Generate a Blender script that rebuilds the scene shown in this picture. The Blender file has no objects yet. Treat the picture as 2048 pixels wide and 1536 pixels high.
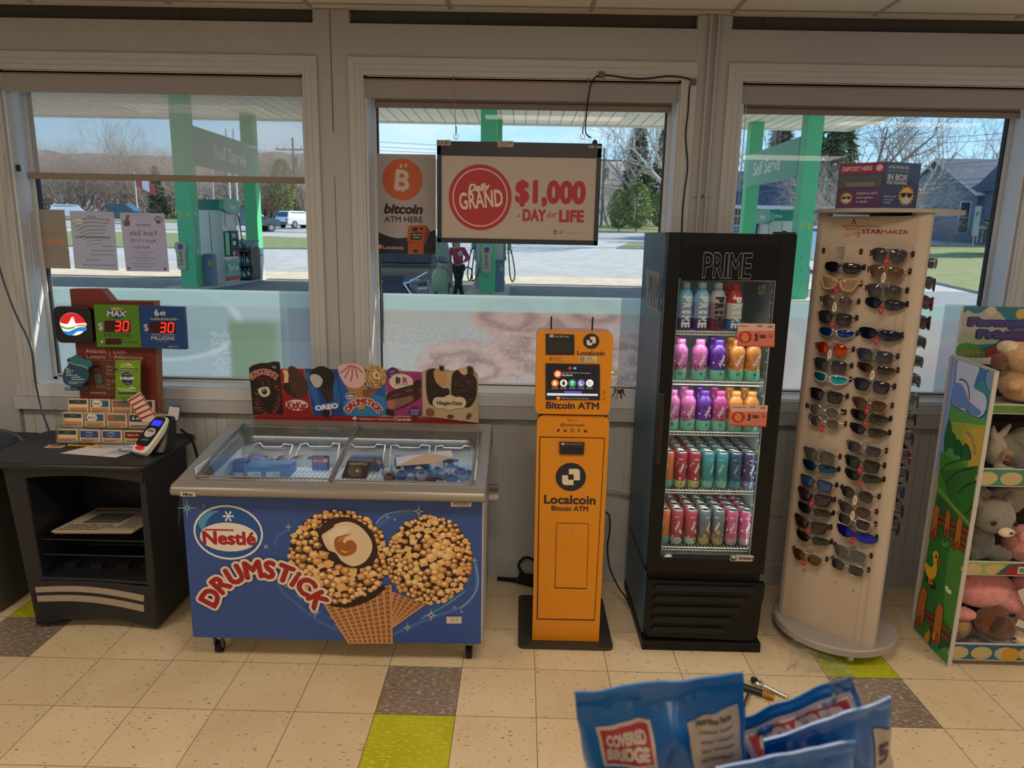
import bpy, bmesh, math, random
from mathutils import Vector, Matrix, noise
from math import sin, cos, pi, radians, sqrt, atan2, floor
S = bpy.context.scene
COL = S.collection
RND = random.Random(7)

# ------------------------------------------------------------------ camera
cam_d = bpy.data.cameras.new('camera')
cam = bpy.data.objects.new('camera', cam_d); COL.objects.link(cam)
PITCH, ROLL, YAW = 0.2069, 0.0193, 0.0096
_f = Vector((-sin(YAW)*cos(PITCH), cos(YAW)*cos(PITCH), -sin(PITCH)))
_r = Vector((cos(YAW), sin(YAW), 0)); _u = _r.cross(_f)
_r2 = _r*cos(ROLL) + _u*sin(ROLL); _u2 = _u*cos(ROLL) - _r*sin(ROLL)
_m = Matrix((_r2, _u2, -_f)).transposed().to_4x4()
_m.translation = Vector((0, -3.463, 1.7777))
cam.matrix_world = _m
cam_d.sensor_width = 36; cam_d.lens = 1420/2048*36
cam_d.clip_start = 0.02; cam_d.clip_end = 600
cam_d.dof.use_dof = True; cam_d.dof.focus_distance = 3.1; cam_d.dof.aperture_fstop = 5.6
S.camera = cam
S.view_settings.view_transform = 'Standard'; S.view_settings.look = 'None'
S.view_settings.gamma = 1; S.view_settings.exposure = 0.0
S.view_settings.use_curve_mapping = False

# ------------------------------------------------------------------ sky
wd = bpy.data.worlds.new('sky'); S.world = wd; wd.use_nodes = True
nt = wd.node_tree; nt.nodes.clear()
def wn(t, **k):
    n = nt.nodes.new(t)
    for a, b in k.items(): setattr(n, a, b)
    return n
tc = wn('ShaderNodeTexCoord'); mp = wn('ShaderNodeMapping'); mp.inputs['Scale'].default_value = (1.6, 1.6, 6.5)
nz = wn('ShaderNodeTexNoise'); nz.inputs['Scale'].default_value = 1.7; nz.inputs['Detail'].default_value = 9; nz.inputs['Roughness'].default_value = .58
sep = wn('ShaderNodeSeparateXYZ'); gr = wn('ShaderNodeValToRGB'); cl = wn('ShaderNodeValToRGB')
gr.color_ramp.elements[0].position = 0.0; gr.color_ramp.elements[0].color = (.62, .80, .92, 1)
gr.color_ramp.elements[1].position = .45; gr.color_ramp.elements[1].color = (.13, .40, .86, 1)
e = gr.color_ramp.elements.new(.16); e.color = (.30, .60, .92, 1)
cl.color_ramp.elements[0].position = .47; cl.color_ramp.elements[0].color = (0, 0, 0, 1)
cl.color_ramp.elements[1].position = .66; cl.color_ramp.elements[1].color = (.85, .85, .85, 1)
mx = wn('ShaderNodeMix', data_type='RGBA'); mx.inputs[7].default_value = (.70, .76, .82, 1)
bg = wn('ShaderNodeBackground'); bg.inputs[1].default_value = 1.45; wo = wn('ShaderNodeOutputWorld')
L = nt.links.new
L(tc.outputs['Generated'], mp.inputs[0]); L(mp.outputs[0], nz.inputs[0]); L(tc.outputs['Generated'], sep.inputs[0])
L(sep.outputs[2], gr.inputs[0]); L(nz.outputs[0], cl.inputs[0]); L(cl.outputs[0], mx.inputs[0])
L(gr.outputs[0], mx.inputs[6]); L(mx.outputs[2], bg.inputs[0]); L(bg.outputs[0], wo.inputs[0])

# ------------------------------------------------------------------ sun (spring sun from the right, a little beyond the forecourt)
sd = bpy.data.lights.new('sun', 'SUN'); sd.energy = 6.5; sd.angle = radians(.6); sd.color = (1, .95, .87)
sun = bpy.data.objects.new('sun', sd); COL.objects.link(sun)
sun.rotation_euler = Vector((7.5, 2.4, 5.6)).to_track_quat('Z', 'Y').to_euler(); sun.location = (20, 20, 20)

# ------------------------------------------------------------------ ceiling lamps of the shop (fixtures themselves are built below)
LAMPS = [(-2.7, -2.4), (0.25, -2.4), (3.2, -2.4), (-2.7, -5.2), (0.25, -5.2), (3.2, -5.2)]
LAMP_W = 27.0
for lx, ly in LAMPS:
    ld = bpy.data.lights.new('troffer_lamp', 'AREA'); ld.shape = 'RECTANGLE'; ld.size = 1.15; ld.size_y = .55
    ld.energy = LAMP_W; ld.color = (1, .86, .69)
    lo = bpy.data.objects.new('troffer_lamp', ld); COL.objects.link(lo); lo.location = (lx, ly, 2.745)
S.cycles.max_bounces = 8; S.cycles.transparent_max_bounces = 24; S.cycles.caustics_reflective = False; S.cycles.caustics_refractive = False
S.cycles.sample_clamp_indirect = 4.0

# ================================================================== helpers
def lin(h):
    if isinstance(h, (tuple, list)): v = [c/255 for c in h[:3]]
    else: v = [int(h[i:i+2], 16)/255 for i in (0, 2, 4)]
    return tuple((c/12.92 if c <= .04045 else ((c+.055)/1.055)**2.4) for c in v)
MATS = {}
def mat(name, col='808080', rough=.6, metal=0., emit=None, es=1., spec=None, bump=None, alpha=1., coat=0., sheen=0.):
    """col: sRGB hex; bump=(scale, strength)"""
    if name in MATS: return MATS[name]
    m = bpy.data.materials.new(name); m.use_nodes = True; MATS[name] = m
    b = m.node_tree.nodes['Principled BSDF']
    c = lin(col)
    b.inputs['Base Color'].default_value = (*c, 1); b.inputs['Roughness'].default_value = rough
    b.inputs['Metallic'].default_value = metal; b.inputs['Alpha'].default_value = alpha
    b.inputs['Coat Weight'].default_value = coat; b.inputs['Sheen Weight'].default_value = sheen
    if spec is not None: b.inputs['Specular IOR Level'].default_value = spec
    if emit: b.inputs['Emission Color'].default_value = (*lin(emit), 1); b.inputs['Emission Strength'].default_value = es
    if bump:
        n = m.node_tree.nodes.new('ShaderNodeTexNoise'); n.inputs['Scale'].default_value = bump[0]; n.inputs['Detail'].default_value = 4
        t = m.node_tree.nodes.new('ShaderNodeTexCoord')
        bp = m.node_tree.nodes.new('ShaderNodeBump'); bp.inputs['Strength'].default_value = bump[1]; bp.inputs['Distance'].default_value = .004
        m.node_tree.links.new(t.outputs['Object'], n.inputs[0]); m.node_tree.links.new(n.outputs[0], bp.inputs['Height'])
        m.node_tree.links.new(bp.outputs[0], b.inputs['Normal'])
    return m
def noise_mat(name, c1, c2, scale=20, rough=.7, stretch=(1, 1, 1), lo=.4, hi=.6, bump=0., detail=5, metal=0., sheen=0.):
    if name in MATS: return MATS[name]
    m = mat(name, c1, rough, metal, sheen=sheen); t = m.node_tree; b = t.nodes['Principled BSDF']
    tc = t.nodes.new('ShaderNodeTexCoord'); mp = t.nodes.new('ShaderNodeMapping'); mp.inputs['Scale'].default_value = stretch
    n = t.nodes.new('ShaderNodeTexNoise'); n.inputs['Scale'].default_value = scale; n.inputs['Detail'].default_value = detail
    r = t.nodes.new('ShaderNodeValToRGB'); r.color_ramp.elements[0].position = lo; r.color_ramp.elements[1].position = hi
    r.color_ramp.elements[0].color = (*lin(c1), 1); r.color_ramp.elements[1].color = (*lin(c2), 1)
    t.links.new(tc.outputs['Object'], mp.inputs[0]); t.links.new(mp.outputs[0], n.inputs[0]); t.links.new(n.outputs[0], r.inputs[0]); t.links.new(r.outputs[0], b.inputs['Base Color'])
    if bump:
        bp = t.nodes.new('ShaderNodeBump'); bp.inputs['Strength'].default_value = bump; bp.inputs['Distance'].default_value = .01
        t.links.new(n.outputs[0], bp.inputs['Height']); t.links.new(bp.outputs[0], b.inputs['Normal'])
    return m
def glass_mat(name, tint='ffffff', refl=.08, rough=.01, opac=0., diff='ffffff', transl=0.):
    """thin sheet: transparent + fresnel gloss (+ some diffuse haze)"""
    if name in MATS: return MATS[name]
    m = bpy.data.materials.new(name); m.use_nodes = True; MATS[name] = m; t = m.node_tree; t.nodes.clear()
    tr = t.nodes.new('ShaderNodeBsdfTransparent'); tr.inputs[0].default_value = (*lin(tint), 1)
    gl = t.nodes.new('ShaderNodeBsdfGlossy'); gl.inputs[0].default_value = (1, 1, 1, 1); gl.inputs['Roughness'].default_value = rough
    lw = t.nodes.new('ShaderNodeLayerWeight'); lw.inputs[0].default_value = .12
    mu = t.nodes.new('ShaderNodeMath'); mu.operation = 'MULTIPLY_ADD'; mu.inputs[1].default_value = .7; mu.inputs[2].default_value = refl*.5
    m1 = t.nodes.new('ShaderNodeMixShader'); out = t.nodes.new('ShaderNodeOutputMaterial')
    t.links.new(lw.outputs[0], mu.inputs[0]); t.links.new(mu.outputs[0], m1.inputs[0])
    base = tr.outputs[0]
    if opac:
        df = t.nodes.new('ShaderNodeBsdfDiffuse'); df.inputs[0].default_value = (*lin(diff), 1)
        src = df.outputs[0]
        if transl:
            tl = t.nodes.new('ShaderNodeBsdfTranslucent'); tl.inputs[0].default_value = (*lin(diff), 1)
            m3 = t.nodes.new('ShaderNodeMixShader'); m3.inputs[0].default_value = transl
            t.links.new(src, m3.inputs[1]); t.links.new(tl.outputs[0], m3.inputs[2]); src = m3.outputs[0]
        m2 = t.nodes.new('ShaderNodeMixShader'); m2.inputs[0].default_value = opac
        t.links.new(base, m2.inputs[1]); t.links.new(src, m2.inputs[2]); base = m2.outputs[0]
    t.links.new(base, m1.inputs[1]); t.links.new(gl.outputs[0], m1.inputs[2]); t.links.new(m1.outputs[0], out.inputs[0])
    return m
def attr_mat(name, rough=.6, transl=0., opac=1.):
    """print colours come from the mesh's colour attribute"""
    if name in MATS: return MATS[name]
    m = mat(name, 'ffffff', rough); t = m.node_tree; b = t.nodes['Principled BSDF']
    a = t.nodes.new('ShaderNodeAttribute'); a.attribute_name = 'ink'
    t.links.new(a.outputs['Color'], b.inputs['Base Color'])
    if transl or opac < 1:
        out = t.nodes['Material Output']
        tl = t.nodes.new('ShaderNodeBsdfTranslucent'); t.links.new(a.outputs['Color'], tl.inputs[0])
        mm = t.nodes.new('ShaderNodeMixShader'); mm.inputs[0].default_value = transl
        t.links.new(b.outputs[0], mm.inputs[1]); t.links.new(tl.outputs[0], mm.inputs[2])
        tr = t.nodes.new('ShaderNodeBsdfTransparent'); m2 = t.nodes.new('ShaderNodeMixShader'); m2.inputs[0].default_value = opac
        t.links.new(tr.outputs[0], m2.inputs[1]); t.links.new(mm.outputs[0], m2.inputs[2]); t.links.new(m2.outputs[0], out.inputs[0])
    return m
def C(h, rough=.6, metal=0., **k):          # plain colour by hex
    return mat('paint_%s_%d_%d' % (h, rough*100, metal*100), h, rough, metal, **k)

# ---- text glyph meshes from the built-in font
_TX = {}
def text2d(s, bold=0., shear=0., spacing=1.):
    key = (s, bold, shear, spacing)
    if key not in _TX:
        cu = bpy.data.curves.new('t', 'FONT'); cu.body = s; cu.size = 1.; cu.offset = bold; cu.shear = shear; cu.space_character = spacing
        cu.resolution_u = 3; cu.fill_mode = 'FRONT'
        ob = bpy.data.objects.new('t', cu); me = bpy.data.meshes.new_from_object(ob)
        vs = [(v.co.x, v.co.y) for v in me.vertices]; fs = [tuple(p.vertices) for p in me.polygons]
        bpy.data.objects.remove(ob); bpy.data.curves.remove(cu); bpy.data.meshes.remove(me)
        _TX[key] = (vs, fs)
    return _TX[key]
class Frame:
    """a flat printing surface: o + x*ux + y*uy, lifted h along ux x uy"""
    def __init__(s, o, ux=(1, 0, 0), uy=(0, 0, 1)):
        s.o = Vector(o); s.ux = Vector(ux).normalized(); s.uy = Vector(uy).normalized(); s.n = s.ux.cross(s.uy)
    def __call__(s, x, y, h=0.): return s.o + s.ux*x + s.uy*y + s.n*h
def hom(src, dst):
    """plane map from four measured corners to four panel corners"""
    A = []; b = []
    for (x, y), (u, v) in zip(src, dst):
        A.append([x, y, 1, 0, 0, 0, -u*x, -u*y]); b.append(u)
        A.append([0, 0, 0, x, y, 1, -v*x, -v*y]); b.append(v)
    n = 8; M = [r[:]+[q] for r, q in zip(A, b)]
    for i in range(n):
        k = max(range(i, n), key=lambda j: abs(M[j][i])); M[i], M[k] = M[k], M[i]
        d = M[i][i]; M[i] = [q/d for q in M[i]]
        for j in range(n):
            if j != i and M[j][i]: f = M[j][i]; M[j] = [p-f*q for p, q in zip(M[j], M[i])]
    h = [M[i][n] for i in range(n)]
    def g(x, y):
        w = h[6]*x+h[7]*y+1
        return ((h[0]*x+h[1]*y+h[2])/w, (h[3]*x+h[4]*y+h[5])/w)
    return g
class MB:
    def __init__(s): s.v = []; s.f = []; s.m = []; s.mats = []; s.ink = None
    def mi(s, m):
        if isinstance(m, str): m = C(m)
        if m not in s.mats: s.mats.append(m)
        return s.mats.index(m)
    def add(s, m, vs, fs):
        k = len(s.v); i = s.mi(m); s.v += [Vector(v) for v in vs]
        for f in fs: s.f.append([a+k for a in f]); s.m.append(i)
        return s
    def box(s, m, c, d, rz=0, rx=0, ry=0):
        x, y, z = d[0]/2, d[1]/2, d[2]/2
        R = (Matrix.Rotation(rz, 3, 'Z') @ Matrix.Rotation(ry, 3, 'Y') @ Matrix.Rotation(rx, 3, 'X')) if (rz or rx or ry) else None
        vs = [Vector((a*x, b*y, e*z)) for e in (-1, 1) for a, b in ((-1, -1), (1, -1), (1, 1), (-1, 1))]
        if R: vs = [R @ v for v in vs]
        return s.add(m, [v+Vector(c) for v in vs], [(3, 2, 1, 0), (4, 5, 6, 7), (0, 1, 5, 4), (1, 2, 6, 5), (2, 3, 7, 6), (3, 0, 4, 7)])
    def bb(s, m, x0, x1, y0, y1, z0, z1):
        return s.box(m, ((x0+x1)/2, (y0+y1)/2, (z0+z1)/2), (x1-x0, y1-y0, z1-z0))
    def cyl(s, m, p0, p1, r0, r1=None, n=16, caps=True):
        p0, p1 = Vector(p0), Vector(p1); r1 = r0 if r1 is None else r1
        a = (p1-p0).normalized(); q = a.orthogonal().normalized(); w = a.cross(q); vs = []
        for p, r in ((p0, r0), (p1, r1)):
            vs += [p+(q*cos(2*pi*i/n)+w*sin(2*pi*i/n))*r for i in range(n)]
        fs = [(i, (i+1) % n, n+(i+1) % n, n+i) for i in range(n)]
        if caps: fs += [tuple(range(n-1, -1, -1)), tuple(range(n, 2*n))]
        return s.add(m, vs, fs)
    def tube(s, m, pts, r, n=6, closed=False):
        pts = [Vector(p) for p in pts]; k = len(pts); vs = []; rr = r if isinstance(r, (list, tuple)) else [r]*k
        q = None
        for i, p in enumerate(pts):
            t = (pts[(i+1) % k if closed else min(i+1, k-1)] - pts[(i-1) % k if closed else max(i-1, 0)])
            t = t.normalized() if t.length > 1e-9 else Vector((0, 0, 1))
            if q is None: q = t.orthogonal().normalized()
            q = (q - t*q.dot(t)); q = q.normalized() if q.length > 1e-6 else t.orthogonal().normalized()
            w = t.cross(q)
            vs += [p+(q*cos(2*pi*j/n)+w*sin(2*pi*j/n))*rr[i] for j in range(n)]
        fs = []
        for i in range(k if closed else k-1):
            a, b = i*n, ((i+1) % k)*n
            fs += [(a+j, a+(j+1) % n, b+(j+1) % n, b+j) for j in range(n)]
        if not closed: fs += [tuple(range(n-1, -1, -1)), tuple(range((k-1)*n, k*n))]
        return s.add(m, vs, fs)
    def lathe(s, m, prof, c=(0, 0, 0), n=20, caps=True, ms=None):
        """prof: [(r, z)...]; ms: material per ring segment"""
        c = Vector(c); k = len(prof); vs = []
        for r, z in prof: vs += [c+Vector((r*cos(2*pi*j/n), r*sin(2*pi*j/n), z)) for j in range(n)]
        for i in range(k-1):
            fs = [(i*n+j, i*n+(j+1) % n, (i+1)*n+(j+1) % n, (i+1)*n+j) for j in range(n)]
            if i == 0: s.add(ms[0] if ms else m, vs, fs); base = len(s.v)-len(vs)
            else:
                mi = s.mi(ms[i] if ms else m)
                for f in fs: s.f.append([a+base for a in f]); s.m.append(mi)
        if caps:
            s.f.append([base+j for j in range(n-1, -1, -1)]); s.m.append(s.mi(ms[0] if ms else m))
            s.f.append([base+(k-1)*n+j for j in range(n)]); s.m.append(s.mi(ms[-1] if ms else m))
        return s
    def ell(s, m, c, r, R=None, nu=16, nv=10, fn=None):
        c = Vector(c); vs = []; r = (r, r, r) if isinstance(r, (int, float)) else r
        for i in range(nv+1):
            a = pi*i/nv
            for j in range(nu):
                b = 2*pi*j/nu; p = Vector((sin(a)*cos(b), sin(a)*sin(b), cos(a)))
                if fn: p = fn(p)
                p = Vector((p.x*r[0], p.y*r[1], p.z*r[2]))
                vs.append(c+(R @ p if R else p))
        fs = [(i*nu+j, (i+1)*nu+j, (i+1)*nu+(j+1) % nu, i*nu+(j+1) % nu) for i in range(nv) for j in range(nu)]
        return s.add(m, vs, fs)
    def prism(s, m, pts, fr, h0, h1, side=None):
        """outline in frame fr extruded from h0 to h1"""
        k = len(pts)
        a = sum(pts[i][0]*pts[(i+1) % k][1]-pts[(i+1) % k][0]*pts[i][1] for i in range(k))
        if a < 0: pts = pts[::-1]
        vs = [fr(x, y, h0) for x, y in pts]+[fr(x, y, h1) for x, y in pts]
        s.add(m, vs, [tuple(range(k-1, -1, -1)), tuple(range(k, 2*k))])
        base = len(s.v)-2*k; mi = s.mi(side or m)
        for i in range(k): s.f.append([base+i, base+(i+1) % k, base+k+(i+1) % k, base+k+i]); s.m.append(mi)
        return s
    # ---- flat prints
    def dp(s, m, fr, pts, h=.001):
        k = len(pts); a = sum(pts[i][0]*pts[(i+1) % k][1]-pts[(i+1) % k][0]*pts[i][1] for i in range(k))
        if a < 0: pts = pts[::-1]
        return s.add(m, [fr(x, y, h) for x, y in pts], [tuple(range(k))])
    def dr(s, m, fr, x0, y0, x1, y1, h=.001): return s.dp(m, fr, [(x0, y0), (x1, y0), (x1, y1), (x0, y1)], h)
    def dd(s, m, fr, cx, cy, rx, ry=None, h=.001, n=28, a0=0, a1=2*pi, rot=0):
        ry = rx if ry is None else ry; full = abs(a1-a0-2*pi) < 1e-6
        pts = []
        for i in range(n if full else n+1):
            a = a0+(a1-a0)*i/n; x, y = rx*cos(a), ry*sin(a); pts.append((cx+x*cos(rot)-y*sin(rot), cy+x*sin(rot)+y*cos(rot)))
        return s.dp(m, fr, pts, h)
    def ds(s, m, fr, pts, w, h=.001):
        """stroke along a polyline"""
        for qi, ((x0, y0), (x1, y1)) in enumerate(zip(pts, pts[1:])):
            hq = h+(qi % 2)*2.5e-5; L = sqrt((x1-x0)**2+(y1-y0)**2)
            if L < 1e-9: continue
            nx, ny = -(y1-y0)/L*w/2, (x1-x0)/L*w/2; ex, ey = (x1-x0)/L*w*.25, (y1-y0)/L*w*.25
            s.dp(m, fr, [(x0+nx-ex, y0+ny-ey), (x1+nx+ex, y1+ny+ey), (x1-nx+ex, y1-ny+ey), (x0-nx-ex, y0-ny-ey)], hq)
        return s
    def tx(s, m, fr, t, x, y, size, h=.0012, al='c', bold=0., shear=0., rot=0, w=None, spacing=1., mirror=False):
        """text centred on (x, y); size = height of capitals; w = forced width"""
        vs, fs = text2d(t, 0, shear, spacing)
        if not vs: return s
        x0 = min(v[0] for v in vs); x1 = max(v[0] for v in vs)
        k = size/.73; kx = k if w is None else w/(x1-x0)
        ox = {'c': (x0+x1)/2, 'l': x0, 'r': x1}[al]
        offs = [(0, 0)] if not bold else [(bold*cos(2*pi*i/8), bold*sin(2*pi*i/8)) for i in range(8)]
        if bold > .09: offs += [(bold*.5*cos(2*pi*i/5), bold*.5*sin(2*pi*i/5)) for i in range(5)]+[(bold*cos(2*pi*(i+.5)/8), bold*sin(2*pi*(i+.5)/8)) for i in range(8)]
        for qi, (da, db) in enumerate(offs):
            P = []; hq = h+qi*2.5e-5
            for a, b in vs:
                a = (a-ox+da)*kx*(-1 if mirror else 1); b = (b-.365+db)*k
                P.append(fr(x+a*cos(rot)-b*sin(rot), y+a*sin(rot)+b*cos(rot), hq))
            s.add(m, P, [f[::-1] for f in fs] if mirror else fs)
        return s
    def arc(s, m, fr, t, cx, cy, r, a0, a1, size, h=.0012, bold=0., inside=False):
        """letters of t spread on a circle from angle a0 to a1 (degrees)"""
        ws = []
        for ch in t:
            vs, _ = text2d(ch, 0); ws.append((max(v[0] for v in vs)-min(v[0] for v in vs)+.09) if vs else .35)
        W = sum(ws); acc = 0
        for ch, w in zip(t, ws):
            a = radians(a0+(a1-a0)*(acc+w/2)/W); acc += w
            if ch != ' ': s.tx(m, fr, ch, cx+r*cos(a), cy+r*sin(a), size, h, bold=bold, rot=a-pi/2 if not inside else a+pi/2)
        return s
    def bars(s, m, fr, x0, y0, x1, y1, h=.0012, seed=1, n=28):
        q = random.Random(seed); x = x0; u = (x1-x0)/n
        while x < x1-u:
            w = u*q.choice((.5, .5, 1, 1.4)); s.dr(m, fr, x, y0, x+w, y1, h); x += w+u*q.choice((.5, .8, 1.2))
        return s
    def lines(s, m, fr, x0, y0, x1, y1, n, seed=1, h=.0012, t=.5, al='l'):
        """rows of small print"""
        q = random.Random(seed); dy = (y1-y0)/n
        for i in range(n):
            y = y1-(i+.5)*dy; L = (x1-x0)*q.uniform(.55, 1); X = x0 if al == 'l' else x0+((x1-x0)-L)/2
            e = X+L
            while X < e:
                w = (x1-x0)*q.uniform(.04, .12); s.dr(m, fr, X, y-dy*t/2, min(X+w, e), y+dy*t/2, h); X += w+(x1-x0)*.018
        return s
W_ = {}
def _link(o, parent, base):
    COL.objects.link(o)
    if parent is not None:
        o.parent = parent; W_[o.name] = W_[parent.name]
    else: W_[o.name] = base
def tag(o, label=None, cat=None, group=None, kind=None):
    for k, v in (('label', label), ('category', cat), ('group', group), ('kind', kind)):
        if v: o[k] = v
    return o
def thing(name, label, cat, loc=(0, 0, 0), rz=0, group=None):
    o = bpy.data.objects.new(name, None); o.empty_display_size = .05
    m = Matrix.Translation(loc) @ Matrix.Rotation(rz, 4, 'Z'); o.matrix_world = m
    COL.objects.link(o); W_[o.name] = m
    return tag(o, label, cat, group)
def mk(name, mb, parent=None, label=None, cat=None, group=None, kind=None, smooth=None, bevel=0., loc=None, local=False, bseg=2, mods=None):
    """mesh object; vertices are given in world coordinates unless local"""
    me = bpy.data.meshes.new(name)
    if parent is not None: base = W_[parent.name]
    elif loc is not None: base = Matrix.Translation(loc)
    elif local: base = Matrix.Identity(4)
    else:
        if mb.v:
            lo = [min(v[i] for v in mb.v) for i in range(3)]; hi = [max(v[i] for v in mb.v) for i in range(3)]
            base = Matrix.Translation(((lo[0]+hi[0])/2, (lo[1]+hi[1])/2, lo[2]))
        else: base = Matrix.Identity(4)
    if local: vs = mb.v
    else:
        inv = base.inverted(); vs = [inv @ v for v in mb.v]
    me.from_pydata([tuple(v) for v in vs], [], mb.f)
    for m in mb.mats: me.materials.append(m)
    me.polygons.foreach_set('material_index', mb.m)
    if mb.ink:
        a = me.color_attributes.new('ink', 'FLOAT_COLOR', 'POINT'); a.data.foreach_set('color', [q for c in mb.ink for q in (c[0], c[1], c[2], 1)])
    if smooth is not None:
        me.polygons.foreach_set('use_smooth', [True]*len(me.polygons)); me.set_sharp_from_angle(angle=radians(smooth))
    me.update()
    o = bpy.data.objects.new(name, me)
    if parent is None: o.matrix_world = base if not (local and loc) else Matrix.Translation(loc)
    _link(o, parent, base)
    if bevel:
        b = o.modifiers.new('bevel', 'BEVEL'); b.width = bevel; b.segments = bseg; b.limit_method = 'ANGLE'; b.angle_limit = radians(40)
    if mods:
        for t, kw in mods:
            q = o.modifiers.new(t.lower(), t)
            for k, v in kw.items(): setattr(q, k, v)
    return tag(o, label, cat, group, kind)
def dup(root, mw, label=None, group=None):
    """copy of a thing with its parts and sub-parts"""
    r = root.copy(); COL.objects.link(r); r.matrix_world = mw
    W_[r.name] = mw
    if label: r['label'] = label
    if group: r['group'] = group
    for ch in list(root.children):
        c = ch.copy(); COL.objects.link(c); c.parent = r
        for g in ch.children:
            d = g.copy(); COL.objects.link(d); d.parent = c
    return r
def wipe(root):
    """take an unused prototype out again"""
    for ch in list(root.children):
        for g in list(ch.children): bpy.data.objects.remove(g)
        bpy.data.objects.remove(ch)
    bpy.data.objects.remove(root)
def TR(loc, rz=0, rx=0, ry=0, sc=1):
    return Matrix.Translation(loc) @ Matrix.Rotation(rz, 4, 'Z') @ Matrix.Rotation(ry, 4, 'Y') @ Matrix.Rotation(rx, 4, 'X') @ Matrix.Scale(sc, 4)
def rrect(x0, y0, x1, y1, r, n=4):
    P = []
    for cx, cy, a in ((x1-r, y0+r, -90), (x1-r, y1-r, 0), (x0+r, y1-r, 90), (x0+r, y0+r, 180)):
        P += [(cx+r*cos(radians(a+90*i/n)), cy+r*sin(radians(a+90*i/n))) for i in range(n+1)]
    return P
def sstep(a, b, x):
    t = max(0, min(1, (x-a)/(b-a))); return t*t*(3-2*t)
def lerp3(a, b, t): return tuple(p+(q-p)*t for p, q in zip(a, b))
def grid_print(mb, m, fr, x0, y0, x1, y1, nx, ny, fn, h=.001):
    """a printed sheet whose inks are laid out by fn(u, v) -> linear rgb"""
    if mb.ink is None: mb.ink = [(1, 1, 1)]*len(mb.v)
    vs = []; 
    for j in range(ny+1):
        for i in range(nx+1):
            u, v = i/nx, j/ny; vs.append(fr(x0+(x1-x0)*u, y0+(y1-y0)*v, h)); mb.ink.append(fn(u, v))
    mb.add(m, vs, [(j*(nx+1)+i, j*(nx+1)+i+1, (j+1)*(nx+1)+i+1, (j+1)*(nx+1)+i) for j in range(ny) for i in range(nx)])
# common materials
M_W = mat('white_plastic', 'e8e6e0', .4); M_K = mat('black_plastic', '17181a', .38); M_KM = mat('matt_black', '141414', .6)
M_CH = mat('chrome', 'd8d8d8', .18, 1.); M_AL = mat('aluminium', 'b4b2ac', .38, .85); M_RB = mat('black_rubber', '101010', .8)
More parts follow.
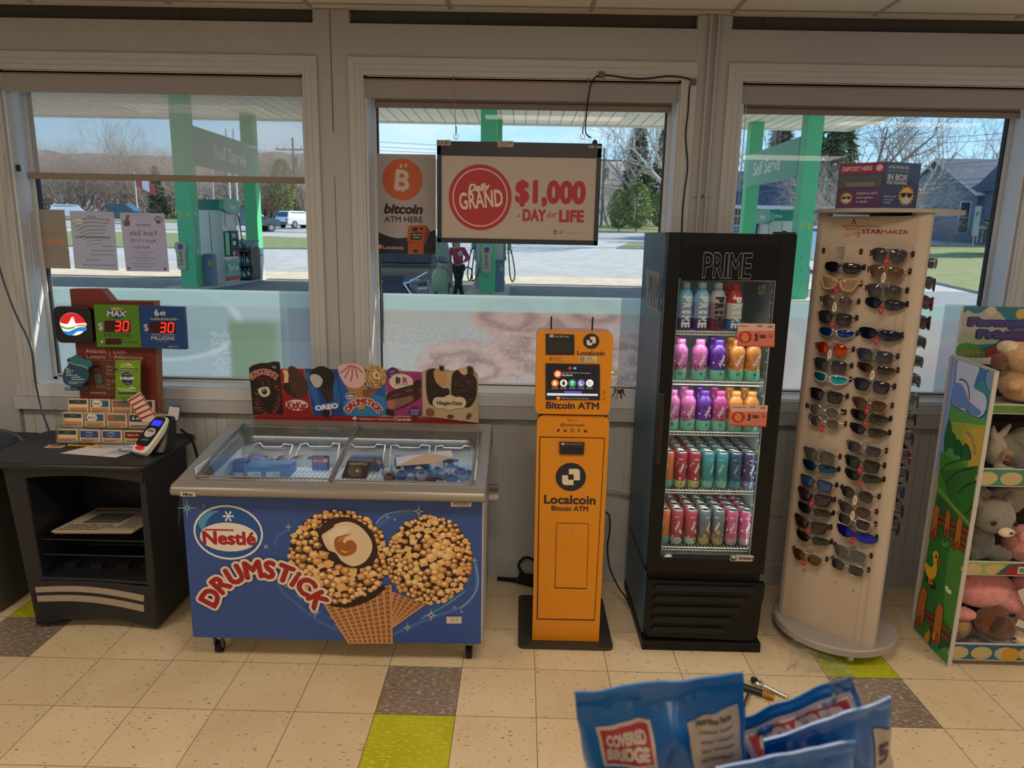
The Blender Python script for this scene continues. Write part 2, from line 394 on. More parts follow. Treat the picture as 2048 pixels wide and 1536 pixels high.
# ================================================================== the room
WALL = mat('painted_wall', 'abadb0', .62, bump=(60, .05)); WALL2 = mat('painted_trim', 'b6b9bd', .45)
VINYL = mat('vinyl_frame', 'cfd4da', .35); GASK = mat('dark_gasket', '1b1c1e', .6)
PANEL = mat('grey_panelling', 'bfc2c4', .5, bump=(160, .12)); BAND = mat('dark_ceiling_band', '4b4a48', .7)
def tile_mat(name, c1, c2, fleck, flk=.035, dens=.62):
    m = mat(name, c1, .32); t = m.node_tree; b = t.nodes['Principled BSDF']; N = t.nodes.new; K = t.links.new
    tc = N('ShaderNodeTexCoord')
    # base mottling
    n1 = N('ShaderNodeTexNoise'); n1.inputs['Scale'].default_value = 3.2; n1.inputs['Detail'].default_value = 4; K(tc.outputs['Object'], n1.inputs[0])
    r1 = N('ShaderNodeValToRGB'); r1.color_ramp.elements[0].position = .35; r1.color_ramp.elements[1].position = .65
    r1.color_ramp.elements[0].color = (*lin(c1), 1); r1.color_ramp.elements[1].color = (*lin(c2), 1); K(n1.outputs[0], r1.inputs[0])
    # flecks: the grain direction turns by a quarter from tile to tile
    mo = N('ShaderNodeVectorMath'); mo.operation = 'DIVIDE'; mo.inputs[1].default_value = (.3048, .3048, 1); K(tc.outputs['Object'], mo.inputs[0])
    fl = N('ShaderNodeVectorMath'); fl.operation = 'FLOOR'; K(mo.outputs[0], fl.inputs[0])
    wn_ = N('ShaderNodeTexWhiteNoise'); K(fl.outputs[0], wn_.inputs[0])
    out = []
    for rot in (0, pi/2):
        mp = N('ShaderNodeMapping'); mp.inputs['Scale'].default_value = (38, 140, 1) ; mp.inputs['Rotation'].default_value = (0, 0, rot); K(tc.outputs['Object'], mp.inputs[0])
        nn = N('ShaderNodeTexNoise'); nn.inputs['Scale'].default_value = 1.; nn.inputs['Detail'].default_value = 1.; K(mp.outputs[0], nn.inputs[0])
        out.append(nn)
    pick = N('ShaderNodeMath'); pick.operation = 'GREATER_THAN'; pick.inputs[1].default_value = .5; K(wn_.outputs[0], pick.inputs[0])
    mv = N('ShaderNodeMix'); mv.data_type = 'FLOAT'; K(pick.outputs[0], mv.inputs[0]); K(out[0].outputs[0], mv.inputs[2]); K(out[1].outputs[0], mv.inputs[3])
    th = N('ShaderNodeMapRange'); th.inputs[1].default_value = dens; th.inputs[2].default_value = dens+flk; K(mv.outputs[0], th.inputs[0])
    mx = N('ShaderNodeMix'); mx.data_type = 'RGBA'; mx.inputs[7].default_value = (*lin(fleck), 1); K(th.outputs[0], mx.inputs[0]); K(r1.outputs[0], mx.inputs[6])
    # per tile tone
    hv = N('ShaderNodeMapRange'); hv.inputs[3].default_value = .92; hv.inputs[4].default_value = 1.05; K(wn_.outputs[0], hv.inputs[0])
    m2 = N('ShaderNodeMix'); m2.data_type = 'RGBA'; m2.blend_type = 'MULTIPLY'; m2.inputs[0].default_value = 1; K(mx.outputs[2], m2.inputs[6]); K(hv.outputs[0], m2.inputs[7])
    # seams
    fr = N('ShaderNodeVectorMath'); fr.operation = 'FRACTION'; K(mo.outputs[0], fr.inputs[0]); sp = N('ShaderNodeSeparateXYZ'); K(fr.outputs[0], sp.inputs[0])
    def edge(sock):
        a = N('ShaderNodeMath'); a.operation = 'SUBTRACT'; a.inputs[1].default_value = .5; K(sock, a.inputs[0])
        c = N('ShaderNodeMath'); c.operation = 'ABSOLUTE'; K(a.outputs[0], c.inputs[0]); return c.outputs[0]
    mxx = N('ShaderNodeMath'); mxx.operation = 'MAXIMUM'; K(edge(sp.outputs[0]), mxx.inputs[0]); K(edge(sp.outputs[1]), mxx.inputs[1])
    ss = N('ShaderNodeMapRange'); ss.inputs[1].default_value = .4945; ss.inputs[2].default_value = .4975; K(mxx.outputs[0], ss.inputs[0])
    m3 = N('ShaderNodeMix'); m3.data_type = 'RGBA'; m3.inputs[7].default_value = (*lin('57422a'), 1); K(ss.outputs[0], m3.inputs[0]); K(m2.outputs[2], m3.inputs[6])
    K(m3.outputs[2], b.inputs['Base Color'])
    return m
TB = tile_mat('beige_floor_tile', 'd9c4a0', 'e2cfae', '6a5338', dens=.684); TG = tile_mat('grey_floor_tile', '7d6e62', '8c7d72', 'b3a89c', .10, .55)
TL = tile_mat('lime_floor_tile', 'aab01a', 'bcc02a', 'd2d24a', .12, .56)
X0, Y0, TS = -2.0408, -.799, .3048
fl = MB()
GREY = {(5, -1), (11, -1), (-1, 0), (-1, -4), (5, -5), (11, -5), (17, -1), (-7, -1)}; LIME = {(5, -2), (11, 0), (-1, 1), (-1, -5), (5, -6), (17, -2)}
for c in range(-9, 26):
    for r in range(-26, 3):
        y1 = min((r+1)*TS, 2.72*TS)
        m = TG if (c, r) in GREY else TL if (c, r) in LIME else TB
        fl.add(m, [(c*TS, r*TS, 0), ((c+1)*TS, r*TS, 0), ((c+1)*TS, y1, 0), (c*TS, y1, 0)], [(0, 1, 2, 3)])
o = mk('floor', fl, local=True, loc=(X0, Y0, 0), kind='structure')
# ceiling with lay-in tiles
ct = noise_mat('acoustic_tile', 'd8d2c8', 'a49c90', 85, .9, (1, 2.6, 1), .60, .70, .12)
cg = mat('ceiling_grid', 'a39c92', .5)
ce = MB(); xs = [-5.0+.627*i+.0045 for i in range(20)]
ce.add(ct, [(-5, -8.6, 2.76), (7, -8.6, 2.76), (7, .02, 2.76), (-5, .02, 2.76)], [(3, 2, 1, 0)])
ce.add(cg, [(-5, -8.6, 2.9), (7, -8.6, 2.9), (7, .3, 2.9), (-5, .3, 2.9)], [(0, 1, 2, 3)])
for i in range(-7, 15):
    x = -.34+.627*(i)-.011
    if -5 < x < 6.9: ce.bb(cg, x, x+.022, -8.6, -.02, 2.7585, 2.7605)
for j in range(15):
    y = -.06-.61*j; ce.bb(cg, -5, 7, y-.022, y, 2.7586, 2.7606)
mk('ceiling', ce, kind='structure')
# --- window wall
WIN = [(-2.425, -1.02), (-.74, .712), (.99, 2.335)]; ZB, ZT = 1.0, 2.48; TH = .20
w = MB()
w.bb(WALL, -5, 7, 0, TH, 2.48, 2.70)                         # fascia
w.bb(BAND, -5, 7, .035, TH, 2.70, 2.80)
for a, b in ((-5, WIN[0][0]), (WIN[0][1], WIN[1][0]), (WIN[1][1], WIN[2][0]), (WIN[2][1], 7)): w.bb(WALL, a, b, .0005, TH, .88, 2.48)
for a, b in ((-5, -2.53), (-.965, -.80), (.77, .925), (2.42, 7)): w.bb(WALL, a, b, -.001, TH, 2.48, 2.757)
w.bb(WALL2, -2.53, 7, .0004, TH, .88, 1.0); w.bb(WALL2, -2.53, 7, -.028, .01, .875, .938)
w.bb(WALL, -5, -2.53, -.001, TH, 0, .88)
w.bb(PANEL, -2.53, 7, .03, TH, 0, .88)
x = -2.53
while x < 6.9:
    w.bb(PANEL, x+.0012, x+.0538, .026, .035, .1, .875); x += .055
for cx in (-1.57, -.265, 1.07):                              # seams in the dark band
    w.bb(GASK, cx-.002, cx+.002, .033, .036, 2.70, 2.757)
# crack in the left post
w.bb(GASK, -.888, -.8855, -.0022, 0, 2.23, 2.756); w.bb(GASK, -.8885, -.8865, -.0008, .0006, 1.0, 2.03)
mk('wall_back', w, kind='structure')
bs = MB(); bs.bb(WALL2, -2.53, 7, -.004, .025, 0, .10); bs.bb(WALL2, -2.53, 7, .0, .025, .10, .112)
mk('baseboard_back', bs, kind='structure', bevel=.003)
for nm, a in (('wall_left', (-5.1, -5, -8.6, .2)), ('wall_right', (7, 7.1, -8.6, .2)), ('wall_front', (-5, 7, -8.7, -8.6))):
    q = MB(); q.bb(WALL, a[0], a[1], a[2], a[3], 0, 2.9); mk(nm, q, kind='structure')
# --- windows: trim, jambs, frame, pane, printed film
PANE = glass_mat('window_glass', 'f2f7f4', .022)
def film_fn(k):
    B = random.Random(5)
    buns = [(.30, .15, .20), (.62, .42, .24), (.93, .25, .2), (.47, .80, .16), (.78, .85, .14)]
    def base(u, v):
        n = noise.noise(Vector((u*3+k*9, v*2, 1.3)))*.5+.5
        if k == 0:
            c = lerp3((.38, .48, .50), (.46, .55, .54), n)
            d = sqrt(((u-.42)/.30)**2+((v-.62)/.42)**2)       # the cup
            c = lerp3(c, (.33, .43, .42), .7*(1-sstep(.93, 1.02, d)))
            c = lerp3(c, (.62, .70, .68), .8*sstep(.10, .0, abs(d-1.0))*(1 if u > .3 else .3))
            g = sstep(.66, .69, u)*(1-sstep(.83, .93, u))*(1-sstep(.60, .72, v))
            c = lerp3(c, (.22, .31, .19), g)
            sp = noise.noise(Vector((u*90, v*40, 4)))
            if .60 < u < .68 and v < .55 and sp > .12: c = lerp3(c, (.62, .70, .64), .5)
            c = lerp3(c, (.33, .36, .37), .75*sstep(.905, .915, u))
        elif k == 1:
            c = lerp3((.42, .44, .40), (.52, .46, .40), n)
            for a, b, r in buns:
                d = sqrt(((u-a)/r)**2+((v-b)/(r*1.9))**2)
                q = 1-sstep(.86, 1.0, d); rg = .5+.5*sin(d*9+noise.noise(Vector((u*9, v*9, 2)))*3)
                c = lerp3(c, lerp3((.36, .20, .16), (.58, .38, .31), rg), q*.85)
                c = lerp3(c, (.16, .10, .09), .5*sstep(.10, 0, sqrt(((u-a-.03)/1)**2+((v-b-.08)/1.9)**2)*1.8))
            sp = noise.noise(Vector((u*70, v*35, 8)))
            c = lerp3(c, (.70, .60, .56), .35*sstep(.12, .4, sp)*(1-sstep(.6, .8, v)))
        else:
            c = lerp3((.48, .47, .47), (.58, .56, .54), n)
            for a, b, r in ((.62, .55, .16), (.12, .30, .20), (.95, .10, .22)):
                d = sqrt(((u-a)/r)**2+((v-b)/(r*2.2))**2); c = lerp3(c, (.62, .42, .40), .6*(1-sstep(.7, 1.05, d)))
                c = lerp3(c, (.64, .58, .42), .6*sstep(.16, 0, abs(d-1.05)))
            c = lerp3(c, (.36, .45, .38), .6*(1-sstep(.0, .30, v-(u-.7)*.5))*sstep(.7, .8, u))
        c = lerp3(c, (.46, .66, .60), .75*sstep(.80, .83, v))
        c = lerp3(c, (.62, .78, .72), .6*sstep(.965, .975, v))
        return tuple(min(1, q*1.22) for q in c)
    return base
FILM = attr_mat('printed_frosted_film', .5, .62, .93)
for k, (a, b) in enumerate(WIN):
    t = MB()
    ow, zt, zb = .068, 2.557, .94
    F = Frame((0, -.0, 0))
    # mitred casing
    for pts in ([(a-ow, zt), (b+ow, zt), (b, ZT), (a, ZT)], [(a-ow, zb), (a-ow, zt), (a, ZT), (a, zb)], [(b+ow, zt), (b+ow, zb), (b, zb), (b, ZT)]):
        t.prism(WALL2, pts, F, 0, .013)
    for dx in (.03, .055):                                 # casing steps
        for x in (a-ow+dx, b+ow-dx): t.bb(WALL, x-.001, x+.001, -.0142, -.012, zb, zt-dx)
        t.bb(WALL, a-ow+dx, b+ow-dx, -.0142, -.012, zt-dx-.001, zt-dx+.001)
    t.bb(VINYL, a, b, -.016, .15, zb, ZB-.004)
    mk('trim_%d' % (k+1), t, kind='structure')
    win = bpy.data.objects.new('window_%d' % (k+1), None); COL.objects.link(win); win.matrix_world = Matrix.Translation(((a+b)/2, .1, ZB)); W_[win.name] = win.matrix_world.copy(); win['kind'] = 'structure'
    f = MB(); d0, d1 = .005, .175
    f.bb(VINYL, a-.001, a+.012, d0, d1, ZB-.005, ZT); f.bb(VINYL, b-.012, b+.001, d0, d1, ZB-.005, ZT)
    f.bb(VINYL, a, b, d0, d1, ZT-.012, ZT+.001); f.bb(VINYL, a, b, d0, d1, ZB-.006, ZB+.002)
    for x0, x1 in ((a+.012, a+.030), (b-.030, b-.012)): f.bb(VINYL, x0, x1, .12, .165, ZB, ZT)
    f.bb(VINYL, a, b, .12, .165, ZB, ZB+.014)
    for x0, x1 in ((a+.030, a+.036), (b-.036, b-.030)): f.bb(GASK, x0, x1, .128, .155, ZB, ZT)
    f.bb(GASK, a, b, .128, .155, ZB+.014, ZB+.020); f.bb(VINYL, a+.03, b-.03, .124, .13, ZB+.020, ZB+.028)
    mk('window_frame', f, win, kind='structure')
    g = MB(); g.add(PANE, [(a+.03, .14, ZB+.01), (b-.03, .14, ZB+.01), (b-.03, .14, ZT), (a+.03, .14, ZT)], [(0, 1, 2, 3)])
    mk('window_pane', g, win, kind='structure')
    g = MB(); grid_print(g, FILM, Frame((0, .136, 0)), a+.045, ZB+.024, b-.045, 1.478, 150, 56, film_fn(k))
    mk('window_film', g, win, kind='structure', smooth=180)
# --- ceiling fixtures behind and above the camera
lf = mat('lamp_diffuser', 'fff4e4', .5, emit='ffc888', es=1.1)
for i, (lx, ly) in enumerate(LAMPS):
    th = thing('ceiling_light', 'recessed ceiling light panel, ' + ('row nearer the windows' if ly > -3 else 'row at the back of the shop') + ', ' + ('left' if lx < -1 else 'middle' if lx < 1 else 'right'), 'ceiling light', (lx, ly, 2.75), 0, 'recessed ceiling lights')
    q = MB()
    for s_ in (-1, 1): q.bb(M_W, lx-.6, lx+.6, ly+s_*.30-.012, ly+s_*.30+.012, 2.742, 2.7602); q.bb(M_W, lx+s_*.6-.012, lx+s_*.6+.012, ly-.31, ly+.31, 2.742, 2.7602)
    mk('frame', q, th)
    q = MB(); q.bb(lf, lx-.585, lx+.585, ly-.288, ly+.288, 2.7515, 2.7602); mk('diffuser', q, th)
# --- added eave over the windows, unseen, its depth set to hold back the sun
q = MB(); q.bb(mat('added_eave_soffit', 'd8d4c8', .7), -6, 8, .2, .66, 2.75, 2.95); mk('added_sun_eave', q, kind='structure')
# --- roller blinds
BF = glass_mat('blind_mesh_fabric', 'ffffff', .0, .5, .52, 'ccc6c0', .35); BV = mat('blind_valance_fabric', '98969a', .85, bump=(300, .2)); BB = mat('blind_bottom_bar', '857a70', .6)
BFW = noise_mat('blind_woven', 'c0b6a8', '8f8678', 240, .9, (1, 1, 2.5))
for k, (a, b) in enumerate(WIN):
    drop = (2.0, 2.353, 2.353)[k]
    th = thing('roller_blind', ('half lowered mesh roller blind on the left window', 'rolled up blind above the lottery sign in the middle window', 'rolled up blind above the sunglasses stand in the right window')[k], 'blind', ((a+b)/2, .03, drop), 0, 'roller blinds on the shop windows')
    q = MB(); q.bb(BV, a+.004, b-.004, .004, .012, 2.385, 2.476); q.bb(BV, a+.004, b-.004, .004, .06, 2.466, 2.476); q.bb(mat('blind_red_hem', '8a5f4c', .8), a+.006, b-.006, .0032, .004, 2.462, 2.469)
    mk('valance', q, th)
    i0, i1 = a+.035, b-.025
    q = MB(); q.cyl(BFW, (i0, .05, 2.44), (i1, .05, 2.44), .022, n=16); mk('roller_tube', q, th, smooth=40)
    q = MB(); q.add(BF if k == 0 else BFW, [(i0, .066, drop+.028), (i1, .066, drop+.028), (i1, .066, 2.45), (i0, .066, 2.45)], [(0, 1, 2, 3)]); mk('fabric', q, th)
    q = MB(); q.box(BB, ((i0+i1)/2, .066, drop+.014), (i1-i0, .012, .029)); mk('bottom_bar', q, th, bevel=.003)
    q = MB(); cxs = a+.02
    q.tube(mat('bead_chain_white', 'b9c2c8', .4), [(cxs, .03, 2.4), (cxs+.001, .03, 1.8), (cxs+.004, .028, 1.32), (cxs+.012, .027, 1.295), (cxs+.02, .028, 1.32), (cxs+.017, .03, 1.9), (cxs+.015, .03, 2.4)], .0022, 5)
    if k == 0: q.bb(M_K, cxs-.006, cxs+.008, .02, .032, 2.03, 2.06)
    mk('bead_chain', q, th)
# ================================================================== survey helper: image measurements turned into metres on a known surface
class PR:
    """draws on frame fr of mesh mb; positions are measured on the photograph and converted to metres on that surface"""
    def __init__(s, mb, fr, ox=0, oy=0, k=1.):
        s.mb = mb; s.fr = fr; s.ox = ox; s.oy = oy; s.k = k; s.h = .001
    def g(s, X, Y):
        px = s.ox+X*s.k; py = s.oy+Y*s.k
        d = _f+_r2*((px-1024)/1420)-_u2*((py-768)/1420); c = Vector((0, -3.463, 1.7777))
        t = (s.fr.o-c).dot(s.fr.n)/d.dot(s.fr.n); p = c+d*t-s.fr.o
        return (p.dot(s.fr.ux), p.dot(s.fr.uy))
    def sc(s, X, Y):
        a = s.g(X, Y+5); b = s.g(X, Y-5); c = s.g(X+5, Y); d = s.g(X-5, Y)
        return (sqrt((c[0]-d[0])**2+(c[1]-d[1])**2)/10, sqrt((a[0]-b[0])**2+(a[1]-b[1])**2)/10)
    def hh(s, h):
        if h is None: s.h += .00004; return s.h
        return h
    def p(s, m, pts, h=None): s.mb.dp(m, s.fr, [s.g(*q) for q in pts], s.hh(h)); return s
    def r(s, m, x0, y0, x1, y1, h=None): return s.p(m, [(x0, y0), (x1, y0), (x1, y1), (x0, y1)], h)
    def d(s, m, x, y, rx, ry=None, h=None, rot=0, n=28, a0=0, a1=2*pi):
        sx, sy = s.sc(x, y); u, v = s.g(x, y); s.mb.dd(m, s.fr, u, v, rx*sx, (rx if ry is None else ry)*sy, s.hh(h), n, a0, a1, rot); return s
    def t(s, m, txt, x, y, size, w=None, h=None, al='c', bold=0., shear=0., rot=0., mirror=False, spacing=1.):
        sx, sy = s.sc(x, y); u, v = s.g(x, y); s.mb.tx(m, s.fr, txt, u, v, size*sy, s.hh(h), al, bold, shear, rot, None if w is None else w*sx, spacing, mirror); return s
    def s_(s, m, pts, w, h=None):
        sx, sy = s.sc(*pts[0]); s.mb.ds(m, s.fr, [s.g(*q) for q in pts], w*sx, s.hh(h)); return s
    def arc(s, m, txt, x, y, r, a0, a1, size, h=None, bold=0.):
        sx, sy = s.sc(x, y); u, v = s.g(x, y); s.mb.arc(m, s.fr, txt, u, v, r*sx, a0, a1, size*sy, s.hh(h), bold); return s
    def bars(s, m, x0, y0, x1, y1, seed=1, n=28):
        a = s.g(x0, y1); b = s.g(x1, y0); s.mb.bars(m, s.fr, a[0], a[1], b[0], b[1], s.hh(None), seed, n); return s
    def lines(s, m, x0, y0, x1, y1, n, seed=1, t=.5, al='l'):
        a = s.g(x0, y1); b = s.g(x1, y0); s.mb.lines(m, s.fr, a[0], a[1], b[0], b[1], n, seed, s.hh(None), t, al); return s
def FY(y): return Frame((0, y, 0))
def curve(pts, n=6):
    """smooth closed outline through points (Catmull-Rom)"""
    k = len(pts); out = []
    for i in range(k):
        p0, p1, p2, p3 = pts[i-1], pts[i], pts[(i+1) % k], pts[(i+2) % k]
        for j in range(n):
            t = j/n; out.append(tuple(.5*((2*b)+(-a+c)*t+(2*a-5*b+4*c-d)*t*t+(-a+3*b-3*c+d)*t**3) for a, b, c, d in zip(p0, p1, p2, p3)))
    return out
def ocurve(pts, n=6):
    q = [pts[0]]+list(pts)+[pts[-1]]; out = []
    for i in range(1, len(q)-2):
        p0, p1, p2, p3 = q[i-1], q[i], q[i+1], q[i+2]
        for j in range(n):
            t = j/n; out.append(tuple(.5*((2*b)+(-a+c)*t+(2*a-5*b+4*c-d)*t*t+(-a+3*b-3*c+d)*t**3) for a, b, c, d in zip(p0, p1, p2, p3)))
    return out+[tuple(pts[-1])]

# ================================================================== black merchandiser cabinet on the left
DK = mat('cabinet_black', '1c1e25', .42, bump=(90, .05)); DKI = mat('cabinet_inside', '101013', .6)
cab = thing('magazine_cabinet', 'black plastic magazine cabinet with wire shelves, carrying the lottery slips and scanner', 'cabinet', (-1.95, -.3, 0))
xl, xr, yf, yb, zt = -2.20, -1.60, -.58, -.19, .79
F = FY(0)
q = MB()
q.prism(DK, [(-2.155, .02), (-1.595, .02), (xr, .76), (-2.215, .76), (-2.20, .50)], FY(yb), 0, .02)   # back
for s_, pts in ((0, [(-2.155, .02), (-2.085, .02), (-2.10, .30), (-2.118, .72), (-2.215, .76), (-2.19, .45)]), (1, [(-1.655, .02), (-1.593, .02), (-1.598, .76), (-1.625, .76), (-1.635, .30)])):
    q.prism(DK, pts, FY(yf), -(yb-yf-.02), 0)
mk('body', q, cab, bevel=.012)
def arcpts(x0, x1, z0, z1, sag, n=12): return [(x0+(x1-x0)*i/n, z0+(z1-z0)*i/n+sag*sin(pi*i/n)) for i in range(n+1)]
q = MB()
q.prism(DK, arcpts(-2.14, -1.605, .712, .705, .022)+[(-1.60, .762), (-2.20, .762)], FY(yf-.012), -.06, 0)
mk('front_rail', q, cab, bevel=.006)
q = MB()
q.prism(DK, arcpts(-2.155, -1.60, .012, .012, .045)+arcpts(-1.60, -2.12, .215, .235, .012), FY(yf-.006), -.08, 0)
q.prism(DK, arcpts(-2.12, -1.62, .235, .225, .006)+arcpts(-1.62, -2.12, .24, .252, .006), FY(yf), -.10, .004)
mk('base_rail', q, cab, bevel=.008)
q = MB(); st = mat('warm_silver_stripe', 'aa9f90', .45, .3)
q.prism(st, arcpts(-2.13, -1.645, .205, .178, .022)+arcpts(-1.648, -2.128, .148, .180, .022), FY(yf-.0065), 0, .003)
q.prism(st, arcpts(-2.128, -1.65, .163, .130, .022)+arcpts(-1.652, -2.125, .098, .135, .022), FY(yf-.0065), 0, .003)
mk('stripe', q, cab)
q = MB(); P = [(x, y) for x, y in rrect(-2.33, -.62, -1.575, -.10, .05)]
q.prism(DK, P, Frame((0, 0, .762), (1, 0, 0), (0, 1, 0)), 0, .028)
mk('top_panel', q, cab, bevel=.010, smooth=40)
q = MB(); q.prism(DKI, [(-2.10, -.56), (-1.63, -.56), (-1.63, -.21), (-2.16, -.21)], Frame((0, 0, .24), (1, 0, 0), (0, 1, 0)), 0, .012)
for i in range(4): q.box(DK, (-2.03+.12*i, -.47, .262), (.055, .04, .02))
mk('tray', q, cab)
for z in (.352, .424, .60):
    q = MB(); wm = mat('black_wire', '2a2b2d', .35, .6)
    if z < .5:
        for yy in (-.555, -.44, -.33, -.215): q.cyl(wm, (-2.105, yy, z-.004), (-1.632, yy, z-.004), .0028, n=6)
        for i in range(16): x = -2.095+.030*i; q.cyl(wm, (x, -.557, z), (x, -.215, z), .0016, n=5)
    else:
        q.cyl(wm, (-2.12, -.215, z), (-1.63, -.215, z), .0028, n=6)
    mk('wire_shelf', q, cab)
# newspapers on the wire shelf
NP = mat('newsprint', 'b3a692', .85); NI = mat('newsprint_ink', '2b2926', .8)
for i, (w_, lb, xa) in enumerate(((.36, 'folded newspaper with a landscape photo on the wire shelf of the black cabinet, topmost', 0), (.34, 'folded newspaper lying underneath another one on the black cabinet shelf', .006))):
    z = .4445-.0085*i
    fr = Frame((-2.075+xa, -.52+xa, z), (1, .05, 0), (.10, 1, 0)); q = MB()
    q.prism(NP, [(0, 0), (w_, 0), (w_+.03, .275), (.02, .28)], fr, -.007, 0)
    if i == 0:
        q.dp('4d4a48', fr, [(.07, .09), (.24, .09), (.255, .20), (.085, .205)], .0008); q.dp('5c6150', fr, [(.07, .09), (.24, .09), (.245, .12), (.074, .125)], .0011)
        q.tx(NI, fr, "KINGS COUNTY RE", .20, .242, .024, .001, w=.30, bold=.012); q.dd('8a3a2a', fr, .045, .242, .012, h=.0012)
        q.tx(NI, fr, "TRUSTEES MEET THREE", .13, .065, .012, .001, w=.20, bold=.02); q.tx(NI, fr, "CANDIDATES FOR MAYOR", .14, .042, .012, .001, w=.22, bold=.02)
        q.lines('5a554e', fr, .26, .03, .35, .20, 14, 3, .001, .45); q.lines('5a554e', fr, .02, .01, .30, .03, 2, 4, .001, .45)
    mk('newspaper', q, label=lb, cat='newspaper', group='newspapers on the cabinet shelf')
# bin at the far left
bn = thing('waste_bin', 'dark grey waste bin with a domed lid left of the black cabinet', 'bin', (-2.62, -.3, 0)); q = MB()
q.prism(mat('bin_grey', '4a4a4a', .6), rrect(-2.86, -.50, -2.40, -.06, .06), Frame((0, 0, 0), (1, 0, 0), (0, 1, 0)), 0, .70); mk('body', q, bn, bevel=.01)
q = MB(); fr = Frame((0, 0, .70), (1, 0, 0), (0, 1, 0)); bl = mat('bin_lid_blue_grey', '2b3038', .5)
q.prism(bl, rrect(-2.88, -.52, -2.36, -.04, .07), fr, 0, .06); q.ell(bl, (-2.62, -.28, .75), (.25, .23, .07), nu=24); mk('lid', q, bn, bevel=.01, smooth=50)

# ================================================================== lottery counter display on the cabinet
RED = mat('lottery_red_board', '6e2822', .5); ORG = mat('lottery_edge_board', '9a5d3a', .6)
dy = -.20
dsp = thing('lottery_display', 'tall dark red lottery display board standing on the black cabinet', 'display stand', (-1.85, -.17, .79)); fr = FY(dy); q = MB(); p = PR(q, fr)
out = [p.g(*a) for a in ((139, 578), (202, 578), (222, 602), (308, 603), (312, 690), (316, 862), (166, 862), (154, 720))]
out = [(x, max(z, .791)) for x, z in out]
q.prism(RED, out, fr, -.055, 0, side=ORG)
wt = mat('pale_pink_print', 'c9a39a', .5)
p.h = .0005
p.t(wt, 'Atlantic', 192, 702, 8, w=42, bold=.01); p.t(wt, 'Lottery', 192, 713, 8, w=38, bold=.01); p.r(wt, 219, 697, 220, 716)
p.t(wt, 'Loto', 239, 703, 8, w=24, bold=.01); p.t(wt, 'Atlantique', 256, 714, 8, w=58, bold=.01)
mk('board', q, dsp)
q = MB(); p = PR(q, FY(dy-.004), 0, 700, .19531); br = mat('brown_card', '5b3322', .5); p.h = .001
q.prism(br, [p.g(*a) for a in ((890, 95), (1470, 100), (1500, 470), (900, 462))], p.fr, 0, .003); p.h = .0035
for a in (([(895, 100), (1465, 105)]), ([(905, 455), (1490, 462)])): p.s_('8a6a3c', a, 4)
p.p('3a1d18', [(940, 150), (1030, 150), (1080, 395), (985, 410)]); p.p('6a4438', [(950, 185), (1020, 180), (1035, 225), (960, 230)]); p.p('4f6068', [(958, 240), (1036, 235), (1055, 340), (985, 345)])
for j in range(3):
    for i in range(4): p.p('8a6a55', [(985+i*24, 352+j*16), (1003+i*24, 351+j*16), (1006+i*24, 362+j*16), (989+i*24, 363+j*16)])
for i, tt in enumerate(('One Scan', 'One', 'One w', 'Un geste', 'Un', 'Un n')): p.t(wt, tt, 1095, 165+i*38+(30 if i > 2 else 0), 26, al='l')
p.lines(wt, 930, 430, 1180, 445, 1, 3)
mk('poster_card', q, dsp, label='brown card printed with a phone')
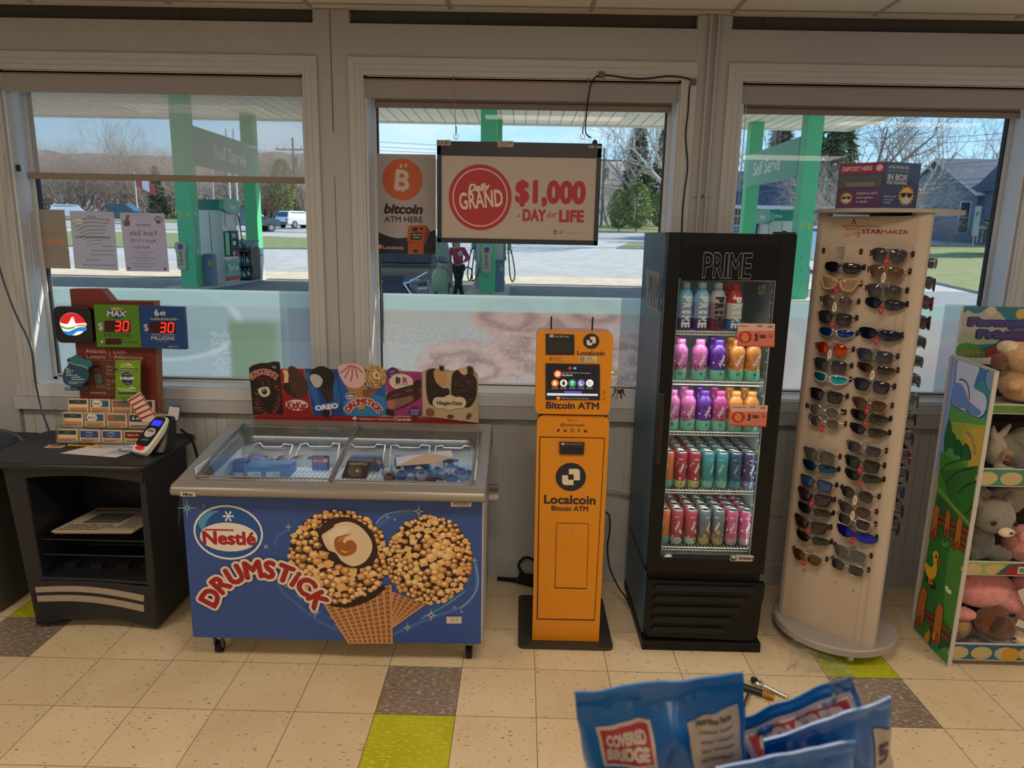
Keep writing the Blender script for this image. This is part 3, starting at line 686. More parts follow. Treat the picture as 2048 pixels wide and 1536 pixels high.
# LED jackpot signs
def seg7(p, ch, x, y, w, h, on):
    seg = {'3': 'abcdg', '0': 'abcdef'}[ch]; t = 2.2; s = .18*w
    S7 = {'a': [(x+s+1, y-h/2), (x+w+s, y-h/2)], 'g': [(x+s/2+1, y), (x+w+s/2, y)], 'd': [(x+1, y+h/2), (x+w, y+h/2)],
          'b': [(x+w+s+1, y-h/2+1), (x+w+s/2+1, y-1)], 'c': [(x+w+s/2+1, y+1), (x+w+1, y+h/2-1)], 'f': [(x+s, y-h/2+1), (x+s/2, y-1)], 'e': [(x+s/2, y+1), (x, y+h/2-1)]}
    for k in seg: p.s_(on, S7[k], t)
LED = mat('led_red', 'ff2a1a', .4, emit='ff1a10', es=3.5)
dkled = mat('led_window', '3a0d10', .25)
for i, (nm, c, lb, cn) in enumerate((('jackpot_sign', '4e7f1c', 'green jackpot sign with red LED digits reading 30', [(187, 609), (277, 611), (283, 695), (194, 694)]), ('jackpot_sign', '123f7e', 'blue jackpot sign with red LED digits reading 30', [(278, 611), (367, 614), (372, 699), (284, 696)]))):
    q = MB(); p = PR(q, FY(dy-.045)); th = thing(nm, lb+', clipped to the lottery board', 'sign', (-1.80+.2*i, dy-.05, 1.24), 0, 'jackpot signs'); body = mat('sign_'+c, c, .35)
    q.prism(body, [p.g(*a) for a in cn], p.fr, -.025, 0); p.h = .0005
    for s_ in (-1, 1): q.box('333333', (p.g(230+i*88+s_*20, 650)[0], dy-.01, p.g(230, 650)[1]), (.012, .04, .03))
    wh = mat('sign_white', 'c8ccd0', .4)
    if i == 0:
        p.d('1d3f6c', 233, 626, 17, 12); p.d('8a8f1e', 233, 618, 14, 4); p.t(wh, 'MAX', 233, 627, 11, w=38, bold=.03, shear=.15); p.t(wh, 'LOTTO', 231, 617, 3.5, w=14, bold=.02)
        p.t(wh, '$', 201, 652, 15); p.r(dkled, 209, 641, 261, 664); seg7(p, '3', 230, 652, 9, 18, LED); seg7(p, '0', 246, 652, 9, 18, LED)
        p.t('2c4a20', 'MILLIONS', 235, 670, 7, w=52, bold=.01); p.t(wh, '+', 204, 683, 9, bold=.03); p.r(dkled, 211, 677, 243, 689); p.t('2c4a20', 'MAX MILLIONS', 260, 684, 3.5, w=30)
    else:
        p.t(wh, '6', 313, 625, 13, bold=.04); p.d('b02a22', 312, 627, 2.4); p.t(wh, '49', 325, 627, 9, bold=.03); p.t(wh, "CLASSIC $5 MILLIONS +", 329, 638, 4.5, w=56, bold=.01)
        p.t(wh, '$', 292, 654, 14); p.r(dkled, 299, 643, 351, 666); seg7(p, '3', 320, 655, 9, 18, LED); seg7(p, '0', 336, 655, 9, 18, LED)
        p.t(wh, 'GOLD BALL / BOULE D\'OR', 326, 669, 3, w=46); p.t(wh, 'MILLIONS', 326, 676, 7.5, w=46, bold=.01); p.t('7f9cc4', 'GOLD BALL', 326, 683, 2, w=24); p.r('d8a23a', 338, 692, 344, 694); p.lines('7f9cc4', 345, 692, 366, 695, 1)
    mk('sign_face', q, th)
# illuminated sail logo
lg = thing('lottery_logo_sign', 'black rounded lit sign with a red, green and blue sailboat logo', 'sign', (-2.0, dy-.05, 1.28)); q = MB(); p = PR(q, FY(dy-.045))
sx, sz = p.g(146, 650); q.prism(M_K, [(sx+a, sz+b) for a, b in rrect(-.087, -.084, .087, .084, .028, 6)], p.fr, -.03, 0); mk('housing', q, lg, bevel=.003)
q = MB(); p = PR(q, FY(dy-.0455), 0, 380, .3125); p.h = .0004
e_ = lambda c, s=.5: mat('lit_'+c, c, .4, emit=c, es=s)
wht = e_('f4f4f4', .7)
p.d(wht, 466, 858, 82, 72)
p.d(e_('d0202c'), 466, 853, 80, 66, a0=radians(3), a1=radians(187)); p.p(wht, ocurve([(385, 848), (420, 858), (440, 850), (462, 812), (470, 850), (500, 860), (548, 852), (548, 870), (470, 872), (385, 868)], 4))
p.p(wht, [(437, 862), (463, 812), (463, 864)]); p.p(wht, [(468, 806), (486, 862), (468, 864)])
p.p(e_('7cb342'), ocurve([(386, 862), (430, 880), (480, 872), (470, 886), (430, 893), (390, 880)], 5)); p.p(e_('f08a24'), ocurve([(470, 874), (510, 862), (549, 862), (547, 872), (510, 872)], 5))
p.p(e_('1e88e5'), ocurve([(396, 897), (440, 905), (500, 880), (550, 878), (548, 902), (500, 905), (470, 925), (440, 930), (412, 915)], 5))
mk('logo', q, lg)
# round blue dangling card + green flyer
dc = MB(); p = PR(dc, FY(dy-.05), 0, 700, .19531); p.h = .0
o = curve([(700, 150), (660, 200), (642, 270), (660, 340), (720, 372), (720, 385), (670, 385), (668, 410), (720, 414), (880, 410), (882, 380), (830, 372), (890, 320), (915, 250), (900, 190), (945, 165), (930, 100), (880, 110), (850, 80), (790, 48), (740, 70), (690, 90), (690, 120)], 4)
dc.prism(mat('card_teal', '1d4a66', .4), [p.g(*a) for a in o], p.fr, -.001, .001); p.h = .0014
p.p('2a6f80', curve([(700, 90), (745, 75), (790, 55), (850, 88), (930, 110), (935, 160), (860, 170), (760, 130)], 4)); p.s_('c8d4c0', ocurve([(700, 122), (780, 150), (850, 165), (908, 190)], 4), 7)
for i, tt in enumerate(('Say', 'hello to', 'Dites', 'bonjour aux', 'e-Awards', 'récompenses!')): p.t('cfe0e6', tt, 680+(55 if i > 3 else 0), 188+i*22, 17, al='l', bold=.02, rot=.03)
p.lines('9fc0cc', 705, 322, 850, 350, 2, 2); p.p('0f2c44', [(672, 378), (878, 378), (880, 410), (672, 408)]); p.r('3aa0c8', 676, 380, 730, 406); p.t('d0e8f0', 'alc.ca', 765, 393, 14)
tag(mk('hanging_card', dc), 'round blue hanging card with a fish-shaped top left of the brown poster', 'card')
gc = MB(); p = PR(gc, FY(dy-.055), 0, 700, .19531)
gc.prism(mat('flyer_green', '6f9a20', .45), [p.g(*a) for a in ((1182, 104), (1440, 102), (1440, 506), (1184, 506))], p.fr, -.0006, .0006); p.h = .001
nv = '1c3450'; yl = 'e4eeb0'
p.t(yl, 'WITH', 1268, 150, 16, bold=.03); p.t('f0f0f0', 'Max', 1325, 146, 24, bold=.03, shear=.2); p.t(yl, 'NOW YOU SHARE', 1305, 173, 13, bold=.03)
p.p(nv, [(1180, 190), (1400, 190), (1408, 200), (1400, 209), (1180, 209)]); p.lines('c8d8a0', 1210, 195, 1395, 205, 1, 2); p.d(nv, 1302, 292, 60, 66); p.t('f0f0f0', '$100,000', 1302, 288, 30, w=140, bold=.04)
p.t('f0f0f0', 'MAXIMUM', 1302, 250, 10); p.arc('f0f0f0', 'PRIZES', 1302, 292, 50, 300, 240, 9); p.t(yl, 'MAINTENANT', 1275, 396, 15, bold=.03); p.t('f0f0f0', 'Max', 1362, 386, 24, bold=.03, shear=.2); p.t(yl, 'VOUS DONNE PLUS', 1310, 416, 13, bold=.03)
p.p(nv, [(1212, 434), (1400, 433), (1400, 450), (1212, 451)]); p.lines(yl, 1345, 476, 1435, 488, 1, 5); p.p('58801a', [(1184, 500), (1310, 470), (1440, 500), (1440, 506), (1184, 506)])
tag(mk('flyer', gc), 'bright green lottery flyer taped over the brown poster', 'flyer')

# stepped holder with play slips
CLR = glass_mat('clear_acrylic', 'f4f6f6', .1, .03, .10, 'cfd4d4')
hol = thing('slip_holder', 'clear stepped holder for play slips on the back of the black cabinet', 'holder', (-1.88, -.2, .79)); q = MB()
rows = [(-.245, .918, 33, 0), (-.290, .862, 0, 1), (-.335, .800, 0, 2)]
for yy, z0, _, _ in rows: q.bb(CLR, -2.13, -1.61, yy, yy+.002, z0-.004, z0+.012); q.bb(CLR, -2.13, -1.61, yy, yy+.04, z0-.006, z0-.004)
q.bb(CLR, -2.131, -2.129, -.335, -.21, .7905, .93); mk('body', q, hol)
SL = [[('2f4038', 'e2c9a4', 'green'), ('2a5f86', 'e2d6bc', 'blue and white BINGO'), ('7a6c58', 'e0b878', 'tan'), ('16305a', 'e6d8bc', '649 navy'), ('2a5f86', 'e2d6bc', 'blue')],
      [('2f4038', 'e8b8a0', 'green'), ('2a5f86', 'e2d6bc', 'blue and white BINGO'), ('7a6c58', 'e0b878', 'tan'), ('16305a', 'e6d8bc', '649 navy'), ('c9b88a', 'e6d8bc', 'plain cream')],
      [('2f4038', 'e8c0a0', 'green'), ('2d4a8c', 'e6d8bc', 'blue MAX'), ('2d4a8c', 'e6d8bc', 'blue MAX'), ('6e1a22', 'e6d8bc', 'dark red 49'), ('c9a040', 'e6d8bc', 'yellow')]]
for ri, (yy, z0, _, _) in enumerate(rows):
    for ci in range(5):
        if ri == 0 and ci == 4: continue
        c, c2, nm = SL[ri][ci]; x0 = -2.125+.0005*ri-.004*ri+ci*.1035
        fr = Frame((x0, yy+.012, z0), (1, .0, 0), (0, .10, 1)); q = MB(); hgt = .064 if ri < 2 else .058
        q.prism(mat('slip_paper', 'e2cfae', .7), [(0, 0), (.094, 0), (.094, hgt), (0, hgt)], fr, -.02, 0); q.dr(c, fr, .004, hgt-.024 if c == '2f4038' else hgt-.036, .088, hgt-.004, .0006)
        q.dr('c98a58' if c != '16305a' else '3a5a8a', fr, .006, .006, .088, hgt-.040 if c != '16305a' else .012, .0006)
        if 'BINGO' in nm or nm == 'blue':
            q.dd('e0ddd4', fr, .026, hgt-.02, .017, h=.001); q.dd('e0ddd4', fr, .044, hgt-.02, .015, h=.0011); q.tx('2a3a30', fr, 'BINGO', .034, hgt-.020, .008, .0014, bold=.03)
        elif '649' in nm: q.tx('e8e4da', fr, '6', .022, hgt-.019, .018, .0012, bold=.03); q.tx('e8e4da', fr, '49', .040, hgt-.021, .012, .0012, bold=.03)
        elif 'MAX' in nm: q.dd('9fb4d8', fr, .044, hgt-.019, .022, .011, .0009); q.tx('101c3c', fr, 'MAX', .046, hgt-.019, .014, .0013, bold=.05)
        elif 'tan' in nm: q.dd('b85a48', fr, .022, hgt-.018, .010, h=.001); q.dr('5c6a60', fr, .036, hgt-.028, .084, hgt-.008, .001)
        elif '49' in nm: q.tx('e8d8d0', fr, 'Atlantic 49', .04, hgt-.019, .008, .0012, w=.05, bold=.02)
        elif 'yellow' in nm: q.tx('fff0c0', fr, 'TAG', .05, hgt-.018, .012, .0012, bold=.03)
        else: q.tx('9ab0a4', fr, 'KENO', .046, hgt-.013, .006, .0012)
        q.lines('554a3a', fr, .01, .002, .08, .012, 1, ri*5+ci, .0009)
        mk('play_slips', q, label='%s play slips in the %s of the holder, %s from left' % (nm, ('back row', 'middle row', 'front row')[ri], ('first', 'second', 'third', 'fourth', 'fifth')[ci]), cat='paper slips', group='play slip stacks in the holder')
# red and white bookmark slip, pencil, card, papers, cards
q = MB(); p = PR(q, FY(-.35), 0, 700, .19531); pts = [(1300, 510), (1440, 425), (1610, 700), (1590, 735), (1450, 735)]
q.prism(mat('slip_white', 'd8c8bc', .6), [p.g(*a) for a in pts], p.fr, -.0006, .0006); p.h = .001
for i in range(5):
    t = i/5; x0, y0, x1, y1 = 1310+150*t, 515+225*t, 1445+158*t, 440+250*t
    p.p('a8382e', [(x0, y0), (x1, y1), (x1+6, y1+16), (x0+10, y0+22)]); p.p('a8382e', [(x0+4, y0+10), (x0+14, y0+4), (x0+32, y0+44), (x0+22, y0+48)]); p.p('a8382e', [(x1-12, y1), (x1, y1-4), (x1+25, y1+40), (x1+14, y1+44)])
tag(mk('ticket_strip', q), 'red and white striped paper strip leaning across the play slips', 'paper')
q = MB(); q.box('2a5f86', (-1.62, -.24, .93), (.05, .03, .075), rz=.3, ry=.2); q.box('d8d8d8', (-1.615, -.25, .93), (.045, .03, .06), rz=.3, ry=.2)
tag(mk('leaflet_stack', q), 'blue and white leaflets sticking out behind the scanner', 'leaflet')
q = MB(); a, b = Vector((-2.06, -.362, .796)), Vector((-1.91, -.372, .796)); q.cyl(mat('pencil_yellow', 'd8a818', .4), a, b, .0045, n=6); q.cyl(NI, a, a-(b-a).normalized()*.012, .0045, .001, n=6); q.cyl('c87a6a', b, b+(b-a).normalized()*.008, .0045, n=6)
q.tx(NI, Frame((-1.985, -.372, .796), (1, -.067, 0), (0, .3, 1)), 'PRO-LINE', 0, 0, .005, .0052, bold=.03)
tag(mk('pencil', q, smooth=30), 'yellow pencil lying in front of the play slips', 'pencil')
q = MB(); fr = Frame((-2.11, -.37, .7905), (1, 0, 0), (0, 1, 0)); q.prism(mat('slip_paper', ''), rrect(-.045, -.02, .035, .02, .004), fr, 0, .001); q.dr('b8603a', fr, -.03, -.012, .025, .012, .0013)
tag(mk('small_card', q), 'small orange printed card at the left end of the pencil', 'card')
q = MB(); fr = Frame((-1.865, -.40, .7915), (1, -.10, 0), (.10, 1, 0)); PW = mat('white_paper', 'e4e4ea', .7)
q.prism(PW, [(-.155, -.085), (.12, -.10), (.165, .08), (-.06, .135)], fr, 0, .0008); q.dp('d4d4dc', fr, [(.02, -.09), (.05, -.09), (.10, .10), (.07, .10)], .001)
for i, (a, b) in enumerate(((-.06, .10), (-.08, .06), (.05, -.01))): q.lines('6a6a72', fr, a, b-.05, a+.13, b, 5, i+2, .0012, .35)
q.dr('3a3a40', fr, -.06, .105, -.02, .122, .0012)
tag(mk('printed_paper', q), 'loose printed white papers on the front of the black cabinet top', 'paper')
q = MB()
for i, (c, z) in enumerate((('1f4f80', .7925), ('d8dce4', .7965), ('2a5a8a', .8005), ('dfe2ea', .8045))):
    q.box(c, (-1.735+.006*i, -.40-.003*i, z+.002), (.115-.01*(i == 3), .075, .0035), rz=-.25+.05*i)
fr = Frame((-1.717, -.409, .809), (1, -.1, 0), (.1, 1, 0)); q.tx('3a5aa0', fr, 'CARD', .0, .012, .008, .0004); q.lines('7a90b8', fr, -.04, -.02, .04, 0, 2, 3, .0004)
tag(mk('card_pile', q), 'small pile of blue and white cards on the papers beside the scanner', 'cards')
# ticket checker
sc = thing('ticket_checker', 'white and black hand-sized ticket scanner with a blue screen on a black stand', 'scanner', (-1.63, -.36, .79))
R_ = Matrix.Rotation(radians(-24), 3, 'Z') @ Matrix.Rotation(radians(42), 3, 'X'); O_ = Vector((-1.650, -.425, .872))
class TF(Frame):
    pass
ux, uy = R_ @ Vector((1, 0, 0)), R_ @ Vector((0, 1, 0)); fr = Frame(O_, ux, uy)
o = curve([(-.040, -.085), (.0, -.090), (.040, -.085), (.048, -.03), (.046, .05), (.036, .098), (0, .106), (-.036, .098), (-.046, .05), (-.048, -.03)], 4)
q = MB(); q.prism(M_W, o, fr, -.034, -.002); mk('case', q, sc, bevel=.006, smooth=50)
q = MB(); o2 = [(x*.86, y*.80+.015) for x, y in o]; q.prism(mat('scanner_black_face', '1a1b20', .25), o2, fr, -.003, .001)
q.dd('c8c8cc', fr, 0, .012, .030, .024, .0014); q.dd('8a2a2a', fr, 0, .018, .018, .009, .0018); q.dd('c8c8cc', fr, 0, .013, .014, .005, .0021); q.dp('2a7a9a', fr, [(-.024, -.034), (.02, -.030), (.024, -.020), (-.02, -.024)], .0014); mk('face', q, sc)
q = MB(); q.dr(mat('lcd_blue', '2a34ff', .3, emit='2230ff', es=1.2), fr, -.026, .050, .030, .078, .0016); q.tx('101a90', fr, 'CHECK TICKET', .002, .064, .004, .0018, w=.04); mk('screen', q, sc)
q = MB(); q.ell(mat('scan_window_red', '90101a', .2, emit='d01020', es=.6), fr(0, -.068, -.004), (.030, .012, .010), R_); mk('scan_window', q, sc, smooth=60)
q = MB(); q.prism(M_K, [(-.085, 0), (.02, 0), (.055, .09), (.045, .15), (.0, .13), (-.05, .05)], Frame((-1.60, -.37, .791), (0, 1, 0), (0, 0, 1)), -.045, .03)
mk('stand', q, sc, bevel=.012, smooth=50)
q = MB(); q.tube(M_RB, ocurve([(-1.575, -.28, .86), (-1.548, -.24, .80), (-1.545, -.20, .70), (-1.555, -.18, .62), (-1.55, -.12, .5)], 5), .006, 7); mk('cable', q, sc, smooth=60)
# blue-black cable running down from the left window casing to the cabinet
q = MB(); cbl = mat('blue_grey_cable', '31435a', .35)
p = PR(q, FY(-.06)); pts = [p.g(*a) for a in ((-6, 300), (0, 500), (8, 545), (38, 622), (72, 690), (84, 760), (100, 815), (118, 858))]
q.tube(cbl, ocurve([(x, -.06-.010*i, z) for i, (x, z) in enumerate(pts)], 5), .0045, 7)
tag(mk('hanging_cable', q, smooth=60), 'dark blue cable hanging from the left window down behind the cabinet', 'cable')
# ================================================================== papers on the left window pane
WP = glass_mat('notice_paper', 'ffffff', .0, .5, .98, 'dcdce6', .5)
def notice(name, lb, cn, base, fn):
    q = MB(); y = .122; p = PR(q, FY(y), 0, 180, 360/1455)
    q.prism(base, [p.g(*a) for a in cn], p.fr, -.0004, .0004); p.h = .0008; fn(p)
    tag(mk(name, q, group='paper notices taped to the left window'), lb, 'notice')
def paw(p, x, y, s, c):
    p.d(c, x, y+s*.35, s*.55, s*.45)
    for a, b in ((-.75, -.15), (-.28, -.6), (.28, -.6), (.75, -.15)): p.d(c, x+a*s, y+b*s, s*.2, s*.28)
def n1(p):
    g_ = '9a8d7c'; p.t('8f8472', 'Gold Rush 50/50', 352, 1157, 26, w=320, mirror=True); p.t('c08a60', '$4,500*', 435, 1225, 40, w=180, mirror=True, bold=.05)
    p.d('b8a060', 240, 1232, 37, 36); p.t('f0e8d8', '$2', 240, 1222, 26, mirror=True, bold=.03); p.t(g_, 'PLAY WEEKLY FOR A CHANCE TO WIN', 385, 1304, 16, w=350, mirror=True, bold=.01)
    p.lines(g_, 290, 1268, 470, 1278, 1, 2); p.lines(g_, 310, 1355, 350, 1395, 4, 3); p.s_(g_, [(455, 1375), (480, 1352), (495, 1362), (505, 1380)], 4); p.lines(g_, 440, 1405, 545, 1415, 1, 2)
def n2(p):
    c = '8fa0b0'
    for i in range(8):
        t = i/7; p.s_(c, ocurve([(600+t*110, 1080+t*190), (700+t*30, 1040+t*210), (880-t*60, 1050+t*190)], 5), 14-9*t)
    p.d('dcdce2', 640, 1065, 36, 22); p.t('50545c', 'Kurts', 640, 1065, 20, mirror=True, shear=.2); p.t('30343c', 'DEKLITE', 738, 1022, 14, mirror=True); p.t('4a4e58', 'THE BIG WIND SHOW BAND', 755, 1190, 17, w=285, mirror=True, bold=.02)
    for i, (w_, y, x) in enumerate(((90, 1262, 870), (185, 1296, 828), (195, 1330, 828), (120, 1372, 760), (270, 1412, 798))): p.t('4a4e5c', 'wednesday evening music at seven thirty'[:max(12, w_//7)], x, y, 11, w=w_, mirror=True)
    p.s_('70747c', [(868, 1060), (885, 1040)], 3); p.s_('70747c', [(865, 1082), (890, 1062)], 3)
def n3(p):
    k = '6a645c'; ink = '5a5a66'
    p.p(k, curve([(1028, 1008), (1036, 1014), (1044, 1006), (1046, 1026), (1040, 1044), (1052, 1070), (1046, 1096), (1008, 1098), (998, 1070), (990, 1060), (996, 1052), (1004, 1066), (1014, 1042), (1020, 1026)], 4)); paw(p, 1280, 1052, 38, k)
    p.t(ink, 'Indoor', 1155, 1088, 26, w=115, mirror=True); p.t(ink, 'Yard Sale', 1162, 1155, 40, w=225, mirror=True); p.t(ink, 'April 17+18', 1162, 1218, 30, w=205, mirror=True); p.t(ink, '9am-3pm', 1142, 1268, 24, w=135, mirror=True)
    for i, w_ in enumerate((170, 70, 220, 110, 190, 150)): p.t('8c8c9c', 'furniture and baked goods at the hall'[:10+w_//10], 1165, 1308+i*23, 12, w=w_, mirror=True)
    p.r('b0a0a0', 1050, 1010, 1220, 1012); paw(p, 1045, 1440, 14, '3a3a3e'); paw(p, 1335, 1445, 14, '3a3a3e')
notice('window_notice', 'beige notice with a gold circle, leftmost of three papers on the left window', [(157, 965), (520, 968), (572, 1445), (215, 1436)], glass_mat('notice_beige', 'ffffff', .0, .5, .98, 'b0aaa2', .3), n1)
notice('window_notice', 'white notice with grey swirl strokes, middle of three papers on the left window', [(562, 976), (918, 986), (957, 1460), (605, 1443)], WP, n2)
notice('window_notice', 'white yard sale notice with cat and paw prints on the left window', [(968, 990), (1326, 996), (1368, 1468), (1022, 1464)], glass_mat('notice_lilac', 'ffffff', .0, .5, .98, 'dcdae8', .5), n3)
# ================================================================== printed food helpers
def nutball(p, cx, cy, rx, ry, seed, size, hole=None, hole2=None, cols=('c08a50', 'd6a868', 'b07a44', 'dcb47c', '96653a'), dark='241410', sx=1.):
    R = random.Random(seed); p.d(dark, cx, cy, rx*.98, ry*.98)
    n = 0; got = []; h0 = p.h+.0002
    for _ in range(6000):
        a = R.uniform(0, 2*pi); r = sqrt(R.random()); x, y = cx+rx*r*cos(a), cy+ry*r*sin(a)
        s = size*(1.05-.45*r)*R.uniform(.75, 1.2)
        if hole and ((x-hole[0])/hole[2])**2+((y-hole[1])/hole[3])**2 < 1: continue
        if any((x-g[0])**2+(y-g[1])**2 < ((s+g[2])*.57)**2 for g in got): continue
        got.append((x, y, s)); k = R.randint(4, 6); b = R.uniform(0, 6)
        pts = [(x+s*R.uniform(.7, 1.15)*cos(b+2*pi*i/k), y+s*R.uniform(.6, .95)*sin(b+2*pi*i/k)) for i in range(k)]
        h = h0+.00025*R.random()
        p.p(R.choice(cols), pts, h); p.p(R.choice(('ecc890', 'dcae6c')), [(x+(u-x)*.55-s*.12, y+(v-y)*.5-s*.15) for u, v in pts], h+.0002)
        n += 1
        if n > 400: break
    p.h = h0+.0006
def waffle(p, tl, tr, bt, base='8c5a34', line='c09060', dark='5e3820', n=9, m=11, bl=None):
    """cone quad: tl, tr top corners; bt bottom (x, y); bl second bottom corner"""
    bl = bl or bt; p.p(base, [tl, tr, bt, bl]); h = p.h+.00005
    L = lambda a, b, t: (a[0]+(b[0]-a[0])*t, a[1]+(b[1]-a[1])*t)
    for i in range(n+1):
        t = i/n; p.s_(line, [L(tl, tr, t), L(bl, bt, t)], abs(tr[0]-tl[0])/n*.28, h)
    for j in range(m+1):
        t = j/m; a, b = L(tl, bl, t), L(tr, bt, t); p.s_(line, [a, L(a, b, .5), b], abs(bt[1]-tr[1])/m*.25, h+.0001)
    p.h = h+.0002
def star(p, c, x, y, r, n=4, th=.10):
    for k, rr in ((0, 1), (1, .5)):
        for i in range(n):
            a = pi*2*i/n+(pi/4 if k else 0); b = a+pi/2; w = r*th
            p.p(c, [(x+w*cos(b), y+w*sin(b)), (x+r*rr*cos(a), y+r*rr*sin(a)), (x-w*cos(b), y-w*sin(b))], p.h+.00005)
    p.h += .0001
def arcword(p, word, cx, cy, r, a0, a1, size, c, oc, ow, bold=.05, w0=None):
    """letters on an arc with a thick outline behind, positions measured on the picture"""
    sx, sy = p.sc(cx, cy-r); u, v = p.g(cx, cy)
    for m, b, h in ((oc, ow, p.h+.0003), (c, bold, p.h+.0010)):
        p.mb.arc(m, p.fr, word, u, v, r*sx, a0, a1, size*sy, h, b)
    p.h += .0013
def nestle(p, x, y, k):
    p.d('d8dce0', x, y, 70*k, 55*k); p.d('1b4f96', x, y, 66*k, 51*k); p.d('4f8fb8', x-20*k, y-18*k, 40*k, 26*k); p.d('1b4f96', x+8*k, y-8*k, 54*k, 38*k)
    for i in range(3): p.s_('e4e8ee', [(x-11*k*cos(i*pi/3), y-33*k-11*k*sin(i*pi/3)), (x+11*k*cos(i*pi/3), y-33*k+11*k*sin(i*pi/3))], 2.2*k)
    for i in range(6): p.d('e4e8ee', x+8*k*cos(i*pi/3), y-33*k+8*k*sin(i*pi/3), 2*k)
    p.d('ddd6cc', x+1*k, y+9*k, 58*k, 29*k)
    p.t('9c1c24', 'Nestlé', x+2*k, y+10*k, 26*k, w=104*k, bold=.045); p.s_('9c1c24', [(x-46*k, y-6*k), (x+10*k, y-5*k)], 3.5*k)
# ================================================================== ice cream chest freezer
GR = mat('freezer_grey_rim', '8b857c', .32, .15); GRD = mat('freezer_grey_dark', '6d6a66', .45); WHT = mat('freezer_white', 'c9c8c4', .45); BLU = mat('freezer_blue_print', '2f4f96', .42)
fz = thing('ice_cream_freezer', 'blue chest freezer printed with two nut-covered ice cream cones, sliding glass lids', 'freezer', (-.735, -.5, 0))
q = MB(); q.bb(WHT, -1.325, -.13, -.79, -.245, .118, .14); q.bb(WHT, -1.325, -1.29, -.79, -.245, .14, .80); q.bb(WHT, -.165, -.13, -.79, -.245, .14, .80)
q.bb(WHT, -1.29, -.165, -.79, -.765, .14, .80); q.bb(WHT, -1.29, -.165, -.27, -.245, .14, .86)
mk('body', q, fz, bevel=.004)
q = MB(); p = PR(q, FY(-.800), 340, 960, .32227)
X0_, X1_ = -1.3345, -.134
q.prism(BLU, [(x, z) for x, z in rrect(X0_, .112, X1_, .765, .008)], p.fr, -.010, 0); p.h = .0004
# swooshes and sparkles
for pts, wd, c in (([(650, 410), (660, 360), (700, 325), (740, 310)], 9, '4b6bae'), ([(660, 590), (690, 680), (800, 780), (930, 880), (1100, 950)], 22, '42609f'), ([(1280, 270), (1330, 220), (1420, 195), (1540, 190)], 10, '6f94c4'), ([(1290, 290), (1380, 225), (1500, 200)], 22, '40629f'),
                   ([(1380, 960), (1560, 880), (1720, 820), (1850, 760), (1905, 640), (1890, 520)], 20, '466aa8'), ([(1560, 860), (1720, 770), (1830, 690)], 9, '4f9ab8'), ([(1900, 520), (1912, 640), (1880, 720), (1800, 800)], 6, '86a0cc')): p.s_(c, ocurve(pts, 8), wd)
for x, y, r in ((735, 290, 26), (812, 718, 34), (902, 822, 40), (718, 660, 14), (1040, 900, 24), (1003, 852, 18), (1543, 195, 42), (1350, 228, 18), (1395, 245, 16), (1890, 498, 26), (1620, 838, 44), (1475, 915, 34), (1765, 790, 18), (1810, 815, 16), (1738, 735, 14), (212, 160, 14)): star(p, 'c3c6d4', x, y, r)
star(p, '9fd0dc', 108, 172, 72, th=.05)
nestle(p, 363, 325, 3.08)
p.t('c8ccd8', '®', 598, 411, 22)
# right cone behind, left cone in front
waffle(p, (1350, 680), (1580, 770), (1370, 920), n=6, m=9, bl=(1340, 900)); nutball(p, 1613, 492, 262, 270, 21, 36)
waffle(p, (960, 765), (1370, 650), (1378, 1008), n=9, m=12, bl=(1112, 1008)); p.p('231310', ocurve([(965, 770), (1100, 790), (1250, 740), (1340, 670)], 4)+[(1330, 650), (960, 740)])
nutball(p, 1050, 470, 312, 282, 11, 41, hole=(1100, 385, 165, 150))
p.p('2c1a14', curve([(920, 310), (1000, 240), (1120, 230), (1240, 300), (1290, 420), (1270, 500), (1180, 545), (1060, 510), (980, 430), (940, 370)], 5))
p.p('d5bfa0', curve([(948, 330), (1010, 280), (1100, 255), (1180, 285), (1245, 360), (1255, 430), (1215, 500), (1140, 532), (1070, 500), (1030, 450), (985, 430), (955, 380)], 6)); p.p('dfccb0', curve([(980, 340), (1050, 290), (1130, 290), (1060, 350), (1010, 400)], 5))
p.p('3a2016', curve([(925, 330), (960, 270), (1010, 265), (1020, 285), (985, 310), (945, 335)], 4))
p.p('9c5a22', curve([(1130, 330), (1040, 350), (1020, 390), (1040, 445), (1090, 470), (1150, 445), (1160, 400), (1130, 370), (1100, 375), (1085, 390), (1075, 372), (1100, 345)], 6)); p.p('c88a48', curve([(1125, 340), (1060, 355), (1040, 385), (1060, 370), (1095, 348)], 4)); p.p('d09a58', curve([(1060, 430), (1090, 450), (1135, 425), (1110, 440)], 4))
arcword(p, 'DRUMSTiCK', 597, 900, 388, 160, 20, 108, '971a22', 'd8ccbe', .150, .055)
# stickers
p.h = .003
p.r('b8a888', 1742, 112, 1872, 165); p.h += .0003; p.r('d8ccb8', 1745, 115, 1869, 162); p.bars('1a1a1a', 1757, 132, 1858, 152, 4, 34); p.t('4a4438', 'PROPERTY OF', 1807, 125, 8, w=80); p.t('4a4438', '1-800', 1807, 158, 6, w=40)
p.r('cdbfb2', 1716, 845, 1810, 888); p.s_('4a4440', [(1745, 852), (1745, 868), (1785, 870), (1788, 852), (1745, 852)], 3)
mk('front_panel', q, fz)
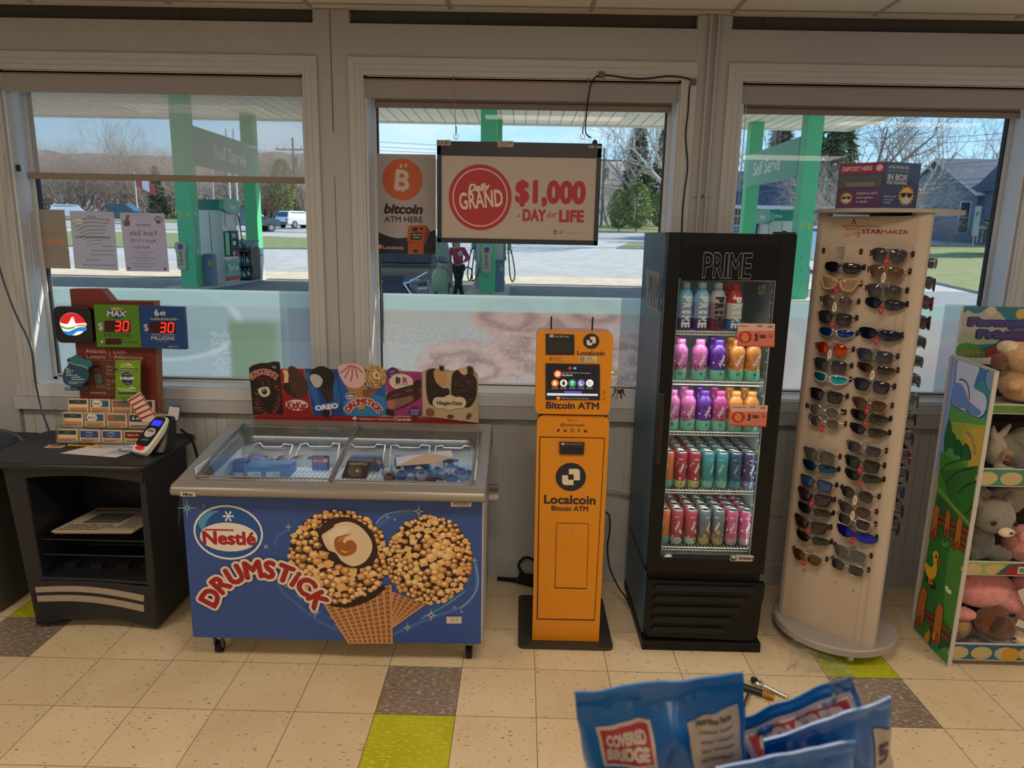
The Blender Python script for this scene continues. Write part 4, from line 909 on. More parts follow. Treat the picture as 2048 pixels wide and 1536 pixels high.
# rim
q = MB(); prof = [(-.795, .752), (-.862, .757), (-.870, .770), (-.868, .788), (-.852, .803), (-.80, .809), (-.785, .78)]
q.prism(GR, [(y, z) for y, z in prof], Frame((0, 0, 0), (0, 1, 0), (0, 0, 1)), -1.35, -.118)
for x0, x1 in ((-1.35, -1.27), (-.175, -.118)): q.prism(GR, [(-.80, .758), (-.80, .808), (-.23, .900), (-.23, .80)], Frame((0, 0, 0), (0, 1, 0), (0, 0, 1)), x0, x1)
q.prism(GR, [(-.30, .80), (-.30, .892), (-.215, .902), (-.215, .80)], Frame((0, 0, 0), (0, 1, 0), (0, 0, 1)), -1.35, -.118)
mk('rim', q, fz, bevel=.010, bseg=3, smooth=40)
q = MB(); fr = FY(-.8705); q.prism('b8b4ac', rrect(-1.305, .760, -1.245, .779, .002), fr, 0, .001); q.tx('141414', fr, 'Hiron', -1.275, .7692, .0115, .0014, bold=.05); mk('maker_badge', q, fz)
LG = glass_mat('lid_glass', 'dfe6e8', .12); sl = (.894-.815)/(.50)
def zt_(y): return .815+(y+.80)*sl
for i, (a, b, dz) in enumerate(((-1.268, -.735, .004), (-.735, -.178, -.001))):
    q = MB(); L_ = []
    for j in range(9):
        y = -.80+.50*j/8; z = zt_(y)+dz+.010*sin(pi*j/8); L_ += [(a, y, z), (b, y, z)]
    q.add(LG, L_, [(2*j, 2*j+1, 2*j+3, 2*j+2) for j in range(8)])
    for x in (a, b):
        q.tube(GRD, [(x, -.80+.50*j/8, zt_(-.80+.50*j/8)+dz+.010*sin(pi*j/8)) for j in range(9)], .005 if x != -.735 else .010, 6)
    q.cyl(GR, (a, -.80, zt_(-.80)+dz), (b, -.80, zt_(-.80)+dz), .004, n=6)
    mk('glass_lid', q, fz, label='left glass lid' if i == 0 else 'right glass lid', smooth=50)
# interior liner, lit
q = MB(); LIN_ = mat('freezer_liner', 'eef2f4', .4)
q.bb(LIN_, -1.288, -.167, -.763, -.272, .690, .694); q.bb(LIN_, -1.288, -.167, -.276, -.272, .69, .855); q.bb(LIN_, -1.29, -1.286, -.763, -.272, .69, .84); q.bb(LIN_, -.169, -.165, -.763, -.272, .69, .84)
for i in range(54):
    for j in range(9): q.box('8aa0b8', (-1.27+.0205*i, -.50+.026*j, .6945), (.010, .010, .001))
mk('liner', q, fz)
q = MB(); q.bb(mat('freezer_led', 'dfeeff', .3, emit='cfe4ff', es=22), -1.25, -.20, -.288, -.280, .846, .852); mk('light_strip', q, fz)
ld = bpy.data.lights.new('freezer_lamp', 'AREA'); ld.shape = 'RECTANGLE'; ld.size = 1.0; ld.size_y = .02; ld.energy = 1.1; ld.color = (.92, .96, 1)
lo = bpy.data.objects.new('freezer_lamp', ld); COL.objects.link(lo); lo.location = (-.73, -.30, .842); lo.rotation_euler = (radians(-35), 0, 0)
WW = mat('white_wire', 'dcdcd8', .35)
for pts in ([(460, 790), (525, 585), (560, 578), (578, 600), (690, 602), (705, 585), (762, 588), (738, 720)], [(772, 780), (812, 585), (850, 580), (868, 600), (1000, 600), (1012, 580), (1052, 582), (1045, 720)], [(1058, 740), (1092, 588), (1130, 585), (1145, 602), (1270, 604), (1285, 585), (1335, 590), (1325, 740)],
            [(1372, 720), (1372, 595), (1410, 592), (1425, 605), (1545, 608), (1560, 590), (1612, 595), (1600, 740)], [(1640, 720), (1648, 600), (1690, 594), (1700, 608), (1810, 610), (1825, 596), (1875, 600), (1870, 740)]):
    q = MB(); p = PR(q, FY(-.30), 340, 700, .32227); P = [p.g(*a) for a in pts]
    P = [(x, -.30, max(z, .705)) for x, z in P]; q.tube(WW, [(P[0][0]-.01, -.62, .705), (P[0][0], -.34, .712)]+P[1:-1]+[(P[-1][0], -.34, .712), (P[-1][0]+.005, -.62, .705)], .0028, 6); mk('wire_divider', q, fz, smooth=60)
for x, y in ((-1.26, -.735), (-.188, -.735), (-1.26, -.30), (-.188, -.30)):
    q = MB(); q.box(M_K, (x, y, .100), (.05, .045, .030)); q.box('707068', (x-.016, y+.005, .066), (.004, .03, .05)); q.box('707068', (x+.016, y+.005, .066), (.004, .03, .05))
    q.cyl(M_RB, (x-.013, y+.012, .026), (x+.013, y+.012, .026), .026, n=18); q.cyl('8a8a80', (x-.015, y+.012, .026), (x+.015, y+.012, .026), .009, n=10); mk('caster', q, fz, smooth=40)
for z in (.60, .55):
    q = MB(); q.cyl(GRD if z > .57 else WHT, (-.13, -.26, z), (-.085, -.26, z), .018, n=14); mk('side_knob', q, fz, smooth=40)
# things inside the freezer
def fzbox(name, lab, cat, cn, c, y, dep, fn=None, grp=None):
    q = MB(); p = PR(q, FY(y), 340, 700, .32227); P = [p.g(*a) for a in cn]; P = [(x, max(z, .6955)) for x, z in P]
    q.prism(c, P, p.fr, -dep, 0); p.h = .0006
    if fn: fn(p)
    tag(mk(name, q), lab, cat, grp)
def card(txt, c):
    def f(p):
        pass
    return f
fzbox('price_card', 'cream price card in the leftmost freezer basket', 'card', [(535, 655), (638, 657), (636, 706), (536, 704)], '3a5a8c', -.32, .004, lambda p: (p.r('bfa77c', 540, 668, 634, 702), p.t('2a2a2a', 'Barre 4.99', 595, 684, 12, w=70), p.d('2b1c14', 552, 684, 12, 14)), 'price cards in the freezer')
fzbox('price_card', 'cream price card, second in the leftmost freezer basket', 'card', [(652, 655), (756, 657), (758, 708), (654, 706)], '3a5a8c', -.318, .004, lambda p: (p.r('bfa77c', 657, 668, 752, 704), p.t('2a2a2a', 'Barre 4.99', 712, 685, 12, w=70), p.d('2b1c14', 670, 685, 12, 14)), 'price cards in the freezer')
fzbox('price_card', 'red and blue price card standing alone in the second freezer basket', 'card', [(882, 655), (988, 657), (988, 745), (882, 742)], '2a5aa8', -.335, .004, lambda p: (p.r('b84a40', 886, 668, 984, 702), p.d('e0dcd4', 966, 685, 14, 12), p.d('e8b0a0', 900, 685, 12), p.t('f0d8d0', 'Glace', 930, 686, 12)), 'price cards in the freezer')
fzbox('price_card', 'yellow and blue price card at the right end of the freezer', 'card', [(1692, 675), (1790, 680), (1788, 732), (1696, 728)], '2a5aa8', -.33, .004, lambda p: (p.d('e8e0d0', 1774, 704, 14, 12), p.d('d8b840', 1712, 708, 14, 12), p.d('6a4a2a', 1740, 700, 18, 10)), 'price cards in the freezer')
fzbox('ice_cream_box', 'dark red and black drumstick cone box in the middle freezer basket', 'box', [(1100, 690), (1248, 695), (1215, 800), (1062, 796)], '3a0f12', -.50, .05, lambda p: (p.t('d8c8c0', 'DRUMSTICK', 1170, 706, 14, w=110, bold=.05), nutball(p, 1148, 752, 44, 36, 3, 5, cols=('1a1212', '2a1a1a', '5a2018'), dark='101010'), p.d('c8beb4', 1162, 748, 12, 10)))
fzbox('ice_cream_box', 'orange and brown printed box against the back of the middle freezer basket', 'box', [(1120, 665), (1310, 668), (1325, 745), (1122, 742)], '27508c', -.345, .03, lambda p: (p.r('8a4a30', 1124, 670, 1312, 700), p.t('e0b088', 'DRUMSTICK', 1180, 684, 14, w=90, bold=.05), p.d('c8a078', 1252, 684, 12), p.d('c89068', 1290, 684, 14, 10), star(p, 'f0f0f0', 1300, 700, 28)))
fzbox('ice_cream_box', 'plain blue box under the envelope in the fourth freezer basket', 'box', [(1390, 670), (1602, 700), (1610, 770), (1392, 760)], '2c5a96', -.40, .05)
fzbox('ice_cream_box', 'blue carton of white tags at the front left of the freezer', 'box', [(455, 728), (738, 728), (742, 792), (458, 792)], '5f86c0', -.54, .10, lambda p: (p.r('c8d4e0', 480, 755, 565, 790), p.r('c8d4e0', 596, 755, 680, 790), p.t('2a3a5a', '4.99', 535, 772, 12), p.t('2a3a5a', '4.99', 655, 772, 12)))
for i in range(9):
    x = -1.075+.022*i; q = MB(); q.ell(('caa87a', 'e0d8cc', '6a4a34')[i % 3], (x, -.46, .795), (.034, .012, .006), Matrix.Rotation(.4, 3, 'Z') @ Matrix.Rotation(radians(20), 3, 'X'), 10, 6)
    tag(mk('ice_cream_bar', q, smooth=60), 'wrapped ice cream bar on the blue freezer carton, %s from left' % ('first', 'second', 'third', 'fourth', 'fifth', 'sixth', 'seventh', 'eighth', 'ninth')[i], 'ice cream', 'wrapped bars on the blue carton')
R_ = random.Random(3); k_ = 0
for j in range(2):
    for i in range(9):
        x = -.57+.045*i+R_.uniform(-.006, .006)+.02*j; y = -.47-.06*j; q = MB()
        q.ell(('9aa4bc', '7a5a4a', 'c8c4cc', '5a6a94', '8a4a44')[(i*2+j) % 5], (x, y, .735+.012*(i % 2)), (.028, .026, .020), None, 12, 8); q.ell(('e0e0e8', '2f1c14', '3a4f86')[(i+j) % 3], (x, y-.006, .748+.012*(i % 2)), (.016, .014, .010), None, 8, 6)
        tag(mk('ice_cream_cup', q, smooth=60), 'small wrapped ice cream at right in the freezer, %s row, %s from left' % (('back', 'front')[j], ('first', 'second', 'third', 'fourth', 'fifth', 'sixth', 'seventh', 'eighth', 'ninth')[i]), 'ice cream', 'small wrapped ice creams'); k_ += 1
for i, (x, y) in enumerate(((-1.245, -.42), (-1.175, -.40), (-1.215, -.49), (-1.205, -.345))):
    q = MB(); z0 = .70 if i < 3 else .70; q.lathe('6a5a86', [(.028, z0), (.034, z0+.05), (.035, z0+.055), (.034, z0+.062), (.001, z0+.063)], (x, y, 0), 16); fr = Frame((x, y-.0345, z0+.03)); q.lathe('c8c0cc', [(.0352, z0+.02), (.0355, z0+.04)], (x, y, 0), 16, caps=False); q.tx('8a2a5a', Frame((x, y, z0+.0636), (1, 0, 0), (0, 1, 0)), 'BR', 0, 0, .018, 0, bold=.04)
    tag(mk('ice_cream_tub', q, smooth=40), ('purple ice cream tub in the far left corner of the freezer, nearest the end', 'purple ice cream tub in the left corner, second from the end', 'purple ice cream tub in the left corner, nearest the front', 'purple ice cream tub in the left corner, nearest the back')[i], 'tub', 'purple tubs in the freezer')
# envelope lying on the right lid
q = MB(); p = PR(q, Frame((0, -.80, .833), (1, 0, 0), (0, 1, sl)), 340, 700, .32227); a_ = [(1402, 668), (1745, 624), (1758, 668), (1408, 722)]
q.prism('c9c9d2', [p.g(*a) for a in a_], p.fr, 0, .0012); q.prism('b9a58c', [p.g(*a) for a in ((1408, 722), (1590, 640), (1758, 668), (1640, 706))], p.fr, .0012, .0022)
tag(mk('envelope', q), 'open white and cream envelope lying on the right freezer lid', 'envelope')

# ================================================================== cardboard header behind the freezer
hd = thing('ice_cream_header', 'long printed cardboard header with six ice cream pictures standing behind the freezer', 'sign', (-.73, -.195, .906)); q = MB(); p = PR(q, FY(-.200), 340, 700, .32227)
o = [(490, 110), (512, 92), (560, 80), (612, 78), (640, 70), (676, 72), (682, 88), (684, 118), (712, 112), (740, 100), (770, 104), (800, 115), (868, 118), (900, 100), (945, 98), (985, 114), (1040, 112), (1062, 92), (1110, 82), (1172, 86), (1206, 104), (1240, 92), (1290, 96), (1338, 124), (1352, 122), (1380, 106), (1416, 118), (1440, 128), (1560, 136), (1600, 118), (1640, 112), (1668, 118), (1672, 92), (1702, 96), (1704, 120), (1752, 130), (1842, 108), (1850, 96), (1878, 98), (1890, 130), (1912, 152), (1916, 452), (1880, 456), (520, 432)]
CB = mat('cardboard_edge', 'b8a68c', .7); q.prism(mat('header_base', 'b8a88e', .5), [p.g(*a) for a in o], p.fr, -.006, 0, side=CB); p.h = .0004
rd = '8f1620'
p.p(rd, [(520, 406), (1900, 430), (1912, 456), (1880, 456), (520, 434)])
# 1 black drumstick panel
p.p('151013', [(490, 112), (515, 94), (560, 82), (612, 80), (640, 72), (676, 74), (682, 90), (706, 404), (516, 404)]); p.p('3a1210', curve([(540, 260), (660, 200), (690, 290), (660, 395), (600, 400), (540, 330)], 4))
for i in range(26):
    a = i*.61; p.s_(('c85a20', 'd88a30', '8a2a14')[i % 3], [(605+60*cos(a), 305+80*sin(a)), (605+(80+i % 5*6)*cos(a+.12), 305+(95+i % 4*6)*sin(a+.12))], 2.4)
p.p('14100f', curve([(545, 250), (590, 215), (650, 235), (665, 290), (640, 345), (620, 398), (600, 360), (560, 300)], 5)); p.p('cfc4b8', curve([(550, 240), (585, 228), (612, 232), (622, 262), (608, 285), (575, 290), (552, 268)], 4)); p.d('161010', 586, 258, 16, 18); p.d('cfc4b8', 583, 252, 5)
arcword(p, 'DRUMSTiCK', 588, 240, 108, 140, 42, 28, 'a01c24', 'd0c4b8', .15, .05)
p.t('7a1c1e', 'STRANGER', 590, 174, 14, w=98, bold=.01); p.t('7a1c1e', 'THINGS', 592, 190, 11, w=70, bold=.01); p.d('5a7ab0', 648, 106, 14, 9); p.lines('8a5a50', 528, 352, 570, 368, 2, 2)
# 2 red KitKat panel
p.p(rd, [(684, 118), (830, 116), (886, 404), (706, 404)]); p.p('2a1712', curve([(700, 220), (730, 230), (760, 270), (820, 300), (760, 290), (715, 255)], 4)); p.p('4a2a1e', curve([(742, 102), (780, 108), (830, 160), (858, 220), (850, 280), (815, 298), (775, 280), (745, 215), (735, 150)], 6))
p.p('d8c090', [(700, 125), (728, 122), (738, 150), (735, 200), (708, 204), (712, 160)]); p.p('2a1712', [(704, 204), (740, 204), (790, 290), (760, 288), (715, 250)])
R_ = random.Random(8)
for i in range(70):
    a, r = R_.uniform(0, 6.3), sqrt(R_.random()); x, y = 798+50*r*cos(a)-r*12*sin(a), 200+88*r*sin(a)
    p.d(('7a4a34', '8c5c44', '331c14')[i % 3], x, y, 3.4, 2.4, n=6)
p.d('d8ccc0', 790, 340, 70, 34); p.t('9a1c22', 'KitKat', 790, 342, 46, w=118, bold=.05, shear=.1); p.t('d8ccc0', 'Nestlé', 740, 322, 14, w=36)
# 3 OREO panel
p.p('163e86', [(838, 114), (1042, 118), (1078, 404), (892, 404)]); p.p('2460a8', curve([(850, 130), (900, 200), (930, 330), (900, 330), (860, 220)], 4)); p.p('2460a8', curve([(1010, 150), (1040, 200), (1060, 330), (1020, 300)], 4)); p.p('2a211c', [(915, 225), (1015, 215), (1012, 300), (990, 345)]); p.p('17120f', curve([(868, 190), (880, 130), (930, 100), (985, 112), (1022, 160), (1015, 215), (970, 240), (905, 230)], 5))
p.p('b8b4b8', curve([(875, 155), (900, 148), (925, 155), (950, 185), (935, 225), (905, 230), (880, 200), (870, 175)], 4)); p.p('2a62b0', curve([(896, 362), (920, 340), (1040, 318), (1056, 332), (1030, 352), (920, 380)], 4)); p.t('e4e4e8', 'OREO', 974, 350, 30, w=140, bold=.06, rot=.14); p.d('15110f', 978, 390, 30, 28); p.s_('c8ccd0', ocurve([(992, 368), (1003, 390), (992, 408)], 4), 4)
# 4 drumstick blue
p.p('1c56a4', [(1042, 114), (1338, 124), (1340, 398), (1078, 404)]); p.p('2f7ab8', curve([(1100, 300), (1200, 280), (1330, 290), (1338, 395), (1095, 400)], 4)); waffle(p, (1100, 230), (1225, 215), (1200, 380), n=7, m=9, bl=(1185, 380)); waffle(p, (1200, 250), (1300, 230), (1215, 330), n=5, m=6, bl=(1205, 330), base='6a3e28', line='8c5c3c')
p.p('d8b0b0', curve([(1045, 105), (1110, 84), (1172, 88), (1208, 120), (1215, 190), (1180, 230), (1120, 232), (1075, 195)], 5))
for a in ((1060, 140, 1110, 95), (1085, 170, 1120, 92), (1125, 190, 1130, 92), (1165, 170, 1140, 95), (1195, 140, 1150, 100)): p.s_('a85a62', ocurve([(a[2], a[3]), ((a[0]+a[2])/2+6, (a[1]+a[3])/2), (a[0], a[1])], 4), 9)
nutball(p, 1277, 165, 68, 70, 31, 7, hole=(1283, 155, 28, 30)); p.d('d8c4a4', 1283, 155, 24, 27); p.d('9a5a28', 1286, 155, 10, 12)
nestle(p, 1122, 285, .46); arcword(p, 'DRUMSTiCK', 1206, 430, 118, 152, 28, 36, 'a01c24', 'd8ccc0', .16, .055)
# 5 BR pink
p.p('9c2c78', [(1342, 128), (1562, 136), (1568, 400), (1360, 398)]); p.d('4a2a6a', 1385, 143, 38, 38); p.t('c8b8d0', 'NEW', 1380, 132, 11, rot=.3); p.t('c8b8d0', 'NOUVEAU', 1392, 150, 9, w=50, rot=.3)
p.d('d0c4b4', 1437, 195, 74, 50); p.t('2a1a1a', 'B', 1418, 184, 36, bold=.06); p.t('a83064', 'R', 1462, 184, 36, bold=.05); p.t('a83064', '3', 1428, 184, 22, bold=.02); p.t('2a1a1a', 'BASKIN ROBBINS', 1440, 211, 8, w=84)
p.p('3a201a', curve([(1345, 285), (1380, 250), (1460, 225), (1510, 215), (1550, 240), (1555, 290), (1500, 330), (1400, 370), (1355, 340)], 5)); p.p('8a5a54', curve([(1350, 310), (1440, 295), (1500, 280), (1510, 310), (1440, 345), (1380, 368), (1350, 345)], 4)); p.p('b07060', curve([(1352, 320), (1385, 312), (1400, 340), (1365, 360)], 4))
for i in range(60):
    x = 1355+R_.random()*160; p.d('a8786a', x, 296-(x-1355)*.38+R_.uniform(-12, 12), 2.4, 1.8, n=5)
p.p('2a1a18', [(1520, 190), (1540, 178), (1565, 190), (1560, 230), (1530, 245), (1508, 215)]); p.p('241614', [(1345, 360), (1395, 372), (1393, 405), (1345, 398)]); p.d('4a2a6a', 1522, 380, 38, 34); p.t('c8b8d0', 'CHOCOLATE', 1521, 368, 8, w=60, bold=.02); p.t('c8b8d0', 'MOUSSE', 1521, 381, 8, w=44, bold=.02); p.t('c8b8d0', 'ROYALE', 1521, 394, 8, w=44, bold=.02)
# 6 Haagen-Dazs cream
p.p('b8a484', [(1566, 140), (1750, 132), (1912, 156), (1914, 448), (1570, 404)]); p.s_('9a8262', ocurve([(1890, 200), (1905, 300), (1880, 400), (1800, 440)], 6), 4)
p.p('2c1816', curve([(1590, 170), (1600, 122), (1640, 112), (1660, 125), (1655, 180), (1690, 230), (1735, 240), (1725, 330), (1640, 345), (1600, 300)], 5)); p.p('b89468', curve([(1640, 130), (1670, 112), (1712, 128), (1722, 200), (1690, 225), (1650, 190)], 4)); p.p('2a1612', [(1672, 94), (1702, 98), (1698, 130), (1675, 124)])
p.p('2a1814', curve([(1758, 140), (1790, 120), (1830, 135), (1880, 150), (1905, 190), (1900, 290), (1860, 350), (1800, 340), (1750, 280), (1748, 190)], 5))
for i in range(60):
    a, r = R_.uniform(0, 6.3), sqrt(R_.random()); p.d(('5a3a2c', '6c4a38', '8a6a50')[i % 3], 1826+66*r*cos(a), 240+90*r*sin(a), 4.5, 2.6, n=6, rot=a)
p.p('2a1612', [(1845, 98), (1878, 104), (1888, 145), (1850, 130)]); p.p('c8b088', curve([(1790, 112), (1835, 108), (1848, 140), (1820, 150)], 4))
for c, k in (('4a3424', 1.03), ('d2c2a6', 1.)): p.p(c, [(1736+(x-1736)*k, 322+(y-322)*k) for x, y in curve([(1632, 322), (1650, 290), (1700, 288), (1736, 272), (1772, 286), (1820, 290), (1840, 322), (1822, 352), (1772, 358), (1736, 370), (1700, 358), (1652, 354)], 4)])
p.t('1c1410', 'Häagen-Dazs', 1736, 323, 24, w=155, bold=.035); p.p('8a4a30', curve([(1590, 370), (1615, 355), (1640, 370), (1640, 400), (1600, 402)], 4)); p.d('5a3422', 1742, 408, 20, 13); p.d('6a3e26', 1856, 405, 14, 22, rot=-.5)
for i in range(5): p.p('cfc4a0', [(1790+8*cos(i*1.25), 415+8*sin(i*1.25)), (1790+34*cos(i*1.25+.12), 415+26*sin(i*1.25+.12)), (1790+8*cos(i*1.25+.6), 415+8*sin(i*1.25+.6))])
p.t('d0b8b0', 'PREPARED IN / PRÉPARÉ AU', 1282, 424, 11, w=208, bold=.02); p.t('d8c8c0', 'Canada', 1446, 424, 19, w=106, bold=.03)
lf_ = [(0, -16), (4, -8), (9, -10), (7, 0), (14, -3), (16, 4), (8, 9), (2, 9), (1, 15), (-1, 15), (-2, 9), (-8, 9), (-16, 4), (-14, -3), (-7, 0), (-9, -10), (-4, -8)]
p.p('d8c8c0', [(1152+a, 418+b) for a, b in lf_])
mk('board', q, hd)
q = MB(); q.bb(rd, -1.24, -.19, -.203, -.165, .906, .921); mk('foot', q, hd)

# ================================================================== yellow bitcoin kiosk
YE = mat('kiosk_yellow', 'd08410', .42); NV = mat('kiosk_navy_print', '1c1e30', .5); KD = mat('kiosk_dark', '2a2826', .5)
atm = thing('bitcoin_kiosk', 'tall narrow yellow bitcoin machine with a touch screen head on a dark base plate', 'kiosk', (.235, -.45, 0))
q = MB(); q.prism(mat('kiosk_base_plate', '34302a', .5), rrect(.022, -.652, .440, -.20, .025), Frame((0, 0, .0005), (1, 0, 0), (0, 1, 0)), 0, .016); mk('base_plate', q, atm, bevel=.002)
q = MB(); p = PR(q, FY(-.605), 1000, 620, 280/614)
q.prism(YE, rrect(.082, .017, .379, 1.047, .020, 5)[0:0]+[(.084, .017), (.380, .017), (.380, 1.02), (.372, 1.040), (.355, 1.049), (.105, 1.049), (.090, 1.040), (.080, 1.02)], p.fr, -.008, 0)
q.prism(KD, [(.088, .017), (.376, .017), (.374, 1.03), (.090, 1.03)], p.fr, -.19, -.008)
p.h = .0004
p.t(NV, 'follow us', 318, 483, 9, w=42); p.t(NV, '@localcoinatm', 317, 503, 13, w=104, bold=.012)
p.p(NV, curve([(248, 534), (256, 534), (262, 527), (263, 522), (258, 521), (254, 527), (249, 523), (251, 530)], 3)); p.d(NV, 286, 529, 8, 6); p.d(YE, 283, 528, 1.6); p.d(YE, 289, 528, 1.6); p.p(NV, rrect(309, 520, 324, 536, 4)); p.p(YE, rrect(311, 522, 322, 534, 3)); p.d(NV, 316.5, 528, 4); p.d(YE, 316.5, 528, 2.4); p.t(NV, 'f', 346, 528, 15, bold=.05); p.t(NV, 'in', 376, 529, 14, bold=.05)
mk('body', q, atm, bevel=.003)
q = MB(); p = PR(q, FY(-.6055), 1000, 620, 280/614)
q.prism(KD, [p.g(*a) for a in ((173, 555), (460, 560), (415, 1362), (161, 1356))], p.fr, -.004, .0015); q.prism(YE, [p.g(*a) for a in ((177, 559), (456, 563), (412, 1355), (166, 1350))], p.fr, 0, .0045); p.h = .0049
p.d(NV, 310, 731, 67, 62)
cr = 'd8c8b0'
for pts in ([(302, 695), (340, 695), (350, 703), (350, 745), (322, 745), (322, 720), (302, 720)], [(272, 723), (298, 723), (298, 742), (322, 742), (322, 766), (282, 766), (272, 757)]): p.p(cr, pts)
p.r(NV, 298, 719, 323, 743); p.t(NV, 'Localcoin', 306, 829, 38, w=222, bold=.035); p.t(NV, 'Bitcoin ATM', 306, 868, 22, w=160, bold=.03)
mk('front_door', q, atm)
dq = q = MB(); p = PR(q, FY(-.6105), 1000, 620, 280/614); q.prism(KD, [p.g(*a) for a in ((248, 933), (389, 936), (380, 1224), (240, 1220))], p.fr, -.002, .0008); q.prism(YE, [p.g(*a) for a in ((250, 935), (386, 938), (378, 1218), (243, 1214))], p.fr, 0, .004)
mk('service_hatch', q, atm); q = MB(); u, v = p.g(316, 959); q.cyl(M_CH, (u, -.612, v), (u, -.619, v), .0065, n=20); q.cyl('3a3630', (u, -.6185, v), (u, -.6195, v), .0035, n=12); mk('lock', q, atm, smooth=40)
q = MB(); p = PR(q, FY(-.610), 1000, 620, 280/614); q.prism(mat('note_slot_dark', '26242e', .35), [p.g(*a) for a in ((260, 577), (370, 580), (367, 632), (260, 630))], p.fr, 0, .010); p.h = .0105; p.r('0c0c10', 270, 600, 360, 612); p.r('141420', 268, 614, 360, 624); p.r('b8b4b0', 268, 580, 282, 588); p.t('b8b4b0', 'Insert one bill at a time', 325, 585, 5, w=72); mk('note_slot', q, atm, bevel=.001)
q = MB(); q.prism(KD, [(.09, 1.035), (.37, 1.035), (.37, 1.075), (.09, 1.075)], FY(-.59), -.13, 0); mk('neck', q, atm)
yh = -.620; q = MB(); p = PR(q, FY(yh), 1000, 620, 280/614); cn = [p.g(*a) for a in ((154, 90), (478, 94), (484, 444), (150, 440))]
hx0, hx1, hz0, hz1 = .070, .377, 1.058, 1.402
q.prism(YE, rrect(hx0, hz0, hx1, hz1, .022, 5), p.fr, -.11, 0); qh = q
q = MB(); p.mb = q; p.h = .0004
q.prism(NV, [p.g(*a) for a in ((200, 104), (326, 108), (326, 197), (200, 196))], p.fr, 0, .003); p.h = .0034; p.p('0e0f12', [(206, 126), (320, 128), (320, 194), (206, 192)]); p.p('1d2022', [(210, 130), (316, 132), (316, 190), (210, 188)]); p.t('c8c0b0', 'Scan QR Code', 270, 115, 8, w=62); p.r('c8c0b0', 218, 107, 234, 119); p.t(NV, 'ID', 226, 113, 7)
mk('code_reader', q, atm)
q = qh; p.mb = q; p.h = .0004
p.d(NV, 400, 137, 36, 34)
for pts in ([(396, 117), (414, 117), (420, 122), (420, 146), (404, 146), (404, 132), (396, 132)], [(380, 132), (394, 132), (394, 143), (404, 143), (404, 155), (386, 155), (380, 150)]): p.p(cr, pts)
p.r(NV, 393, 130, 405, 143); p.t(NV, 'Localcoin', 399, 188, 20, w=120, bold=.03); p.d('a02a1c', 224, 214, 8); p.t('e8d0b0', '!', 224, 214, 9); p.r('c88a2a', 236, 204, 286, 225); p.lines('8a3a14', 238, 206, 284, 224, 5, 2); p.r('c8bca4', 348, 204, 424, 228); p.lines('5a5040', 378, 207, 420, 225, 4, 3); p.r('8a8070', 351, 206, 372, 226)
p.t(NV, 'Bitcoin ATM', 318, 418, 30, w=230, bold=.035); p.d('8a5a1c', 458, 360, 5); p.lines('8a5a1c', 445, 368, 470, 374, 1); p.r('8a5a1c', 454, 380, 463, 388); p.lines('8a5a1c', 445, 390, 474, 396, 1)
mk('head', q, atm, smooth=35)
q = MB(); p.mb = q; q.prism(NV, [p.g(*a) for a in ((199, 233), (438, 238), (438, 395), (200, 394))], p.fr, 0, .003); p.h = .0034
scr = lambda c, s=.55: mat('screen_'+c, c, .25, emit=c, es=s)
p.p(scr('15161e'), [(204, 239), (430, 244), (429, 378), (205, 375)]); p.d(scr('c8642a'), 253, 280, 17); p.d(scr('e8d8c8'), 253, 280, 10); p.r(scr('c8642a'), 250, 277, 256, 283)
p.t(scr('d8d8e0'), 'Buy Bitcoin', 296, 284, 9, w=44); p.t(scr('a8a8b8'), 'Anyone can buy bitcoin here - tap to start now', 335, 274, 6, w=125); p.r(scr('c83030'), 301, 249, 312, 260); p.p(scr('6ab0e0'), [(318, 254), (330, 249), (336, 254), (330, 260)])
for i, (c, ch) in enumerate((('d87820', 'B'), ('d8d8e0', '◆'), ('2a9a80', 'T'), ('6a7ac0', 'Ł'), ('e4e8f4', ''))):
    x = 241+38*i; p.d(scr(c), x, 320, 16, 16)
    if ch == '◆': p.p(scr('202430'), [(x, 307), (x+8, 321), (x, 333), (x-8, 321)])
    elif ch: p.t(scr('f4f4f4'), ch.replace('Ł', 'L'), x, 320, 15, bold=.04)
    else: p.lines(scr('505468'), x-10, 312, x+10, 328, 3)
    p.t(scr('c0c0cc'), 'BTC USDT'[:7], x, 342, 5, w=26)
p.p(scr('4a50c8'), [(282, 354), (358, 356), (358, 366), (282, 364)]); p.p(scr('b8bcc8', .8), [(206, 363), (429, 367), (428, 376), (206, 374)]); p.p(scr('d8c8a8', .35), [(372, 246), (429, 244), (428, 366), (368, 365)], p.h-.0012) if False else None
p.t('c8c0b0', 'Tap Screen to Get Started', 328, 386, 8, w=118); p.r('d86a5a', 247, 379, 264, 392); p.r('f0e0d8', 251, 382, 260, 389)
mk('screen', q, atm)
for x_ in (.128, .297):
    q = MB(); q.cyl(M_K, (x_, -.56, 1.40), (x_, -.56, 1.455), .0035, n=8); mk('antenna', q, atm)
